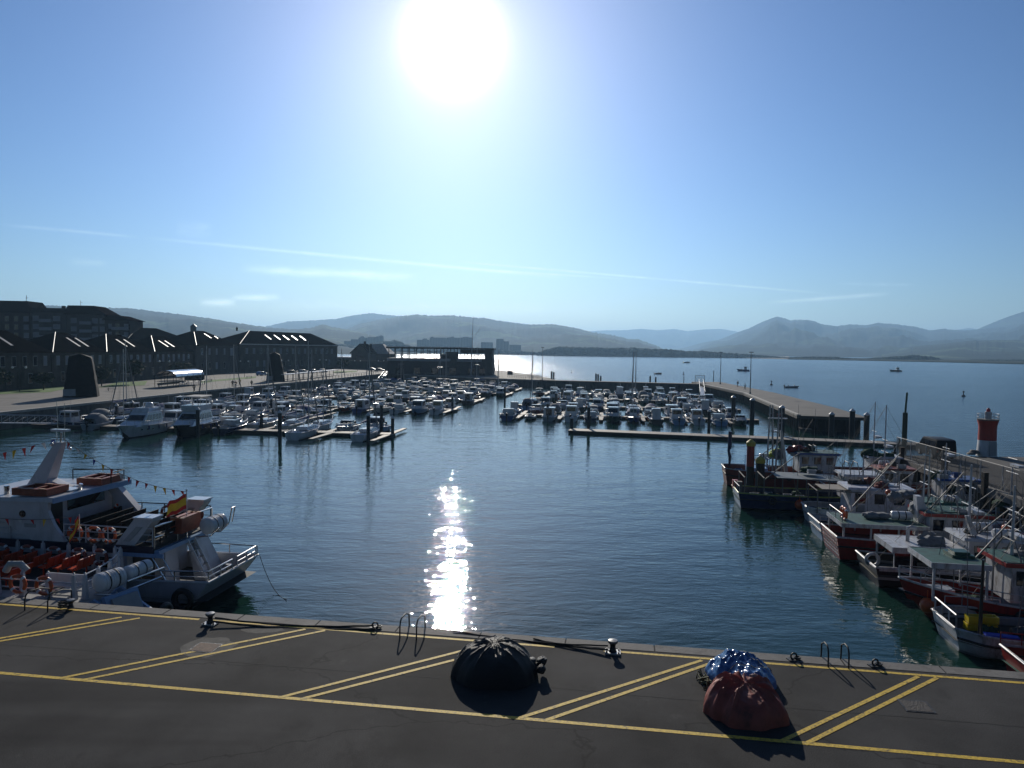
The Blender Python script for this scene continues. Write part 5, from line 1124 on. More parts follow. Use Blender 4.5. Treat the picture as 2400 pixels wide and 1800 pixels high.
rails(tb, [(-4.8, V0 + .15, UZ), (-4.6, V0 + 1.6, UZ), (-4.4, V1 - .7, UZ)], 1.05, 'stern_rail', CHROME, 1.4, (.5,), .034)
for x in (-10.1, -9.2, -7.3, -6.5, -5.6): lifering(tb, (x, V1 - .2, UZ + .55), m=ORANGE if x < -8 else REDB)  # backlit rings painted red-brown, their shade put into the colour
for x in (-9.0, -8.0, -7.2): lifering(tb, (x, V0 + .2, UZ + .5))
# stern: raft canister on its cradle, ladder, bulkhead, low rail
canister(tb, (-3.55, V0 + 2.3, 3.55), (-3.45, V0 + 3.6, 3.55), .42)
MB().tube([(-4.2, V0 + 2.5, 2.95), (-3.4, V0 + 2.5, 3.05), (-2.95, V0 + 2.5, 3.5)], .035).tube([(-4.2, V0 + 3.4, 2.95), (-3.4, V0 + 3.4, 3.05), (-2.95, V0 + 3.4, 3.5)], .035).tube([(-2.95, V0 + 3.4, 3.5), (-2.8, V0 + 3.45, 4.3), (-2.8, V0 + 3.75, 4.3), (-2.95, V0 + 3.7, 3.5)], .03).build('raft_cradle', CHROME, tb)
ld = MB(); A0, A1 = Vector((-4.6, V0 + 2.2, 2.85)), Vector((-3.4, V0 + 2.5, .65))
for dy in (0, .55): ld.box((A0 + A1) / 2 + Vector((0, dy, 0)), (.16, .05, (A0 - A1).length), 0, math.atan2(A0.x - A1.x, A0.z - A1.z))
lo = ld.build('ladder', W, tb)
st = MB()
for k in range(6): p = A0.lerp(A1, (k + .5) / 6); st.bb(p.x - .1, p.x + .1, p.y + .03, p.y + .52, p.z - .02, p.z + .015)
st.build('step', CHROME, lo)
MB().hexa([(-4.9, V0 + 1.0, .63), (-4.84, V0 + 1.0, .63), (-4.84, V0 + 2.15, .63), (-4.9, V0 + 2.15, .63)], [(-4.9, V0 + 1.0, 2.78), (-4.84, V0 + 1.0, 2.78), (-4.84, V0 + 1.9, 2.78), (-4.9, V0 + 1.9, 2.78)]).build('bulkhead', TWH, tb)
MB().hexa([(-4.5, V0 + 2.85, .63), (-3.9, V0 + 2.85, .63), (-3.9, V1 - .3, .63), (-4.5, V1 - .3, .63)], [(-4.9, V0 + 2.85, 2.67), (-4.55, V0 + 2.85, 2.67), (-4.55, V1 - .9, 2.67), (-4.9, V1 - .9, 2.67)]).build('bulkhead', TWH, tb)
gp = [Vector(q[0]) for q in secs[:4]]; gn = [Vector(q[10]) for q in secs[:4]]
rails(tb, [gp[3], gp[2], gp[1], gp[0] + Vector((0, -.1, 0))], .5, 'low_rail', CHROME, 1.2, ()); rails(tb, [gp[0] + Vector((-.05, -.15, 0)), gp[0].lerp(gn[0], .45)], .5, 'low_rail', CHROME, .9, (.5,)); rails(tb, [gp[0].lerp(gn[0], .55), gn[0] + Vector((-.05, .1, 0)), gn[1], gn[2]], .5, 'low_rail', CHROME, .9, (.5,))
MB().torus((-3.2, V0 - .12, .75), .42, .14, 'y', 18, 8).build('tyre_fender', RUBBER, tb, smooth=60)
MB().bb(-3.6, -2.9, V1 - 1.3, V1 - .7, .63, .95).cyl((-3.3, V1 - 1, .95), (-3.3, V1 - 1, 1.2), .15).build('capstan', STEEL, tb)
MB().tube([(-5.2, V0 + .3, 2.75), (-4.0, V0 + .45, .7)], .03).tube([(-5.2, V0 + .9, 2.75), (-4.0, V0 + 1.05, .7)], .03).build('stair_rail', CHROME, tb)
fp = UV(-4.45, V0 + 2.15, 5.3); MB().cyl((-4.45, V0 + 2.15, 3.0), (-4.45, V0 + 2.15, 5.35), .022).blob((-4.45, V0 + 2.15, 5.37), .05, 0, 0).build('flag_staff', W, tb)
o = flag('flag', 'red and yellow striped flag flying from the stern of the excursion boat', UV(-4.48, V0 + 2.15, 5.15), .75, 1.25, .55, [FLAGR, FLAGY]); o.rotation_euler.z = QANG
fp2 = UV(-8.6, V0 - .05, 4.9); MB().cyl((-8.6, V0 + .02, 3.0), (-8.6, V0 + .02, 4.45), .02).build('flag_staff', W, tb)
o = flag('flag', 'smaller red and yellow flag hanging limp from the side rail', UV(-8.6, V0 - .06, 4.4), .55, .4, .75, [FLAGR, FLAGY], seed=3); o.rotation_euler.z = QANG
# ---- near, single-deck boat with orange seats
nb = thing('excursion_boat', 'white open-deck excursion boat with orange seats, alongside the near quay', 'excursion boat', (QA.x, QA.y, 0), QANG)
D2 = 2.12; NV0, NV1 = .75, 5.3
stern = [(-4.1, NV0), (-4.35, NV0 + 1.6), (-5.0, NV1 - 1.2), (-5.9, NV1)]
hp = [(-30, NV0)] + stern[:1] + stern[1:] + [(-30, NV1)]
MB().prism([(x, y) for x, y in hp], -.4, D2 - .16).build('hull', [TWH], nb); MB().prism([(x, y) for x, y in [(-30, NV0 - .06), (-4.05, NV0 - .06), (-4.28, NV0 + 1.6), (-4.93, NV1 - 1.2), (-5.85, NV1 + .06), (-30, NV1 + .06)]], D2 - .155, D2 - .03).build('rub_band', LBLUE, nb)
MB().prism([(-30, NV0), (-4.1, NV0), (-4.35, NV0 + 1.6), (-5.0, NV1 - 1.2), (-5.9, NV1), (-30, NV1)], D2 - .028, D2).build('deck', mat('pale_deck', (.32, .32, .31), .7, var=.15), nb)
def posts(pts, m=TWH):
    for x, y in pts: MB().hexa([(x - .11, y - .09, D2 + .003), (x + .11, y - .09, D2 + .003), (x + .11, y + .09, D2 + .003), (x - .11, y + .09, D2 + .003)], [(x - .06, y - .05, D2 + 1.02), (x + .06, y - .05, D2 + 1.02), (x + .06, y + .05, D2 + 1.02), (x - .06, y + .05, D2 + 1.02)]).blob((x, y, D2 + 1.07), .05, 0, 0, sub=1).build('rail_post', m, nb)
nearp = [(-5.15 - i * 1.18, NV0 + .5) for i in range(14)]; sternp = [(-4.75, NV0 + .62), (-4.85, NV0 + 1.5), (-5.1, NV0 + 2.5), (-5.45, NV0 + 3.4), (-5.95, NV1 - .3), (-6.3, NV1 - .2)]; farp = [(-7.4 - i * 1.35, NV1 - .15) for i in range(12)]
posts(nearp + sternp + farp)
r_ = MB()
for z in (.35, .68): r_.tube([(x, y, D2 + z) for x, y in reversed(nearp)] + [(x, y, D2 + z) for x, y in sternp + farp], .028, 6)
r_.tube([(x, y, D2 + 1.02) for x, y in sternp], .026, 6); r_.build('rail', TWH, nb)
MB().bb(-30, -6.6, NV0 + 1.0, NV1 - .6, D2 + .004, D2 + .05).build('seat_platform', DK, nb)
for g_ in range(2):
    for i in range(11):
        x = -7.0 - i * .74; y0, y1 = ((NV0 + 2.75, NV1 - .75), (NV0 + 1.05, NV0 + 2.2))[g_]; x += -.25 * g_
        if g_ == 1 and i < 2: continue
        mb = MB(); ns = 3 if g_ == 0 else 2
        for s_ in range(ns):
            ya, yb_ = y0 + (y1 - y0) * s_ / ns + .02, y0 + (y1 - y0) * (s_ + 1) / ns - .02
            mb.hexa([(x - .42, ya, D2 + .40), (x - .02, ya, D2 + .38), (x - .02, yb_, D2 + .38), (x - .42, yb_, D2 + .40)], [(x - .42, ya, D2 + .45), (x - .02, ya, D2 + .43), (x - .02, yb_, D2 + .43), (x - .42, yb_, D2 + .45)])
            mb.hexa([(x - .018, ya, D2 + .38), (x + .03, ya, D2 + .38), (x + .03, yb_, D2 + .38), (x - .018, yb_, D2 + .38)], [(x + .12, ya, D2 + .86), (x + .16, ya, D2 + .84), (x + .16, yb_, D2 + .84), (x + .12, yb_, D2 + .86)])
        mb.bb(x - .25, x - .2, y0 + .1, y0 + .15, D2 + .05, D2 + .379).bb(x - .25, x - .2, y1 - .15, y1 - .1, D2 + .05, D2 + .379).build('seat_row', ORSEAT, nb)
for x in (-6.4, -7.6, -8.9): lifering(nb, (x, NV0 + .35, D2 + .55))
for x in (-8.1, -9.4, -10.8, -12.2, -7.0): lifering(nb, (x, NV1 - .3, D2 + .55), m=REDB)
MB().tube([(-8.3, NV0 + .5, D2 + 1.0), (-8.1, NV0 + .5, D2 + 1.3), (-7.7, NV0 + .6, D2 + 1.3), (-7.5, NV0 + .7, D2 + 1.0)], .14, 8).build('rolled_cover', CANVB, nb, smooth=60)
canister(nb, (-4.35, NV0 + .75, D2 + .62), (-4.05, NV0 + 1.9, D2 + .62), .40); canister(nb, (-4.0, NV0 + 2.0, D2 + .66), (-3.8, NV0 + 3.3, D2 + .66), .31)
MB().tube([(-3.6, NV0 + 1.6, D2 + .5), (-3.3, NV0 + 3.6, D2 + .5)], .035).tube([(-4.5, NV0 + .8, D2 + .15), (-3.65, NV0 + .9, D2 + .15), (-3.3, NV0 + 3.4, D2 + .15)], .04).build('raft_cradle', CHROME, nb)
MB().bb(-7.1, -5.4, NV0 + .95, NV0 + 1.3, D2 + .3, D2 + .36).bb(-7.1, -5.4, NV0 + 1.32, NV0 + 1.38, D2 + .37, D2 + .75).bb(-6.9, -6.8, NV0 + 1.0, NV0 + 1.2, D2, D2 + .299).bb(-5.7, -5.6, NV0 + 1.0, NV0 + 1.2, D2, D2 + .299).build('white_bench', TWH, nb)
# stern platform and its folding gangway
MB().prism([(-4.2, NV0 - .1), (-2.7, NV0 + .1), (-2.3, NV0 + 2.6), (-4.3, NV0 + 2.8)], .9, 1.05).build('stern_platform', LBLUE, nb)
MB().side([(-4.4, D2 - .02), (-4.15, D2 + .12), (-2.3, 1.25), (-2.5, 1.06)], NV0 + .3, NV0 + .42).side([(-4.4, D2 - .02), (-4.15, D2 + .12), (-2.6, 1.3), (-2.8, 1.06)], NV0 + 1.9, NV0 + 2.02).hexa([(-3.6, NV0 + .45, 1.06), (-3.3, NV0 + .45, 1.06), (-2.9, NV0 + 1.85, 1.06), (-3.2, NV0 + 1.85, 1.06)], [(-3.9, NV0 + .45, 2.3), (-3.75, NV0 + .45, 2.3), (-3.3, NV0 + 1.85, 2.3), (-3.45, NV0 + 1.85, 2.3)]).build('gangway_arm', LBLUE, nb)
MB().hexa([(-3.3, NV0 + .6, 1.3), (-3.22, NV0 + .6, 1.3), (-2.85, NV0 + 1.7, 1.3), (-2.95, NV0 + 1.7, 1.3)], [(-3.6, NV0 + .6, 2.2), (-3.52, NV0 + .6, 2.2), (-3.2, NV0 + 1.7, 2.2), (-3.3, NV0 + 1.7, 2.2)]).build('gangway_panel', GREYP, nb); MB().torus((-2.5, NV0 + 2.5, 1.0), .35, .13, 'x', 16, 8).build('tyre_fender', RUBBER, nb, smooth=60)
# ---- strings of pennants
def bunting(label, a, b, sag, n, seed, size=.33):
    r = random.Random(seed); a, b = Vector(a), Vector(b); t = thing('bunting', label, 'bunting', a)
    f = lambda k: (b - a) * k - Vector((0, 0, sag * 4 * k * (1 - k)))
    MB().tube([f(i / 24) for i in range(25)], .012, 4).build('cord', ROPE, t)
    for i in range(n):
        k = (i + .7) / (n + .4); p = f(k); d = (f(k + .01) - f(k - .01)).normalized(); tw = r.uniform(-.9, .9); dn = Vector((.25 * math.sin(tw), math.sin(tw) * .6, -1)).normalized() * size * r.uniform(.8, 1.15)
        nrm = d.cross(dn).normalized() * .006; q = [p, p + d * size * .55, p + d * size * .3 + dn]
        MB().add([x + nrm for x in q] + [x - nrm for x in q], [(0, 1, 2), (5, 4, 3), (0, 3, 4, 1), (1, 4, 5, 2), (2, 5, 3, 0)]).build('pennant', r.choice([FLAGR, FLAGR, FLAGR, FLAGY, FLAGW, FLAGB]), t)
mt = UV(-11.6, 8.1, 7.75)
bunting('string of small red and white pennants from the mast down to the stern staff', mt, UV(-4.45, V0 + 2.15, 5.3), .55, 14, 3)
bunting('string of red and yellow pennants from the mast out of the left edge', mt, UV(-22, 8.1, 6.3), .5, 18, 5, .42)
bunting('low string of white and yellow pennants in front of the wheelhouse', UV(-18, V0 - .5, 5.2), UV(-8.4, V0 - .35, 4.45), .6, 14, 8)
# ropes from the boat into the water
def rope(name, label, pts, r=.03, m=None, cat='rope', group=None): 
    o = MB().tube(pts, r, 6).build(name, m or ROPE, None, smooth=60); return tag(o, label, cat, group)
s0 = UV(-2.0, V1 - .2, 1.5); e0 = P(672, 1405, .05)
rope('mooring_rope', 'thin mooring rope sagging from the double-deck boat stern into the water', [s0.lerp(e0, k / 14) - Vector((0, 0, 1.2 * 4 * (k / 14) * (1 - k / 14) * .45)) for k in range(15)], .018)
# ================================================================ fishing boats along the right-hand pier
# local frame of each boat: +x towards the pier (mostly the bow), y away from the near quay
TRANSOM = mat('scuffed_white_transom', (.55, .57, .60), .35, var=.25, scale=3, stain='#5a5a58', stain_amt=.6, stain_scale=3)
PBHULL = mat('pale_blue_hull', (.25, .36, .48), .35, var=.2, stain='#3a3f44', stain_amt=.4)  # pale blue hull paint with grey stains
GREEND = mat('worn_green_deck', (.018, .085, .066), .6, var=.4, scale=3, stain='#20211c', stain_amt=.7)
DIRTY = mat('dirty_white_paint', (.46, .47, .49), .42, var=.2, scale=2.5, stain='#5a4630', stain_amt=.75, stain_scale=2.4); W = DIRTY; WP = DIRTY
def fhull(t, Ln, B, F, hm, flip=False, stripe=None, deckm=None, bul=.55, round_=.0, sheer=.55, low=None, gun=W, tr=None):
    """square or rounded stern at x=0 and bow at x=Ln (flip: bow at x=0)"""
    secs = []; n = 16
    for i in range(n):
        q = i / (n - 1); x = Ln * q
        b = B / 2 * (1 - max(0, (q - .55) / .45) ** 2.1 * .97)
        if round_: b *= 1 - round_ * max(0, 1 - q / .12) ** 2
        s = F + sheer * max(0, q - .45) ** 1.6 * 2.0 + .10 * max(0, .2 - q) * 5
        kz = -.5 + (F * .6 + .5) * max(0, (q - .8) / .2) ** 2
        rk = Ln * .07 * max(0, (q - .7) / .3) ** 2; rs = .28 * max(0, 1 - q / .1)
        pts = [(b, s, 0), (b * .99, s * .62 + .02, .3), (b * .96, s * .42 + .02, .5), (b * .93, max(.14, kz + .1), .8), (b * .62, max(kz, -.25) if q < .8 else kz + .05, 1), (0, kz, 1)]
        secs.append([(x - rk * o + rs * o, y, z) for y, z, o in pts] + [(x - rk * o + rs * o, -y, z) for y, z, o in reversed(pts[:-1])])
    if flip: secs = [[(Ln - x, y, z) for x, y, z in q] for q in secs]
    mb = MB(); k = 11; mb.v = [p for q in secs for p in q]
    for i in range(n - 1):
        for j in range(k - 1): mb.f.append((i * k + j, i * k + j + 1, (i + 1) * k + j + 1, (i + 1) * k + j)); mb.m.append(1 if j in (1, 8) else 2 if 3 <= j <= 6 else 0)
    for j in range(4): mb.f.append((j, k - 1 - j, k - 2 - j, j + 1)); mb.m.append(3 if j < 3 else 2)
    mb.f.append((4, 6, 5)); mb.m.append(2)
    h = mb.build('hull', [hm, stripe or hm, low or hm, tr or hm], t, smooth=40)
    MB().tube([q[0] for q in secs] + [q[10] for q in reversed(secs)], .055, 6, True).build('gunwale', gun, h)
    MB().tube([(q[1][0], q[1][1] + .03, q[1][2]) for q in secs], .05, 5).tube([(q[9][0], q[9][1] - .03, q[9][2]) for q in secs], .05, 5).build('rubbing_strake', RUBBER, h)
    MB().loft([[(q[0][0], q[0][1] * .97, q[0][2] - bul), (q[0][0], 0, q[0][2] - bul + .04), (q[10][0], q[10][1] * .97, q[10][2] - bul)] for q in secs], caps=False).build('deck', deckm or GREEND, t, recalc=False)
    for k_ in range(3):
        q = secs[3 + 3 * k_][10]; MB().torus((q[0], q[1] - .06, q[2] - .42), .24, .085, 'y', 16, 7).build('tyre_fender', RUBBER, h, smooth=60)
    return secs
def whouse(t, x0, x1, y, z0, z1, m=WP, band=None, lean=.35, roofm=None, emblem=False):
    h = z1 - z0
    c = MB().hexa([(x0, -y, z0), (x1, -y, z0), (x1, y, z0), (x0, y, z0)], [(x0 + .05, -y * .96, z1), (x1 + lean, -y * .96, z1), (x1 + lean, y * .96, z1), (x0 + .05, y * .96, z1)]).build('wheelhouse', m, t)
    n = max(2, int((x1 - x0) / .95))
    for s in (-1, 1):
        for k in range(n):
            g = MB(); a = x0 + (x1 - x0 + lean * .6) * (k + .22) / n; b = a + (x1 - x0) / n * .55
            g.hexa([(a, s * y * .99 - .03, z0 + h * .48), (b, s * y * .99 - .03, z0 + h * .48), (b, s * y * .99 + .03, z0 + h * .48), (a, s * y * .99 + .03, z0 + h * .48)], [(a, s * y * .97 - .03, z0 + h * .86), (b + .08, s * y * .97 - .03, z0 + h * .86), (b + .08, s * y * .97 + .03, z0 + h * .86), (a, s * y * .97 + .03, z0 + h * .86)]); g.build('window', GLASS, c)
    g = MB(); g.hexa([(x1 + lean * .5, -y * .8, z0 + h * .5), (x1 + lean * .5 + .03, -y * .8, z0 + h * .5), (x1 + lean * .5 + .03, y * .8, z0 + h * .5), (x1 + lean * .5, y * .8, z0 + h * .5)], [(x1 + lean * .9, -y * .8, z0 + h * .88), (x1 + lean * .9 + .03, -y * .8, z0 + h * .88), (x1 + lean * .9 + .03, y * .8, z0 + h * .88), (x1 + lean * .9, y * .8, z0 + h * .88)])
    g.build('windscreen', GLASS, c)
    MB().bb(x0 + .35, x0 + .95, -y - .012, -y + .03, z0 + .1, z0 + h * .42).build('door', GREYP, c)
    MB().hexa([(x0 - .25, -y - .1, z1 + .003), (x1 + lean + .25, -y - .1, z1 + .003), (x1 + lean + .25, y + .1, z1 + .003), (x0 - .25, y + .1, z1 + .003)], [(x0 - .2, -y, z1 + .16), (x1 + lean + .2, -y, z1 + .16), (x1 + lean + .2, y, z1 + .16), (x0 - .2, y, z1 + .16)]).build('roof', roofm or (GREEND if band else m), c)
    if band: MB().hexa([(x0 - .27, -y - .13, z1 - .05), (x1 + lean + .27, -y - .13, z1 - .05), (x1 + lean + .27, -y - .103, z1 - .05), (x0 - .27, -y - .103, z1 - .05)], [(x0 - .27, -y - .13, z1 + .14), (x1 + lean + .27, -y - .13, z1 + .14), (x1 + lean + .27, -y - .103, z1 + .14), (x0 - .27, -y - .103, z1 + .14)]).hexa([(x0 - .28, -y - .102, z1 - .05), (x0 - .255, -y - .102, z1 - .05), (x0 - .255, y + .13, z1 - .05), (x0 - .28, y + .13, z1 - .05)], [(x0 - .28, -y - .102, z1 + .14), (x0 - .255, -y - .102, z1 + .14), (x0 - .255, y + .13, z1 + .14), (x0 - .28, y + .13, z1 + .14)]).build('roof_band', band, c)
    if emblem:
        e = MB(); X, Z = x0 + .55, z0 + h * .62
        for a, b in (((-.14, -.16), (.0, .2)), ((.0, .2), (.14, -.16)), ((-.16, -.2), (.16, -.2)), ((-.09, -.1), (.09, -.1))): e.cyl((X + a[0], -y * .985 - .012, Z + a[1]), (X + b[0], -y * .985 - .012, Z + b[1]), .016, n=5)
        e.build('emblem', NAVY, c)
    return c
def canopy(t, x0, x1, y, z, zp, m, posts=True, thick=.1, fm=None, skirt=0):
    c = MB().bb(x0, x1, -y, y, z, z + thick).build('canopy', m, t)
    if skirt: MB().bb(x0 - .03, x1 + .03, -y - .04, -y - .003, z - skirt, z + thick + .02).bb(x0 - .04, x0 - .003, -y - .003, y + .04, z - skirt, z + thick + .02).bb(x0 - .03, x1 + .03, y + .003, y + .04, z - skirt, z + thick + .02).build('fascia', fm or W, c)
    n = max(2, int((x1 - x0) / 1.6) + 1)
    for i in range(n):
        x = x0 + .12 + (x1 - x0 - .24) * i / (n - 1)
        for s in (-1, 1): MB().box((x, s * (y - .08), (z + zp) / 2 - .002), (.09, .09, z - zp)).build('canopy_post', fm or W, t)
    return c
STAYM = mat('tarred_wire', (.045, .045, .045), .7, var=.2)
def mast(t, x, y, z0, z1, m=ALU, yard=(), stay=None, r=.07, radar=None):
    o = MB().cyl((x, y, z0), (x, y, z1), r, r * .55, 8)
    for yz, yl in yard: o.cyl((x, y - yl, yz), (x, y + yl, yz), .03, n=5)
    o = o.build('mast', m, t)
    if stay:
        s = MB()
        for q in stay: s.cyl(q, (x, y, z1 - .1), .012, n=4)
        s.build('stay', STAYM, o)
    if radar: MB().bb(x + .1, x + .5, y - .6, y + .6, radar, radar + .16).bb(x, x + .4, y - .08, y + .08, radar - .1, radar - .002).build('radar_scanner', W, o)
    return o
def clutter(t, x0, x1, y0, y1, z, n, seed, ms=None):
    r = random.Random(seed); ms = ms or [(NET, 'net_heap'), (ROPE, 'rope_coil'), (GREYP, 'fish_box'), (NET, 'net_heap'), (ORANGE, 'buoy'), (WP, 'fish_box'), (BLUE, 'fish_box')]
    for i in range(n):
        m, nm = r.choice(ms); x, y = r.uniform(x0, x1), r.uniform(y0, y1)
        if nm == 'net_heap': MB().blob((x, y, z + .05), (r.uniform(.35, .8), r.uniform(.3, .6), r.uniform(.25, .5)), i, .5, 2.2, 3, None).build(nm, m, t, smooth=70)
        elif nm == 'rope_coil': MB().torus((x, y, z + .09), .27, .07, 'z', 14, 6).torus((x + .02, y, z + .21), .24, .065, 'z', 14, 6).build(nm, m, t, smooth=60)
        elif nm == 'buoy': MB().blob((x, y, z + .2), .2, i, .02, 1, 2).build(nm, m, t, smooth=70)
        else: MB().bb(x - .32, x + .32, y - .22, y + .22, z + .003, z + .05).bb(x - .32, x - .28, y - .22, y + .22, z + .052, z + .3).bb(x + .28, x + .32, y - .22, y + .22, z + .052, z + .3).bb(x - .278, x + .278, y - .22, y - .18, z + .052, z + .3).bb(x - .278, x + .278, y + .18, y + .22, z + .052, z + .3).build(nm, m, t)
def fboat(u, v, label, rz=0.0, name='fishing_boat', cat='fishing boat'):
    p = UV(u, v, 0); return thing(name, label, cat, p, QANG + rz, 'fishing boats along the right-hand pier')
def rail_on(t, secs, i0, i1, side, h, m=CHROME, mid=(.5,)):
    ps = [Vector(secs[i][0 if side > 0 else 10]) for i in range(i0, i1 + 1)]; return rails(t, ps, h, 'rail', m, 1.0, mid, .022)
def fball(t, p, r=.27): MB().blob(p, (r, r, r * 1.15), 1, .02, 1, 2).cyl(Vector(p) + Vector((0, 0, r)), Vector(p) + Vector((0, 0, r + .4)), .02).build('fender_ball', ORANGE, t, smooth=70)
# B8, red, lower right corner
t = fboat(31.7, 4.35, 'red hulled fishing boat cut by the lower right corner of the photo'); s = fhull(t, 11.5, 3.3, 1.0, REDP, deckm=GREEND); rail_on(t, s, 0, 6, 1, .5, REDP); canopy(t, 1.2, 4.0, 1.3, 2.3, .9, GREEND, fm=REDP, skirt=.1); whouse(t, 4.6, 7.0, 1.1, .8, 2.9); mast(t, 5.5, 0, 3.06, 6.4, yard=((5.4, .7),)); clutter(t, .6, 4, -1, 1, .5, 6, 2)
# B7, white, squared stern with rail, yellow crates, dark post
t = fboat(30.75, 8.75, 'white hulled fishing boat with open stern and railing, nearest to the quay at right'); s = fhull(t, 12.0, 3.9, .95, PBHULL if False else W, deckm=mat('worn_dark_deck', (.05, .05, .045), .8, var=.4), tr=TRANSOM, round_=.42, bul=.5, low=mat('scuffed_waterline', (.3, .32, .34), .5, var=.3))
rails(t, [(.12, .4 * 0 + 1.1, .98), (.05, -1.1, .98)], .62, 'stern_rail', W, .7, (), .035); rail_on(t, s, 1, 4, 1, .45, W, ())
mast(t, 1.0, -1.05, .45, 4.0, BLACK, r=.09); MB().bb(1.9, 5.8, 1.2, 1.5, .5, .8).build('side_locker', GREYP, t)
for i, (x, y, z) in enumerate(((1.35, .35, .5), (2.0, .4, .5), (1.4, .35, .84), (2.05, .42, .84), (1.7, -.3, .5))): MB().bb(x - .3, x + .3, y - .2, y + .2, z, z + .05).bb(x - .3, x - .26, y - .2, y + .2, z + .052, z + .31).bb(x + .26, x + .3, y - .2, y + .2, z + .052, z + .31).bb(x - .258, x + .258, y - .2, y - .16, z + .052, z + .31).bb(x - .258, x + .258, y + .16, y + .2, z + .052, z + .31).build('yellow_crate', YELLOW, t)
clutter(t, 1.2, 4.6, -1.3, .2, .48, 9, 5, [(NET, 'net_heap'), (BLACK, 'net_heap'), (ROPE, 'rope_coil'), (CANVR, 'net_heap'), (REDB, 'buoy'), (ROPE, 'net_heap')]); MB().hexa([(1.0, -1.5, .95), (2.2, -1.72, .95), (2.2, -1.5, .98), (1.0, -1.3, .98)], [(1.0, -1.5, 1.02), (2.2, -1.72, 1.02), (2.2, -1.5, 1.05), (1.0, -1.3, 1.05)]).build('blue_cloth', mat('bright_blue_cloth', (.02, .05, .42), .7), t)
whouse(t, 6.6, 9.2, 1.2, .7, 2.9); mast(t, 7.6, 0, 3.07, 6.2, yard=((5.2, .8),))
# B6, red, bow to the left
t = fboat(30.1, 12.0, 'red fishing boat lying bow to the left with an orange fender ball at its bow'); s = fhull(t, 11.5, 3.3, 1.1, REDP, flip=True, sheer=.9, deckm=GREYP, low=REDB)
rail_on(t, s, 7, 15, -1, .55, W); rail_on(t, s, 7, 15, 1, .55, W); fball(t, (1.0, -.75, .75), .33)
canopy(t, .9, 3.4, 1.35, 2.85, 1.15, GREEND, fm=W, skirt=.14); whouse(t, 4.3, 7.4, 1.2, 1.25, 2.95, band=REDP, emblem=True); MB().bb(1.2, 2.3, -.5, .3, 1.3, 1.45).cyl((1.4, -.1, .9), (1.4, -.1, 1.3), .1).build('winch', GALV, t)
MB().bb(2.2, 3.2, -.3, .7, 2.96, 3.08).bb(2.35, 3.05, -.15, .5, 3.083, 3.2).build('hatch_frame', DKGREEN, t); mast(t, 5.0, .2, 3.12, 6.4, W, ((4.4, .7), (5.2, .5)), [(1.0, 0, 1.9), (8.5, 0, 1.6)], .08, 3.9); MB().lathe([(.02, 0), (.38, .03), (.42, .25), (.2, .45), (.02, .5)], (6.0, -.3, 3.12), 12).build('radome', W, t, smooth=60); canister(t, (6.4, -.7, 3.38), (7.5, -.7, 3.38), .24); clutter(t, 2, 4, -1, 1, .75, 5, 8)
# B5, black with a white roof
t = fboat(30.3, 17.3, 'black and white fishing boat with a broad flat white roof over its after deck'); s = fhull(t, 12.5, 3.3, 1.05, BLACK, stripe=GREYP, deckm=mat('dark_olive_deck', (.06, .06, .045), .8, var=.3), tr=BLACK)
canopy(t, .9, 4.6, 1.4, 2.15, .85, W, fm=W, thick=.07, skirt=.22); MB().cyl((2.2, .2, 2.225), (2.2, .2, 2.85), .1).tube([(2.2, .2, 2.8), (2.2, .2, 2.95), (2.35, .2, 3.0), (2.6, .2, 2.97)], .1, 8).build('exhaust_pipe', WP, t)
MB().bb(1.0, 2.1, -1.42, -1.36, .95, 2.14).build('side_screen', GLASS, t); MB().bb(0.15, 12 * .5, -1.66, -1.60, .98, 1.22).build('white_bulwark', W, t)
whouse(t, 4.7, 7.2, 1.15, 1.0, 2.7); mast(t, 5.2, 0, 2.87, 6.6, W, ((4.4, .9), (5.4, .6)), [(.6, 0, 1.2), (10.5, 0, 1.5)], .09, 4.0); canister(t, (6.0, -.8, 3.12), (7.0, -.8, 3.12), .24); canister(t, (5.6, .6, 3.12), (6.6, .6, 3.12), .24)
MB().torus((.25, -.3, 1.2), .33, .09, 'y', 16, 7).build('life_ring', W, t, smooth=60); MB().hexa([(4.9, -1.0, 3.0), (5.2, -1.0, 3.0), (5.2, -.7, 3.0), (4.9, -.7, 3.0)], [(4.6, -.95, 4.0), (4.8, -.95, 4.0), (4.8, -.75, 4.0), (4.6, -.75, 4.0)]).build('funnel', W, t)
sm_ = MB()
for k_ in range(5): sm_.bb(1.45 + k_ * .62, 1.475 + k_ * .62, -1.38, 1.38, 2.2215, 2.232)
sm_.build('roof_seam', GREYP, t); clutter(t, 2.9, 4.3, -.9, .9, 2.225, 3, 61, [(ROPE, 'rope_coil'), (CANVG, 'net_heap')])
# B4, red with a green upper deck
t = fboat(29.7, 22.2, 'red fishing boat with a green roofed after deck and white wheelhouse with red band'); s = fhull(t, 12.5, 3.4, 1.4, REDP, deckm=REDB, tr=mat('netted_transom', (.34, .06, .05), .4, var=.5, scale=6), low=BLACK)
g = MB()
for i in range(9): g.cyl((-.03 + .02 * (i % 2), -1.55 + i * .39, 1.35), (.17, -1.4 + i * .36, .3), .018, n=4)
for i in range(5): g.cyl((.0 + .035 * i, -1.6, 1.28 - .22 * i), (.0 + .035 * i, 1.6, 1.28 - .22 * i), .018, n=4)
g.build('stern_net', WP, t)
canopy(t, .3, 5.2, 1.55, 2.25, 1.2, GREEND, fm=W, thick=.06, skirt=.16); rails(t, [(.4, 1.45, 2.32), (.4, -1.2, 2.32)], .5, 'roof_rail', W, 1.2, (), .025); lifering(t, (.75, -.5, 2.68), 'x'); lifering(t, (.75, -.05, 2.68), 'x')
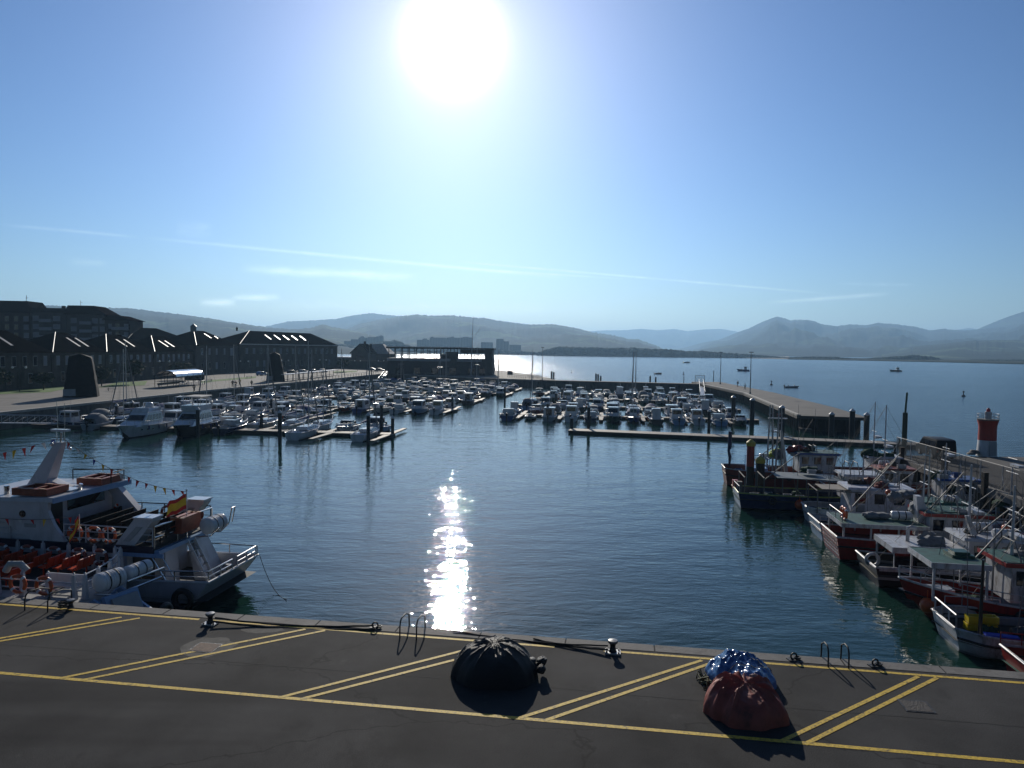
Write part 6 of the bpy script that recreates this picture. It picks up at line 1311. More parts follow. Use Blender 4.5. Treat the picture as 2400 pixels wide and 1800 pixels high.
MB().blob((2.5, .2, 2.5), (.5, .35, .22), 4, .4, 2, 3).blob((3.2, .3, 2.5), (.45, .35, .2), 9, .4, 2, 3).build('rope_heap', CANVG, t, smooth=70); canister(t, (3.6, .1, 2.6), (4.8, .1, 2.6), .27)
whouse(t, 5.3, 8.2, 1.2, 1.25, 2.95, band=REDP); MB().hexa([(5.0, -.4, 2.32), (5.9, -.4, 2.32), (5.9, .4, 2.32), (5.0, .4, 2.32)], [(4.9, -.25, 3.9), (5.2, -.25, 3.9), (5.2, .25, 3.9), (4.9, .25, 3.9)]).build('funnel', WP, t)
MB().bb(6.0, 8.0, -.9, .9, 3.12, 3.16).build('roof_paint', GREEND, t); mast(t, 5.6, .5, 3.12, 5.8, W, ((4.6, .6),), [(8.5, 0, 2.2)], .06); fball(t, (3.0, -1.85, .8), .25)
# B3b, pale blue hull tucked behind the red one
t = fboat(29.9, 26.5, 'pale blue hulled fishing boat squeezed between the red boat and the white cabin boat'); s = fhull(t, 12, 3.0, 1.15, PBHULL, stripe=NAVY, tr=PBHULL, deckm=BLACK); rail_on(t, s, 0, 3, 1, .5); rail_on(t, s, 0, 3, -1, .45, W); clutter(t, .8, 5, -1, 1, .65, 8, 12)
whouse(t, 6.5, 9, 1.0, .9, 2.7, roofm=GREEND); mast(t, 7.2, 0, 2.87, 6.2, ALU, ((4.8, .8),), [(2, 0, 1.5), (11, 0, 2)]); canister(t, (7.8, -.6, 3.1), (8.8, -.6, 3.1), .22)
# B3, white hull with navy stripe, frame canopy, tall white cabin
t = fboat(30.4, 31.2, 'white fishing boat with navy stripe, bare roof frame and streaked white cabin'); s = fhull(t, 12, 3.1, 1.1, W, stripe=NAVY, tr=W, round_=.5, deckm=BLACK)
p = MB()
for x in (.6, 1.3, 2.4, 3.3): p.cyl((x, -1.35, 2.5), (x, 1.35, 2.55), .045, n=6)
for y in (-1.3, 1.3): p.cyl((.5, y, 2.52), (3.6, y, 2.52), .04, n=6).cyl((.6, y, .6), (.6, y, 2.5), .05, n=6).cyl((3.3, y, .6), (3.3, y, 2.5), .05, n=6)
p.build('roof_frame', CONC, t); MB().bb(1.0, 3.2, -1.0, 1.1, 2.57, 2.62).build('slatted_roof', WOOD, t); whouse(t, 2.9, 6.6, 1.25, .8, 2.7, m=mat('streaked_white_paint', (.55, .56, .6), .4, var=.12, scale=2, stain='#6b5a42', stain_amt=.7, stain_scale=2.2), lean=.45)
clutter(t, 3.2, 5.6, -1.0, 1.0, 2.87, 6, 14, [(BENCHRED, 'net_heap'), (ROPE, 'net_heap'), (ROPE, 'rope_coil'), (CANVR, 'net_heap')]); MB().bb(5.4, 6.4, -.5, .5, 2.87, 2.95).build('hatch', W, t); mast(t, 4.2, .4, 2.87, 5.0, W); clutter(t, .6, 2.6, -1, 1, .6, 6, 15)
# B2, navy with a scuffed white transom and awning
t = fboat(26.1, 35.7, 'navy fishing boat with scuffed white transom, flat dark awning and orange fender'); s = fhull(t, 13, 3.4, 1.25, NAVY, deckm=NET, tr=TRANSOM, low=BLACK, gun=mat('yellow_green_gunwale', (.35, .4, .12), .5))
p = MB()
for x in (.5, 2.0, 3.4, 5.2):
    p.cyl((x, -1.45, 2.55), (x, 1.45, 2.6), .05, n=6)
    for y in (-1.4, 1.4): p.cyl((x, y, .8), (x, y, 2.56), .045, n=6)
p.build('awning_frame', CONC, t); MB().hexa([(3.0, -1.5, 2.6), (8.0, -1.5, 2.5), (8.0, 1.5, 2.5), (3.0, 1.5, 2.6)], [(3.0, -1.5, 2.66), (8.0, -1.5, 2.56), (8.0, 1.5, 2.56), (3.0, 1.5, 2.66)]).build('awning', mat('grey_awning', (.12, .15, .16), .6, var=.25), t)
MB().bb(-.05, .35, .9, 1.3, 1.2, 1.9).build('red_box', ORANGE, t); MB().bb(.2, .6, .2, .7, 1.0, 1.9).build('pale_box', CONC, t); clutter(t, .8, 6.0, -1.2, 1.2, .75, 12, 17, [(NET, 'net_heap'), (NET, 'net_heap'), (ROPE, 'rope_coil'), (GREYP, 'fish_box')]); fball(t, (4.6, -1.9, .65), .36); whouse(t, 8.2, 10.4, 1.2, 1.0, 2.9)
rails(t, [(.02, 1.5, 1.35), (.1, -1.5, 1.35)], .5, 'stern_rail', W, 1.0, ())
# B1, rust-red, gallows masts with a green net
t = fboat(26.5, 45.6, 'rust red fishing boat with two lattice gallows masts, farthest of the moored sterns'); s = fhull(t, 14, 3.8, 1.55, REDB, deckm=DKGREEN, tr=mat('rusty_transom', (.3, .14, .09), .5, var=.4, scale=3), round_=.35)
for k, (x, y, zt) in enumerate(((4.3, .2, 7.6), (5.0, -.3, 7.4))):
    g = MB(); dx = .28
    for a in (-dx, dx): g.cyl((x + a, y, .9), (x + a * .4, y, zt), .09, .06, 8)
    for i in range(7): z = 1.6 + i * .85; g.cyl((x - dx * .95, y, z), (x + dx * .9, y, z + .2), .03, n=5)
    g.build('gallows_mast', GALV, t)
MB().hexa([(5.6, -.4, 1.0), (5.9, -.4, 1.0), (5.9, .0, 1.0), (5.6, .0, 1.0)], [(5.05, -.4, 5.2), (5.25, -.4, 5.2), (5.25, .0, 5.2), (5.05, .0, 5.2)]).build('derrick', GALV, t); MB().bb(4.0, 5.7, -.2, .1, 6.3, 6.4).bb(4.5, 4.9, -.5, .6, 5.1, 5.2).build('crosstree', GALV, t)
MB().blob((5.0, .4, 2.9), (.75, .5, .5), 3, .35, 2, 3).build('lime_net', mat('lime_net', (.33, .42, .03), .8, var=.4, bump=.8), t, smooth=70); MB().torus((4.9, -.1, 6.7), .12, .05, 'y', 12, 6).build('red_light', REDP, t)
rails(t, [(2.2, -1.2, 1.6), (4.0, -1.2, 1.6), (4.0, 1.2, 1.6), (2.2, 1.2, 1.6)], 1.0, 'rail', LBLUE, .9, (.5,)); MB().bb(2.2, 3.9, -1.0, 1.0, 1.0, 1.7).build('hatch', LBLUE, t); canister(t, (3.4, .9, 2.6), (4.6, .9, 2.6), .27); whouse(t, 6.6, 9.6, 1.3, 1.5, 3.2, band=BLUE); clutter(t, 6.0, 9.0, -1, 1, 3.37, 5, 20, [(REDP, 'net_heap'), (ROPE, 'net_heap'), (ROPE, 'rope_coil')])
MB().tube([(.7, 1.0, 1.5), (.75, 1.0, 2.4), (.6, 1.0, 3.0), (.7, 1.0, 3.4), (.72, 1.0, 4.9)], [.08, .16, .12, .2, .17], 8).build('furled_awning', NAVY, t, smooth=70); clutter(t, .8, 2.4, -1, 1, 1.0, 4, 21)
RIG = mat('pale_rig_pole', (.17, .17, .165), .6, .1, var=.2)
def gear(u, v, seed, n=3, zt=5.5):
    """loose poles, whip aerials, hoops and stays standing on a deck: each boat gets its own"""
    r = random.Random(seed); t = bpy.data.objects[seed_boat[seed]]
    for i in range(n):
        x, y = u + r.uniform(-1.8, 1.8), v + r.uniform(-.9, .9); MB().cyl((x, y, 1.2), (x + r.uniform(-.35, .35), y + r.uniform(-.2, .2), zt + r.uniform(-1, 1.2)), .03, .012, 5).build('whip_aerial', RIG, t)
    for i in range(2):
        x = u + r.uniform(-1, 1.5); MB().tube([(x, -1.2, 1.3), (x, -1.1, 3.2), (x, -.5, 3.9), (x, .5, 3.9), (x, 1.1, 3.2), (x, 1.2, 1.3)], .035, 6).build('hoop', RIG, t)
    x = u + r.uniform(-1, 1); MB().cyl((x, -.9, 1.6), (x, .9, 1.6), .38, n=14).cyl((x, -.95, 1.6), (x, -.9, 1.6), .55, n=14).cyl((x, .9, 1.6), (x, .95, 1.6), .55, n=14).build('net_drum', NET, t)
    MB().tube([(u - 2.5, -.8, 1.4), (u + r.uniform(0, .6), -.2, zt - .4), (u + 3.5, .2, 1.6)], .014, 4).tube([(u - 2.5, .8, 1.4), (u + .4, .2, zt - .6), (u + 3.5, -.2, 1.6)], .014, 4).build('stay', STAYM, t)
    MB().cyl((u - .6, .5, 1.5), (u + 2.6, .1, 4.4), .05, .035, 6).build('boom', RIG, t)
seed_boat = {}
for k_, o_ in enumerate([o for o in COL.objects if o.get('group') == 'fishing boats along the right-hand pier']): seed_boat[k_] = o_.name
for k_, (u_, z_) in enumerate(((6.0, 5.5), (7.6, 5.2), (5.4, 6.0), (6.6, 6.2), (6.8, 5.6), (7.6, 5.6), (5.6, 5.2), (8.6, 6.0), (7.6, 6.8))): gear(u_, 0, k_, 6, z_)
for k_, o_ in seed_boat.items():
    r = random.Random(k_ + 70); t = bpy.data.objects[o_]
    for i in range(5):
        x, y = r.uniform(1.0, 9.0), r.uniform(-1.2, 1.2); MB().cyl((x, y, .9), (x + r.uniform(-.5, .5), y + r.uniform(-.3, .3), r.uniform(3.4, 6.4)), .024, .01, 5).build('rod', RIG, t)
    x = r.uniform(2, 5); MB().cyl((x, -.2, 2.2), (x + 2.8, .3, r.uniform(4.2, 5.6)), .05, .03, 6).build('boom', RIG, t); clutter(t, 4.8, 7.4, -.8, .8, 2.95, 3, k_ + 90, [(ROPE, 'rope_coil'), (NET, 'net_heap'), (GREYP, 'fish_box'), (ORANGE, 'buoy'), (CANVG, 'net_heap')])
# boats lying behind, between the sterns and the pier
def back_boat(u, v, Ln, hm, label, wx, seed, rfm=None, yard=True, zt=6.5, low=False):
    t = fboat(u, v, label); s = fhull(t, Ln, 3.0, 1.1, hm, deckm=GREYP); (whouse(t, wx, wx + 2.3, 1.05, .9, 2.75, roofm=rfm) if not low else canopy(t, wx, wx + 2.2, 1.0, 1.75, .8, rfm or GREYP, thick=.05)); mast(t, wx + .6, 0, 2.92 if not low else 1.82, zt, WP, ((4.2, .8), (5.2, .6)) if yard else (), [(1.0, .6, 1.1), (1.0, -.6, 1.1), (Ln - 1, 0, 1.6)], .07, 4.6); clutter(t, .8, wx - .4, -1, 1, .6, 7, seed); clutter(t, wx, wx + 1.8, -.8, .8, 2.92 if not low else 1.82, 3, seed + 1); rail_on(t, s, 0, 4, -1, .5); rail_on(t, s, 9, 14, -1, .6, W); canister(t, (wx + .3, .5, 3.15 if not low else 2.05), (wx + 1.2, .5, 3.15 if not low else 2.05), .2)
back_boat(36.0, 47.6, 9, BLUE, 'blue hulled fishing boat with white mast and radar, nearest the pier corner', 4.0, 31, zt=8.0)
back_boat(34.3, 40.4, 9.5, REDB, 'brown hulled fishing boat with crossed rigging behind the navy boat awning', 4.2, 33, BENCHRED, zt=8.2)
back_boat(38.9, 36.0, 6.5, W, 'small white boat with navy wheelhouse roof right beside the pier piles', 2.6, 35, BLUE, zt=5.6)
back_boat(41.6, 31.0, 6.0, NAVY, 'low navy boat with a grey awning wedged at the pier between two fender posts', 2.2, 37, zt=4.6, low=True)
back_boat(42.2, 22.0, 6.0, REDB, 'red brown boat with flat awning at the pier, beyond the green roofed red boat', 2.2, 39, CANVR, zt=4.8, low=True)
back_boat(43.0, 14.0, 6.0, GREYP, 'grey boat with green net gear at the right edge beneath the pier fence', 2.0, 41, GREEND, zt=5.6, low=True)
# ---------------------------------------------------------------- piles between the boats
def cpile(u, v, zt, r, label, low, high, capm, zsplit=2.6):
    t = thing('mooring_pile', label, 'mooring pile', UV(u, v, 0), 0, 'painted piles among the fishing boats')
    MB().lathe([(r, -2), (r, zsplit)], n=14).build('lower_shaft', low, t, smooth=40); MB().lathe([(r + .004, zsplit + .003), (r + .004, zt - .62)], n=14).build('upper_shaft', high, t, smooth=40); MB().lathe([(r + .05, zt - .62), (r + .06, zt - .3), (.02, zt)], n=14).build('cap', capm, t, smooth=40)
YCAP = mat('faded_yellow_cap', (.42, .33, .05), .6, var=.25)
cpile(28.0, 40.0, 5.0, .33, 'red topped mooring pile with yellow pointed cap beside the rust red boat', BLACK, REDP, YCAP); cpile(28.5, 38.2, 3.8, .36, 'black mooring pile with yellow pointed cap next to the navy boat', BLACK, BLACK, YCAP, 1.5)
# ---------------------------------------------------------------- on the pier: fence, post, lighthouse, van, cone lamp
PF = [(38.2, 70.0), (37.3, 61), (36.2, 49.4), (35.0, 36), (34.2, 23)]
fn = thing('pier_fence', 'tall mesh fence with thin posts along the edge of the fishing pier', 'fence', (36, 50, QZ)); lp = Vector((36, 50, 0))
MESHM = bpy.data.materials.new('wire_mesh'); MESHM.use_nodes = True; nt_ = MESHM.node_tree; b_ = nt_.nodes['Principled BSDF']; b_.inputs['Base Color'].default_value = (.03, .033, .037, 1); b_.inputs['Roughness'].default_value = .5; b_.inputs['Specular IOR Level'].default_value = .2
tc_ = nt_.nodes.new('ShaderNodeTexCoord'); wv = []
for ax in (1, 2):
    sp_ = nt_.nodes.new('ShaderNodeSeparateXYZ'); nt_.links.new(tc_.outputs['Object'], sp_.inputs['Vector']); m1 = nt_.nodes.new('ShaderNodeMath'); m1.operation = 'MULTIPLY'; m1.inputs[1].default_value = 1 / .06; nt_.links.new(sp_.outputs[ax], m1.inputs[0])
    m2 = nt_.nodes.new('ShaderNodeMath'); m2.operation = 'FRACT'; nt_.links.new(m1.outputs[0], m2.inputs[0]); m3 = nt_.nodes.new('ShaderNodeMath'); m3.operation = 'LESS_THAN'; m3.inputs[1].default_value = .2; nt_.links.new(m2.outputs[0], m3.inputs[0]); wv.append(m3)
mm_ = nt_.nodes.new('ShaderNodeMath'); mm_.operation = 'MAXIMUM'; nt_.links.new(wv[0].outputs[0], mm_.inputs[0]); nt_.links.new(wv[1].outputs[0], mm_.inputs[1]); nt_.links.new(mm_.outputs[0], b_.inputs['Alpha'])
k = 0; FH = 1.85
for a, b in zip(PF, PF[1:]):
    a, b = Vector((*a, 0)) - lp, Vector((*b, 0)) - lp; n_ = max(1, round((b - a).length / 3.1))
    for i in range(n_):
        p, q = a.lerp(b, i / n_), a.lerp(b, (i + 1) / n_)
        MB().cyl(p, p + Vector((0, 0, FH)), .035, n=8).build('fence_post', GALV, fn)
        if i % 2: MB().cyl(p + Vector((-.03, 0, FH * .6)), p + Vector((-.35, -.9, .02)), .025, n=6).build('brace', GALV, fn)
        d = (q - p).normalized() * .06; n2 = Vector((-d.y, d.x, 0)) * .08
        MB().hexa([p + d - n2, q - d - n2, q - d + n2, p + d + n2], [x + Vector((0, 0, FH - .06)) for x in (p + d - n2, q - d - n2, q - d + n2, p + d + n2)]).build('mesh_panel', MESHM, fn)
MB().tube([Vector((*p, 0)) - lp + Vector((0, 0, FH)) for p in PF], .022, 6).build('top_rail', mat('fence_rail', (.2, .2, .2), .6, .3), fn)
p = P(2118, 1066, QZ); t = thing('light_post', 'tall dark green post of two thicknesses at the pier corner', 'post', p)
top = PD(2125, 920, p.y).z - QZ; MB().cyl((0, 0, 0), (0, 0, top * .68), .24, n=12).build('lower_tube', mat('bottle_green_paint', (.012, .035, .025), .45, var=.2), t, smooth=40); MB().cyl((0, 0, top * .68 + .003), (.1, 0, top), .095, n=10).build('upper_tube', DKGREEN, t, smooth=40)
# lighthouse
p = P(2312, 1068, QZ); t = thing('lighthouse', 'small red and white harbour lighthouse with railed gallery', 'lighthouse', p); sc = p.y / FPX
def Zp(y): return (1068 - y) * sc
MB().lathe([(21.5 * sc, -.05), (21 * sc, .15), (18.8 * sc, Zp(1031))], n=24).build('white_tower', mat('chalky_white_paint', (.6, .6, .6), .5, var=.1, stain='#6f6a60', stain_amt=.35), t, smooth=40)
MB().lathe([(19 * sc, Zp(1031) + .003), (18.5 * sc, Zp(1003)), (19 * sc, Zp(996)), (22 * sc, Zp(984))], n=24).build('red_tower', mat('lighthouse_red', (.36, .03, .018), .5, var=.15), t, smooth=40)
MB().lathe([(22.3 * sc, Zp(984) + .003), (22.5 * sc, Zp(984) + .1)], n=24).build('gallery', CONC, t, smooth=40)
r_ = MB()
for i in range(12): a = i * math.pi / 6; x, y = 21.5 * sc * math.cos(a), 21.5 * sc * math.sin(a); r_.cyl((x, y, Zp(984) + .1), (x * 1.04, y * 1.04, Zp(969)), .02, n=5)
for z in (Zp(976), Zp(969)): r_.torus((0, 0, z), 22 * sc, .022, 'z', 24, 5)
r_.build('gallery_rail', GALV, t); MB().cyl((0, 0, Zp(984) + .1), (0, 0, Zp(964)), 7 * sc, n=16).build('lantern_base', WP, t, smooth=40); MB().lathe([(4.2 * sc, Zp(964)), (4.4 * sc, Zp(959)), (2 * sc, Zp(956)), (.02, Zp(955))], n=14).build('red_lantern', mat('red_lamp_glass', (.4, .02, .02), .15), t, smooth=50)
MB().bb(-.35, .35, -21.6 * sc, -20.2 * sc, .1, 1.5).build('door', GREYP, t)
for px, py, r in ((2282, 1068, .5), (2276, 1069, .35)):
    q = P(px, py, QZ); o = MB().blob((0, 0, r * .5), (r * 1.2, r, r * .7), px, .3, 1.5, 2, -.02).build('rock', CONC, None, smooth=40); o.location = q; tag(o, 'rough boulder at the left foot of the lighthouse, ' + ('larger of two' if r > .4 else 'smaller of two'), 'rock')
# dark van parked on the pier
def car(name, label, cat, loc, rz, prof, w_, bodym, glassx, wheels=(.8, 3.3), group=None, wr=.33):
    t = thing(name, label, cat, loc, rz, group); Ln = max(x for x, z in prof)
    body = MB(); yy = [-w_ / 2, -w_ / 2 * .97]; 
    secs = []
    for y, k in ((-w_ / 2, .0), (-w_ / 2 + .06, 1), (w_ / 2 - .06, 1), (w_ / 2, 0)):
        secs.append([(x if 0 < x < Ln else x + (.04 if x == 0 else -.04) * (1 - k), y * (1 - .10 * max(0, (z - 1.0))), z - .03 * (1 - k)) for x, z in prof])
    body.loft(secs, caps=True, closed=True); body.build('body', bodym, t, smooth=35)
    g = MB()
    for (xa, xb, z0, z1, sl) in glassx:
        for s in (-1, 1):
            y = lambda z: s * (w_ / 2 * (1 - .10 * max(0, z - 1.0)) + .004)
            g.hexa([(xa, y(z0) - .01 * s, z0), (xb, y(z0) - .01 * s, z0), (xb, y(z0) + .008 * s, z0), (xa, y(z0) + .008 * s, z0)], [(xa + sl[0], y(z1) - .01 * s, z1), (xb + sl[1], y(z1) - .01 * s, z1), (xb + sl[1], y(z1) + .008 * s, z1), (xa + sl[0], y(z1) + .008 * s, z1)])
    g.build('windows', GLASS, t)
    for x in wheels:
        for s in (-1, 1): wl = MB().cyl((x, s * (w_ / 2 - .2), wr), (x, s * (w_ / 2 + .015), wr), wr, n=18).build('wheel', RUBBER, t, smooth=40); MB().cyl((x, s * (w_ / 2 + .016), wr), (x, s * (w_ / 2 + .03), wr), wr * .6, n=14).build('rim', GALV, wl, smooth=40)
    for s in (-1, 1): MB().bb(Ln - .06, Ln + .01, s * w_ * .38 - .15, s * w_ * .38 + .15, .62, .8).build('headlight', W, t); MB().bb(-.012, .05, s * w_ * .42 - .08, s * w_ * .42 + .08, .7, .95).build('tail_light', REDP, t)
    return t
VAN = [(0, .3), (0, 1.1), (.08, 1.85), (.3, 1.95), (2.9, 1.95), (3.25, 1.88), (3.95, 1.18), (4.6, 1.0), (4.72, .75), (4.72, .3)]
p = P(2252, 1076, QZ); car('parked_van', 'dark van parked on the pier behind the mesh fence', 'van', P(2240, 1085, QZ) + Vector((0, 1.5, 0)), QANG + math.pi / 2, VAN, 1.85, mat('black_car_paint', (.008, .008, .01), .5, var=.1, spec=.2), [(.25, 1.4, 1.15, 1.75, (0, 0)), (1.55, 2.6, 1.15, 1.75, (0, 0)), (2.75, 3.8, 1.15, 1.75, (0, -.5))], (.85, 3.75))
CARP = [(0, .28), (0, .75), (.15, .95), (.55, 1.38), (1.0, 1.45), (2.2, 1.42), (2.95, .98), (3.9, .82), (4.05, .6), (4.05, .28)]
for i, (px, py, m, lb) in enumerate(((604, 880.5, LBLUE, 'pale blue car parked just left of the smaller monolith'), (676, 876.5, BLACK, 'black car parked before the long barracks, leftmost of the row right of the smaller monolith'), (703, 875.3, GREYP, 'grey car parked before the long barracks, second of the row'), (727, 874.2, NAVY, 'navy car parked before the long barracks, third of the row'), (750, 873.2, W, 'white car parked before the long barracks, last of the row'), (880, 870.5, REDB, 'dark red car parked left of the clubhouse, nearer of two'), (862, 869.5, GREYP, 'grey car parked left of the clubhouse, farther of two'))):
    p = P(px, py, QZ); car('parked_car', lb, 'car', p, 1.2 if i < 5 else .1, CARP, 1.7, m, [(.5, 1.35, .9, 1.33, (.25, 0)), (1.42, 2.7, .9, 1.33, (0, -.55))], (.75, 3.2), 'cars parked on the promenade', .3)
# ================================================================ foreground on the quay
def heap(name, label, cat, c, rx, ry, h, m, seed, fold=.10, nf=9, crease=.05, rz=0.0, flat=.75, skirt=.12, fine=.02, ridge=None, radial=False):
    """draped mound: polar grid with folds running down the flanks"""
    na, nr = 150, 46; mb = MB(); r = random.Random(seed); sv = Vector((seed * 5.3, seed * 2.1, 0)); vs = [(0, 0, h)]
    for i in range(1, nr + 1):
        q = i / nr
        for j in range(na):
            a = 2 * math.pi * j / na; d = Vector((math.cos(a), math.sin(a), 0))
            out = 1 + .16 * noise.noise(d * 1.3 + sv) + .06 * noise.noise(d * 4 + sv)
            fl = abs(noise.noise(d * nf * .32 + sv * 1.7)) - .25 + .5 * (abs(noise.noise(d * nf * .8 + sv + Vector((0, 0, q)))) - .2)
            rr = q * out * (1 + fold * fl * q * q)
            x, y = rx * rr * d.x, ry * rr * d.y
            z = h * max(0, 1 - q ** (2.2 + .5 * noise.noise(d * 1.5 + sv))) ** flat
            p3 = Vector((x, y, z)) * 1.9 + sv
            z *= 1 + .16 * noise.noise(Vector((x * .9, y * .9, seed)))
            z += crease * (.5 - abs(noise.noise(p3 * 1.0)) * 2) * min(1, 3 * (1 - q)) + crease * .6 * (.3 - abs(noise.noise(p3 * 2.3 + sv))) * min(1, 3 * (1 - q)) + fine * noise.noise(p3 * 7) * (1 - q)
            wv = Vector((noise.noise(p3 * .8), noise.noise(p3 * .8 + Vector((9, 0, 0))), 0)) * .9; ang_ = noise.noise(Vector((x * .5, y * .5, seed + 3.3))) * 2.5; fx = x * math.cos(ang_) + y * math.sin(ang_)
            rd = 1 - abs(noise.noise((d * 2.6 + Vector((0, 0, q * .6)) + sv) if radial else Vector((fx * 3.4, seed * 1.1, 0)) + wv)) * (3.2 if radial else 2.4); z += (crease * .55 if ridge is None else ridge * min(1, q * 2.2)) * max(0, rd) ** 2 * min(1, 4 * (1 - q))
            vs.append((x, y, max(z, .012)))
    fs = [(0, 1 + j, 1 + (j + 1) % na) for j in range(na)]
    for i in range(nr - 1):
        b = 1 + i * na; fs += [(b + j, b + na + j, b + na + (j + 1) % na, b + (j + 1) % na) for j in range(na)]
    mb.add(vs, fs); o = mb.build(name, m, None, smooth=60); o.location = c; o.rotation_euler.z = rz; o.data.flip_normals() if False else None
    return tag(o, label, cat)
def tarp(name, col, rough, coat, seed_scale, bump=.5, wear=None):
    m = mat(name, col, rough, var=.25, scale=2.2, bump=bump, bscale=seed_scale, coat=coat, stain=wear, stain_amt=.6, stain_scale=2.5); return m
NETB = mat('black_net_sheet', (.006, .006, .007), .45, var=.5, scale=14, bump=1.0, bscale=55, spec=.45)
c1 = P(1158, 1580, QZ)
nh = heap('net_heap', 'heap of fishing net under a black net sheet on the quay by the middle lines', 'net heap', c1, 1.36, 1.08, 1.0, NETB, 3, .05, 4, .022, flat=.56, fine=.012, ridge=.05, radial=True)
def surf(o, x, y, dz=.03):
    """height of a heap at local x,y"""
    best = min(o.data.vertices, key=lambda v: (v.co.x - x) ** 2 + (v.co.y - y) ** 2); return Vector((x, y, best.co.z + dz))
for k, (pts) in enumerate((((-1.25, .35), (-.9, .6), (-.5, .75), (-.1, .7)), ((-1.1, .1), (-.8, .35), (-.45, .4), (0.1, .5)))):
    ps = []
    for a, b in zip(pts, pts[1:]):
        for i in range(8): q = i / 8; ps.append(surf(nh, a[0] + (b[0] - a[0]) * q, a[1] + (b[1] - a[1]) * q + .03 * math.sin(i * 2.2), .02))
    MB().tube(ps, .022, 6).build('float_line', mat('pale_net_rope', (.25, .23, .2), .8, var=.4, scale=20), nh, smooth=60)
mb = MB(); r = random.Random(4)
for i in range(12): mb.blob((1.15 + r.uniform(-.12, .35), .0 + r.uniform(-.35, .35), .12 + r.uniform(0, .3)), r.uniform(.08, .17), i, .5, 2, 2)
mb.build('net_tail', NETB, nh, smooth=70)
BT = tarp('blue_tarpaulin', (.045, .13, .32), .18, .3, 5, .35, '#203048'); RT = tarp('red_brown_tarpaulin', (.26, .055, .035), .62, 0, 4, .4, '#2e1512')
bh = heap('tarpaulin_heap', 'heap under a crumpled shiny blue tarpaulin, behind the red-brown one', 'tarpaulin heap', P(1733, 1592, QZ), 1.0, 1.15, .58, BT, 11, .08, 5, .13, .1, flat=.34, fine=.035)
rh = heap('tarpaulin_heap', 'heap under a dull red-brown tarpaulin with deep folds, nearest to the camera', 'tarpaulin heap', P(1744, 1664, QZ), 1.12, 1.12, .80, RT, 23, .08, 4, .055, -.1, flat=.46, fine=.008, ridge=.16, radial=True)
for o, lines in ((bh, (((-.9, -.5), (-.3, -.2), (.4, -.45), (.95, -.3)), ((.3, .7), (.5, 0), (.7, -.6)))), (rh, (((-1.0, .45), (-.4, .62), (.2, .55), (.8, .75)),))):
    for pts in lines:
        ps = []
        for a, b in zip(pts, pts[1:]):
            for i in range(7): q = i / 7; ps.append(surf(o, a[0] + (b[0] - a[0]) * q, a[1] + (b[1] - a[1]) * q, .02))
        MB().tube(ps, .012, 5).build('lashing_rope', mat('thin_grey_rope', (.3, .3, .26), .8, var=.3), o)
q_ = surf(rh, .32, .3, .0); MB().blob(q_, (.12, .08, .07), 4, .5, 2, 3).build('pale_knot', mat('pale_pink_cloth', (.3, .2, .18), .8), rh, smooth=60)
mb = MB(); r = random.Random(9)
for i in range(16): mb.tube([(-1.15 + r.uniform(-.2, .1), -.2 + r.uniform(-.4, .5), .02), (-1.1 + r.uniform(-.2, .2), -.2 + r.uniform(-.4, .5), r.uniform(.1, .3)), (-1.0 + r.uniform(-.2, .1), -.2 + r.uniform(-.4, .5), .03)], .025, 5)
mb.build('loose_net', mat('olive_net_cord', (.10, .10, .05), .8, var=.4), bh, smooth=60)
# bollards, rings, ladders, ropes, covers
IRON = mat('cast_iron', (.022, .022, .024), .5, .4, var=.4, scale=6, bump=.4, bscale=25)
def bollard(px, py, label, s=1.0, plate=True):
    p = P(px, py, QZ + .012); t = thing('bollard', label, 'bollard', p, QANG, 'mooring bollards on the near quay')
    if plate: MB().bb(-.36 * s, .36 * s, -.26 * s, .26 * s, 0, .05).build('base_plate', GALV, t)
    b = MB()
    for x in (-.28, .28):
        for y in (-.18, .18): b.cyl((x * s, y * s, .051), (x * s, y * s, .09), .035, n=6)
    if plate: b.build('anchor_bolts', IRON, t)
    MB().lathe([(.2 * s, .051), (.15 * s, .12), (.125 * s, .3 * s), (.14 * s, .42 * s), (.23 * s, .50 * s)], n=18).build('shaft', IRON, t, smooth=50); MB().lathe([(.23 * s, .503 * s), (.25 * s, .55 * s), (.22 * s, .61 * s), (.02, .64 * s)], n=18).build('head', mat('worn_iron_top', (.16, .16, .16), .4, .5, var=.3), t, smooth=50); return t
B1 = bollard(493, 1463, 'black mushroom bollard holding mooring lines at the left part of the quay', .68); B2 = bollard(1436, 1530, 'black mushroom bollard with pale base plate, right of the black net heap', .7); B3 = bollard(166, 1428, 'small black bollard at the quay edge beside the excursion boats', .62, False)
ps = [B3.location + Vector((-.25 + .5 * math.cos(a * .8) * .4, .3 * math.sin(a * .8) * .6, .05 + .012 * a)) for a in range(26)]
rope('rope_coil', 'dark coiled rope lying round the small bollard at left', ps, .03, cat='rope')
def ringbolt(px, py, label):
    p = P(px, py, QZ + .012); t = thing('mooring_ring', label, 'mooring ring', p, QANG + .3, 'mooring rings on the quay edge'); MB().bb(-.2, .2, -.12, .12, 0, .03).build('base', IRON, t); MB().torus((0, 0, .12), .1, .03, 'y', 14, 6).build('ring', IRON, t, smooth=60); MB().torus((.14, .02, .06), .09, .026, 'z', 14, 6).build('shackle', IRON, t, smooth=60)
ringbolt(879, 1473, 'iron mooring ring at the end of the two dark lines, centre left'); ringbolt(1860, 1546, 'iron mooring ring between the blue tarpaulin and the right ladder'); ringbolt(2051, 1561, 'iron mooring ring right of the right-hand ladder')
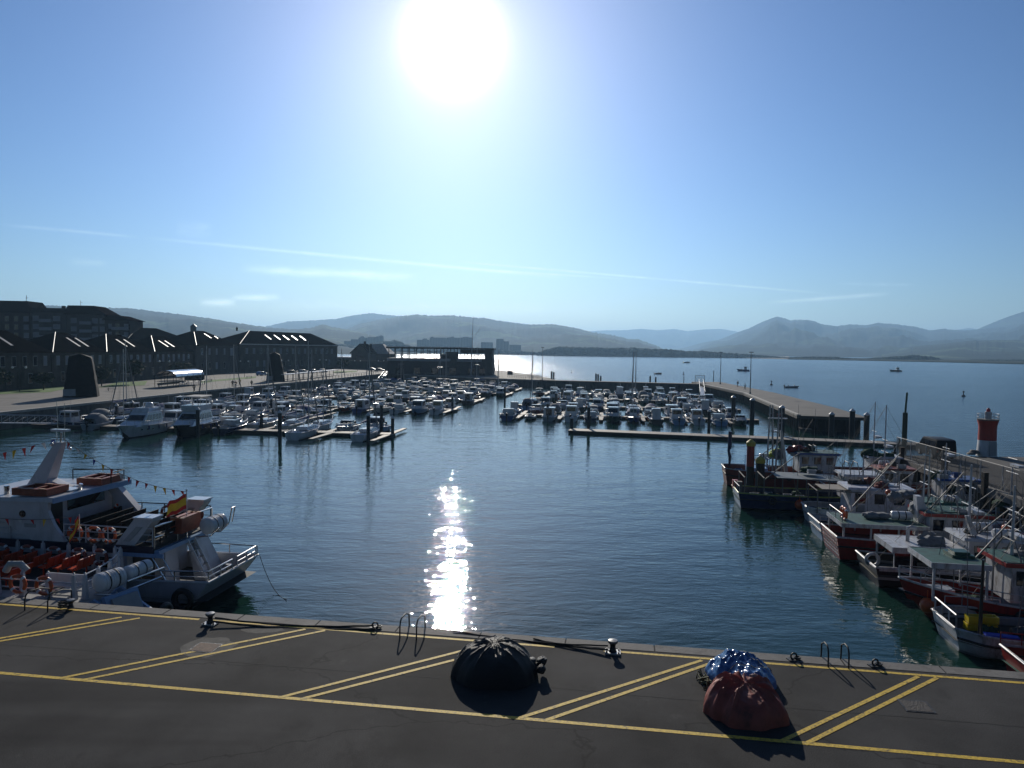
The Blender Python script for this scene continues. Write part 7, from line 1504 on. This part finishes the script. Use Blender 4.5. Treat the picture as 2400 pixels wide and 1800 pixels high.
def ladder(px0, px1, py, label):
    a, b = P(px0, py, QZ), P(px1, py + (px1 - px0) * .074, QZ); t = thing('quay_ladder', label, 'ladder', a, QANG, 'steel ladders on the quay edge'); wd = (b - a).length; ve = -(a - QA).dot(QN)
    for x in (0, wd):
        MB().tube([(x, 0, 0), (x, .01, .4), (x, .06, .56), (x, .18, .64), (x, ve * .7, .62), (x, ve + .12, .45), (x, ve + .15, 0), (x, ve + .15, -2.6)], .026, 8).build('handrail', RUBBER, t, smooth=60)
    st = MB()
    for i in range(8): st.cyl((0, ve + .15, -.25 - i * .3), (wd, ve + .15, -.25 - i * .3), .02, n=6)
    st.build('rungs', RUBBER, t)
ladder(937, 976, 1496, 'quay ladder with hooped handrails beside the sun glitter'); ladder(1941, 1989, 1564, 'quay ladder with hooped handrails in front of the moored fishing boats'); ladder(58, 112, 1431, 'quay ladder with hooped handrails beside the excursion boats')
def dline(label, a, b, sag=.0, n=18, r=.035, wob=.02):
    a, b = Vector(a), Vector(b); return rope('mooring_line', label, [a.lerp(b, k / n) + Vector((0, wob * math.sin(k * 1.7), -sag * 4 * (k / n) * (1 - k / n))) for k in range(n + 1)], r, cat='rope')
bz = Vector((0, 0, .22))
dline('upper dark mooring line from the left bollard to the iron ring', B1.location + bz + Vector((.15, .05, 0)), P(876, 1466, QZ + .1), .14); dline('lower dark mooring line from the left bollard to the iron ring', B1.location + bz + Vector((.15, -.1, -.08)), P(880, 1474, QZ + .06), .12)
dline('dark mooring line from the ladder to the bollard right of the net heap', P(1062, 1478, QZ + .06), B2.location + bz + Vector((-.15, .1, -.02)), .12, r=.03); dline('second dark mooring line ending at the bollard right of the net heap', P(1250, 1497, QZ + .05), B2.location + bz + Vector((-.15, -.05, -.1)), .06, r=.03)
COVM = mat('rusty_cover', (.03, .023, .019), .75, var=.4, scale=7, bump=.6, bscale=20)
def cover(px, py, w_, d_, label, m):
    p = P(px, py, QZ); t = thing('manhole_cover', label, 'manhole cover', (p.x, p.y, QZ), QANG); MB().bb(-w_ / 2, w_ / 2, -d_ / 2, d_ / 2, .004, .014).build('frame', IRON, t); MB().bb(-w_ / 2 + .05, w_ / 2 - .05, -d_ / 2 + .05, d_ / 2 - .05, .015, .02).build('lid', m, t)
cover(482, 1518, .85, .7, 'rusty rectangular cover in a pale patch on the left lines', mat('brown_rust_lid', (.11, .065, .04), .8, var=.5, scale=9)); cover(2148, 1656, .8, .7, 'dark rectangular cover right of the rightmost double lines', COVM)
PATCH = mat('pale_asphalt_patch', (.075, .071, .063), .9, var=.4, scale=5)
def patch(px, py, rx, ry, seed):
    c = P(px, py, QZ); n = 26; sheet('road_patch', [(c.x + rx * math.cos(i * 6.283 / n) * (1 + .3 * noise.noise(Vector((i * .5, seed, 0)))), c.y + ry * math.sin(i * 6.283 / n) * (1 + .3 * noise.noise(Vector((i * .5, seed, 4))))) for i in range(n)], PATCH, QZ + .0035)
patch(486, 1516, .85, .8, 1); patch(615, 1475, .75, .35, 2)
# ================================================================ promenade furniture
BRONZE = mat('dark_bronze', (.010, .010, .010), .75, var=.5, scale=1.5, bump=.5, bscale=4, spec=.1)
def monolith(pl, pr, pt, ptl, ptr, label, seed):
    a, b = P(*pl, QZ), P(*pr, QZ); dist = (a.y + b.y) / 2; s = dist / FPX; W_ = (b - a).length; t = thing('monolith', label, 'monument', (a + b) / 2, math.atan2(b.y - a.y, b.x - a.x))
    H = (pl[1] + pr[1]) / 2 - pt; H *= s; x0, x1 = (ptl - pl[0]) * s - W_ / 2, (ptr - pl[0]) * s - W_ / 2; D = 3.2; secs = []
    for i in range(10):
        q = i / 9; xl, xr = -W_ / 2 + (x0 + W_ / 2) * q ** .9, W_ / 2 + (x1 - W_ / 2) * q ** 1.15
        dd = D / 2 * (1 - .45 * q); j = [noise.noise(Vector((seed + i * .9, k, 1))) * .12 for k in range(6)]
        z = H * q if i < 9 else H
        secs.append([(xl + j[0], -dd, z + (-.35 if i == 9 else 0)), ((xl + xr) / 2 + j[1], -dd - .15, z + (.25 if i == 9 else 0)), (xr + j[2], -dd, z - (.55 if i == 9 else 0)), (xr + j[3], dd, z - (.4 if i == 9 else 0)), ((xl + xr) / 2 + j[4], dd + .1, z), (xl + j[5], dd, z - (.2 if i == 9 else 0))])
    secs[0] = [(x, y, -.1) for x, y, z in secs[0]]
    MB().loft(secs, closed=True).build('body', BRONZE, t); MB().bb(-W_ / 2 + .15, -W_ / 2 + W_ * .38, -D / 2 - .3, -D / 2 - .19, .25, 1.55).build('plaque', GREYP, t)
monolith((150, 930), (231, 929), 831, 163, 207, 'larger dark monolith sculpture tapering upwards, on the promenade at left', 2); monolith((624, 893), (668, 893), 827, 632, 654, 'smaller dark monolith sculpture before the long barracks', 6)
p0, p1_, pl_ = P(413, 908, QZ), P(479, 901, QZ), P(357, 909.5, QZ); ax = (p1_ - p0); ax = Vector((ax.x, ax.y, 0)); LS = ax.length; sh = thing('arched_shelter', 'open shelter with a shiny barrel vault roof on the promenade', 'shelter', p0, math.atan2(ax.y, ax.x)); ws = 5.2
VAULT = mat('shiny_vault_sheet', (.45, .46, .47), .22, .75, var=.1, spec=.6)
secs = []; na = 12
arc = [(ws / 2 - ws / 2 * math.cos(math.pi * i / na) , 2.55 + 1.5 * math.sin(math.pi * i / na)) for i in range(na + 1)]
n5 = 5
for k in range(n5):
    xa, xb = LS * k / n5 + .05, LS * (k + 1) / n5 - .05
    MB().loft([[(x, y, z) for y, z in arc] + [(x, y, z - .06) for y, z in reversed(arc)] for x in (xa, xb)], closed=True).build('roof_panel', VAULT, sh, smooth=50)
for k in range(n5 + 1):
    x = LS * k / n5; MB().tube([(x, .0, 0), (x, 0, 2.5)] + [(x, y, z - .1) for y, z in arc[1:-1]] + [(x, ws, 2.5), (x, ws, 0)], .07, 6).build('rib', IRON, sh)
MB().loft([[(LS - .02, y, z - .08) for y, z in arc] + [(LS - .02, ws, 1.0), (LS - .02, 0, 1.0)], [(LS + .02, y, z - .08) for y, z in arc] + [(LS + .02, ws, 1.0), (LS + .02, 0, 1.0)]], closed=True).build('end_glazing', GLASS, sh)
MB().bb(.3, LS - .3, ws - .9, ws - .5, .42, .5).bb(.3, LS - .3, ws - .5, ws - .44, .5, .95).bb(.5, .6, ws - .8, ws - .6, 0, .419).bb(LS - .6, LS - .5, ws - .8, ws - .6, 0, .419).build('bench', WOOD, sh)
rails(sh, [(1.0, -.35, 0), (LS - .6, -.35, 0)], 1.1, 'side_rail', GALV, 1.2, (.3, .6), .035)
def picnic(px, py, label, rz=0.3):
    t = thing('picnic_table', label, 'table', P(px, py, QZ), rz); MB().bb(-.95, .95, -.38, .38, .7, .76).build('table_top', CANVB, t)
    for s in (-1, 1): MB().bb(-.95, .95, s * .75 - .15, s * .75 + .15, .42, .47).build('seat', CANVB, t)
    for x in (-.65, .65): MB().bb(x - .05, x + .05, -.7, .7, .34, .415).bb(x - .05, x + .05, -.1, .1, 0, .339).bb(x - .05, x + .05, -.06, .06, .416, .699).build('leg', IRON, t)
picnic(490, 894, 'pale picnic table just right of the arched shelter'); picnic(584, 886.5, 'pale picnic table left of the pale blue car'); picnic(262, 916, 'pale picnic table on the ground right of the larger monolith')
a, b = P(673, 894, QZ), P(790, 880, QZ); d = b - a; t = thing('pergola', 'long low pergola with a pale top beam right of the smaller monolith', 'pergola', a, math.atan2(d.y, d.x)); LP_ = d.length
MB().bb(-.2, LP_ + .2, -.3, 1.7, 1.95, 2.12).build('roof', mat('pale_pergola_roof', (.55, .56, .56), .35, var=.15), t)
for i in range(12):
    for y in (0, 1.4): MB().bb(LP_ * i / 11 - .06, LP_ * i / 11 + .06, y - .06, y + .06, 0, 1.949).build('post', IRON, t)
MB().bb(1, LP_ - 1, .9, 1.3, .42, .5).build('bench', WOOD, t)
a, b = P(738, 893, QZ), P(886, 876, QZ); d = b - a; t = thing('railing', 'dark post and rail balustrade between the pergola and the clubhouse', 'railing', a, math.atan2(d.y, d.x)); rails(t, [(0, 0, 0), (d.length, 0, 0)], 1.05, 'balustrade', IRON, 3.0, (.5,), .06)
a, b = P(1190, 884, QZ), P(1243, 889.5, QZ); d = b - a; t = thing('railing', 'pale railing round the ramp right of the clubhouse', 'railing', a, math.atan2(d.y, d.x)); rails(t, [(0, 0, 0), (d.length * .8, 0, 0), (d.length * .8, 6, 0), (0, 8, 0)], 1.1, 'balustrade', CONC, 1.5, (.5,), .05)
a = P(1189, 878, QZ); t = MB().bb(0, 2.2, 0, 2, 0, 1.5).build('kiosk_wall', CONC); t.location = a; t.name = 'ramp_wall'; tag(t, 'low pale concrete block beside the ramp railing', 'wall')
LAMPM = mat('lamp_globe', (.75, .75, .72), .12, var=0)
def lamp2(px, py, ytop, label):
    b = P(px, py, QZ); H = (py - ytop) * b.y / FPX; t = thing('street_lamp', label, 'street lamp', b, .3, 'twin globe street lamps'); MB().cyl((0, 0, 0), (0, 0, H - .35), .07, .05, 8).cyl((-1.2, 0, H - .4), (1.2, 0, H - .4), .035, n=6).build('post', IRON, t)
    for s in (-1, 1): MB().blob((s * 1.2, 0, H - .1), .26, 0, 0, 1, 2).build('globe', LAMPM, t, smooth=80)
for px, py, yt, lb in ((46, 918, 860, 'twin globe lamp at the left, before the first barracks wing'), (386, 897, 846, 'twin globe lamp beside the arched shelter'), (573, 884, 846, 'twin globe lamp left of the pale blue car'), (668, 879, 844, 'twin globe lamp just right of the smaller monolith'), (757, 874, 843, 'twin globe lamp at the right end of the long barracks'), (838, 870, 845, 'twin globe lamp before the long brown wall'), (893, 869, 845, 'twin globe lamp left of the clubhouse corner')): lamp2(px, py, yt, lb)
def mlamp(b, H, label, n=2):
    t = thing('lamp_post', label, 'lamp post', b, 0, 'tall lamp posts of the outer harbour'); MB().cyl((0, 0, 0), (0, 0, H), .13, .07, 8).bb(-.2, .2, -.2, .2, 0, .5).build('post', STEEL, t)
    for s in (-1, 1): MB().bb(s * .25 - .22, s * .25 + .22, -.35, .35, H - .02 + .003, H + .16).build('lamp_head', IRON, t)
q = PD(1690, 826, 224); mlamp((q.x, 224, QZ), q.z - QZ, 'tall thin lamp post at the root of the outer mole, left of two'); q = P(1758, 924, QZ); mlamp(q, (924 - 826) * q.y / FPX, 'tall thin lamp post on the outer mole, right of two'); q = PD(1272, 815, 239); mlamp((q.x, 239, QZ), q.z - QZ, 'tall thin lamp post at the left end of the central jetty')
q = PD(1109, 741, 268); b = PD(1104, 881, 268); t = thing('flagpole', 'very tall white flagpole with a gaff in front of the clubhouse', 'flagpole', (b.x, 268, QZ)); H = q.z - QZ; dx = q.x - b.x
MB().cyl((0, 0, 0), (dx, 0, H), .2, .05, 10).build('pole', WP, t, smooth=40); MB().cyl((dx * .7, 0, H * .62), (dx * .7 + 3.3, 0, H * .82), .05, n=6).cyl((dx * .6 - 1, 0, H * .7), (dx * .6 + 1, 0, H * .7), .04, n=6).build('gaff', WP, t)
def gangway(a, b, label, w_=1.3, h=1.1):
    a, b = Vector(a), Vector(b); d = b - a; t = thing('gangway', label, 'gangway', a, math.atan2(d.y, d.x)); l = math.hypot(d.x, d.y); e = Vector((l, 0, d.z))
    MB().hexa([(0, -w_ / 2, -.12), (l, -w_ / 2, d.z - .12), (l, w_ / 2, d.z - .12), (0, w_ / 2, -.12)], [(0, -w_ / 2, 0), (l, -w_ / 2, d.z), (l, w_ / 2, d.z), (0, w_ / 2, 0)]).build('walkway', GALV, t); tr = MB(); n = max(3, int(l / 1.6))
    for s in (-1, 1):
        y = s * w_ / 2; tr.cyl((0, y, h), (l, y, d.z + h), .05, n=6)
        for i in range(n + 1): k = i / n; tr.cyl(e * k + Vector((0, y, 0)), e * k + Vector((0, y, h)), .035, n=5)
        for i in range(n): tr.cyl(e * (i / n) + Vector((0, y, 0)), e * ((i + 1) / n) + Vector((0, y, h)), .028, n=5)
    tr.build('truss_rail', GALV, t)
gangway((-77.0, 88.5, QZ + .05), (-66.5, 107.0, .62), 'truss gangway from the left promenade down to the first left pontoon'); gangway(P(904, 876, QZ + .05), (-48.0, 258, .62), 'gangway running down from the promenade corner beside the clubhouse'); gangway(P(1643, 896, QZ + .05), (52.2, 194, .6), 'gangway from the central jetty down beside the outer mole')
q = P(1640, 897, QZ); t = thing('gate', 'small pale metal gate at the top of the right gangway', 'gate', q); MB().bb(-1.6, -1.45, -.05, .05, 0, 2.3).bb(1.45, 1.6, -.05, .05, 0, 2.3).bb(-1.6, 1.6, -.05, .05, 2.303, 2.45).build('gate_frame', GALV, t); MB().bb(-1.4, 1.4, -.02, .02, .1, 2.1).build('mesh_leaf', MESHM, t)
q = P(2096, 1064, QZ); t = thing('davit', 'dark curved davit leaning out at the pier corner, left of the green post', 'davit', q); MB().tube([(0, 0, 0), (.05, 0, .5), (.35, 0, .9), (.5, 0, 1.3), (.42, 0, 1.6)], [.14, .1, .09, .08, .1], 8).build('arm', BLACK, t, smooth=60); MB().bb(-.2, .2, -.2, .2, 0, .25).build('base', BLACK, t)
# ================================================================ people
SKIN = mat('skin', (.42, .25, .18), .6, var=.05); HAIR = mat('dark_hair', (.02, .014, .01), .6, var=.2)
def skin(name, verts, edges, rad, m, parent, sub=1):
    me = bpy.data.meshes.new(name); me.from_pydata(verts, edges, []); me.materials.append(m); o = bpy.data.objects.new(name, me); COL.objects.link(o); o.parent = parent
    md = o.modifiers.new('Skin', 'SKIN'); lay = me.skin_vertices[0].data
    for i, r in enumerate(rad): lay[i].radius = (r, r) if not isinstance(r, tuple) else r; lay[i].use_root = (i == 0)
    s = o.modifiers.new('Sub', 'SUBSURF'); s.levels = sub; s.render_levels = sub; md.use_smooth_shade = True; return o
def figure(label, pose='walk'):
    t = thing('person', label, 'person'); st = .26 if pose == 'walk' else .06
    if pose == 'sit':
        V = [(0, 0, .48), (0, 0, .75), (0, .02, 1.0), (0, .05, 1.12), (0, .07, 1.25), (-.1, 0, .47), (-.12, .42, .48), (-.12, .44, .05), (-.12, .55, .03), (.1, 0, .47), (.12, .42, .48), (.12, .44, .05), (.12, .55, .03), (-.2, 0, 1.0), (-.24, .12, .72), (-.16, .34, .58), (.2, 0, 1.0), (.24, .12, .72), (.16, .34, .58)]
    else:
        V = [(0, 0, .95), (0, -.01, 1.2), (0, 0, 1.42), (0, .02, 1.54), (0, .04, 1.66), (-.1, 0, .9), (-.11, st * .55, .5), (-.11, st * .6, .08), (-.11, st * .6 + .14, .04), (.1, 0, .9), (.11, -st * .3, .5), (.11, -st, .1), (.11, -st + .14, .05), (-.2, 0, 1.42), (-.26, -st * .5, 1.14), (-.25, -st * .3, .88), (.2, 0, 1.42), (.26, st * .4, 1.14), (.25, st * .8, .92)]
    E = [(0, 1), (1, 2), (2, 3), (3, 4), (0, 5), (5, 6), (6, 7), (7, 8), (0, 9), (9, 10), (10, 11), (11, 12), (2, 13), (13, 14), (14, 15), (2, 16), (16, 17), (17, 18)]
    rr = [.13, .12, .12, .055, .10, .09, .06, .045, .045, .09, .06, .045, .045, .06, .045, .035, .06, .045, .035]
    skin('body', V, E, rr, SKIN, t)
    jk = [0, 1, 2, 13, 14, 15, 16, 17, 18]; idx = {v: i for i, v in enumerate(jk)}; f = lambda v: tuple(Vector(V[v]) * 1.0) if v not in (15, 18) else tuple(Vector(V[v]).lerp(Vector(V[v - 1]), .15))
    skin('jacket', [f(v) for v in jk], [(idx[a], idx[b]) for a, b in ((0, 1), (1, 2), (2, 13), (13, 14), (14, 15), (2, 16), (16, 17), (17, 18))], [.155, .15, .145, .08, .065, .055, .08, .065, .055], NAVY, t)
    tr = [0, 5, 6, 7, 9, 10, 11]; idx = {v: i for i, v in enumerate(tr)}
    skin('trousers', [V[v] for v in tr], [(idx[a], idx[b]) for a, b in ((0, 5), (5, 6), (6, 7), (0, 9), (9, 10), (10, 11))], [.15, .105, .08, .062, .105, .08, .062], BLACK, t)
    hd = Vector(V[4]); MB().blob(hd + Vector((0, -.015, .045)), (.105, .115, .10), 1, .1, 1, 2).build('hair', HAIR, t, smooth=70)
    n_ = MB().blob(hd + Vector((0, .105, -.01)), (.018, .025, .02), 0, 0, 1, 1).blob(hd + Vector((-.038, .092, .018)), .012, 0, 0, 1, 1).blob(hd + Vector((.038, .092, .018)), .012, 0, 0, 1, 1).build('face', SKIN, t, smooth=70)
    for i in (8, 12): MB().blob(Vector(V[i]) + Vector((0, -.03, 0)), (.055, .13, .055), 0, .05, 1, 2).build('shoe', BLACK, t, smooth=70)
    return t
PW, PS = None, None
def person(p, rz, label, jm, tm, pose='walk', grp=None):
    global PW, PS
    base = PS if pose == 'sit' else PW
    if base is None:
        t = figure(label, pose); bpy.context.view_layer.update()
        if pose == 'sit': PS = t
        else: PW = t
        t.location = p; t.rotation_euler.z = rz
    else: t = dup(base, p, rz, label)
    kids = [c for c in COL.objects if c.parent == t]
    for c in kids:
        k = c.name.split('.')[0]
        if k in ('jacket', 'trousers'): c.material_slots[0].link = 'OBJECT'; c.material_slots[0].material = jm if k == 'jacket' else tm
    return t
for px, py, rz, l_, jm, tm in ((455, 918.5, .1, 'person in a grey-brown coat walking on the promenade right of the arched shelter', CONC, BLACK), (545, 907, .4, 'person in dark clothes, left one of three walking together on the promenade', BLACK, BLACK), (552.5, 909, .2, 'person in dark brown jacket, middle one of three walking together', CANVR, NAVY), (562, 903, .3, 'person with yellow vest, right one of three walking together', YELLOW, BLACK), (590, 907, -.3, 'person in olive jacket walking left of the smaller monolith', NET, CONC), (729, 893, 2.0, 'person in dark coat beside the pergola, left of two', BLACK, BLACK), (757, 891, 2.6, 'person in dark coat beside the railing, right of two', NAVY, BLACK), (1155, 873, 1.0, 'person standing at the right corner of the clubhouse, nearer of two', BLACK, BLACK), (1160, 871, .5, 'person standing at the right corner of the clubhouse, farther of two', CANVR, BLACK), (1191, 876, 2.2, 'person in dark clothes by the ramp wall', BLACK, NAVY)):
    person(P(px, py, QZ), rz, l_, jm, tm)
person(P(1729, 906, QZ), 1.9, 'person in dark clothes standing on the outer mole, left of two', BLACK, BLACK); person(P(1746, 913, QZ), 1.2, 'person in dark clothes standing on the outer mole, right of two', NAVY, BLACK)
# ================================================================ out on the bay
def bayboat(px, py, kind, hm, label, rz, sc=1.0):
    boat(kind, P(px, py, 0), rz, hm, label, 'boats out on the bay', sc); r, kd, m_ = BOATS[-1]
    for c in COL.objects:
        if c.parent == r and c.name.split('.')[0] == 'hull': c.material_slots[0].link = 'OBJECT'; c.material_slots[0].material = hm
bayboat(1741, 870, 'wheelhouse', BLUE, 'small fishing boat with pale wheelhouse out on the bay above the mole lamps', 2.9, 1.25); bayboat(2098, 871, 'wheelhouse', BLACK, 'dark fishing boat alone on the open bay at right', 3.0, 1.25); bayboat(1610, 851, 'console', BLACK, 'tiny dark open boat farthest out on the bay', .2, 1.5); bayboat(1543, 877, 'console', BLACK, 'low dark boat on the bay behind the central jetty', .1, .8)
q = P(1857, 909, 0); t = thing('skiff', 'open grey skiff with two people on the bay right of the mole lamps', 'skiff', q, .12); s = hull_part(t, 5.6, 1.8, .6, GREYP, deck=GREYP, bul=.35); outboard(t, 5.6, .3)
for dx, l_ in ((-1.6, 'person in dark clothes seated at the stern of the open skiff'), (.9, 'person in dark clothes seated amidships in the open skiff')):
    o = person(q + Vector((dx * math.cos(.12), dx * math.sin(.12), -.12)), -1.4, l_, BLACK, BLACK, 'sit')
for px, yb, yt, l_ in ((1808, 902, 892, 'dark channel buoy on the bay left of the skiff'), (2258, 929, 916, 'dark channel buoy on the bay above the lighthouse'), (1340, 873, 867, 'tiny dark channel buoy before the sun glitter'), (1602, 878, 871, 'dark channel buoy behind the jetty end')):
    b = P(px, yb, 0); H = (yb - yt) * b.y / FPX; t = thing('channel_buoy', l_, 'buoy', b, 0, 'channel buoys on the bay'); MB().lathe([(.02, -.5), (.55, -.3), (.55, .3), (.15, .5)], n=12).build('float', BLACK, t, smooth=40); MB().lathe([(.15, .5), (.12, H - .5), (.3, H - .45), (.25, H - .1), (.02, H)], n=10).build('topmark', BLACK, t, smooth=40)
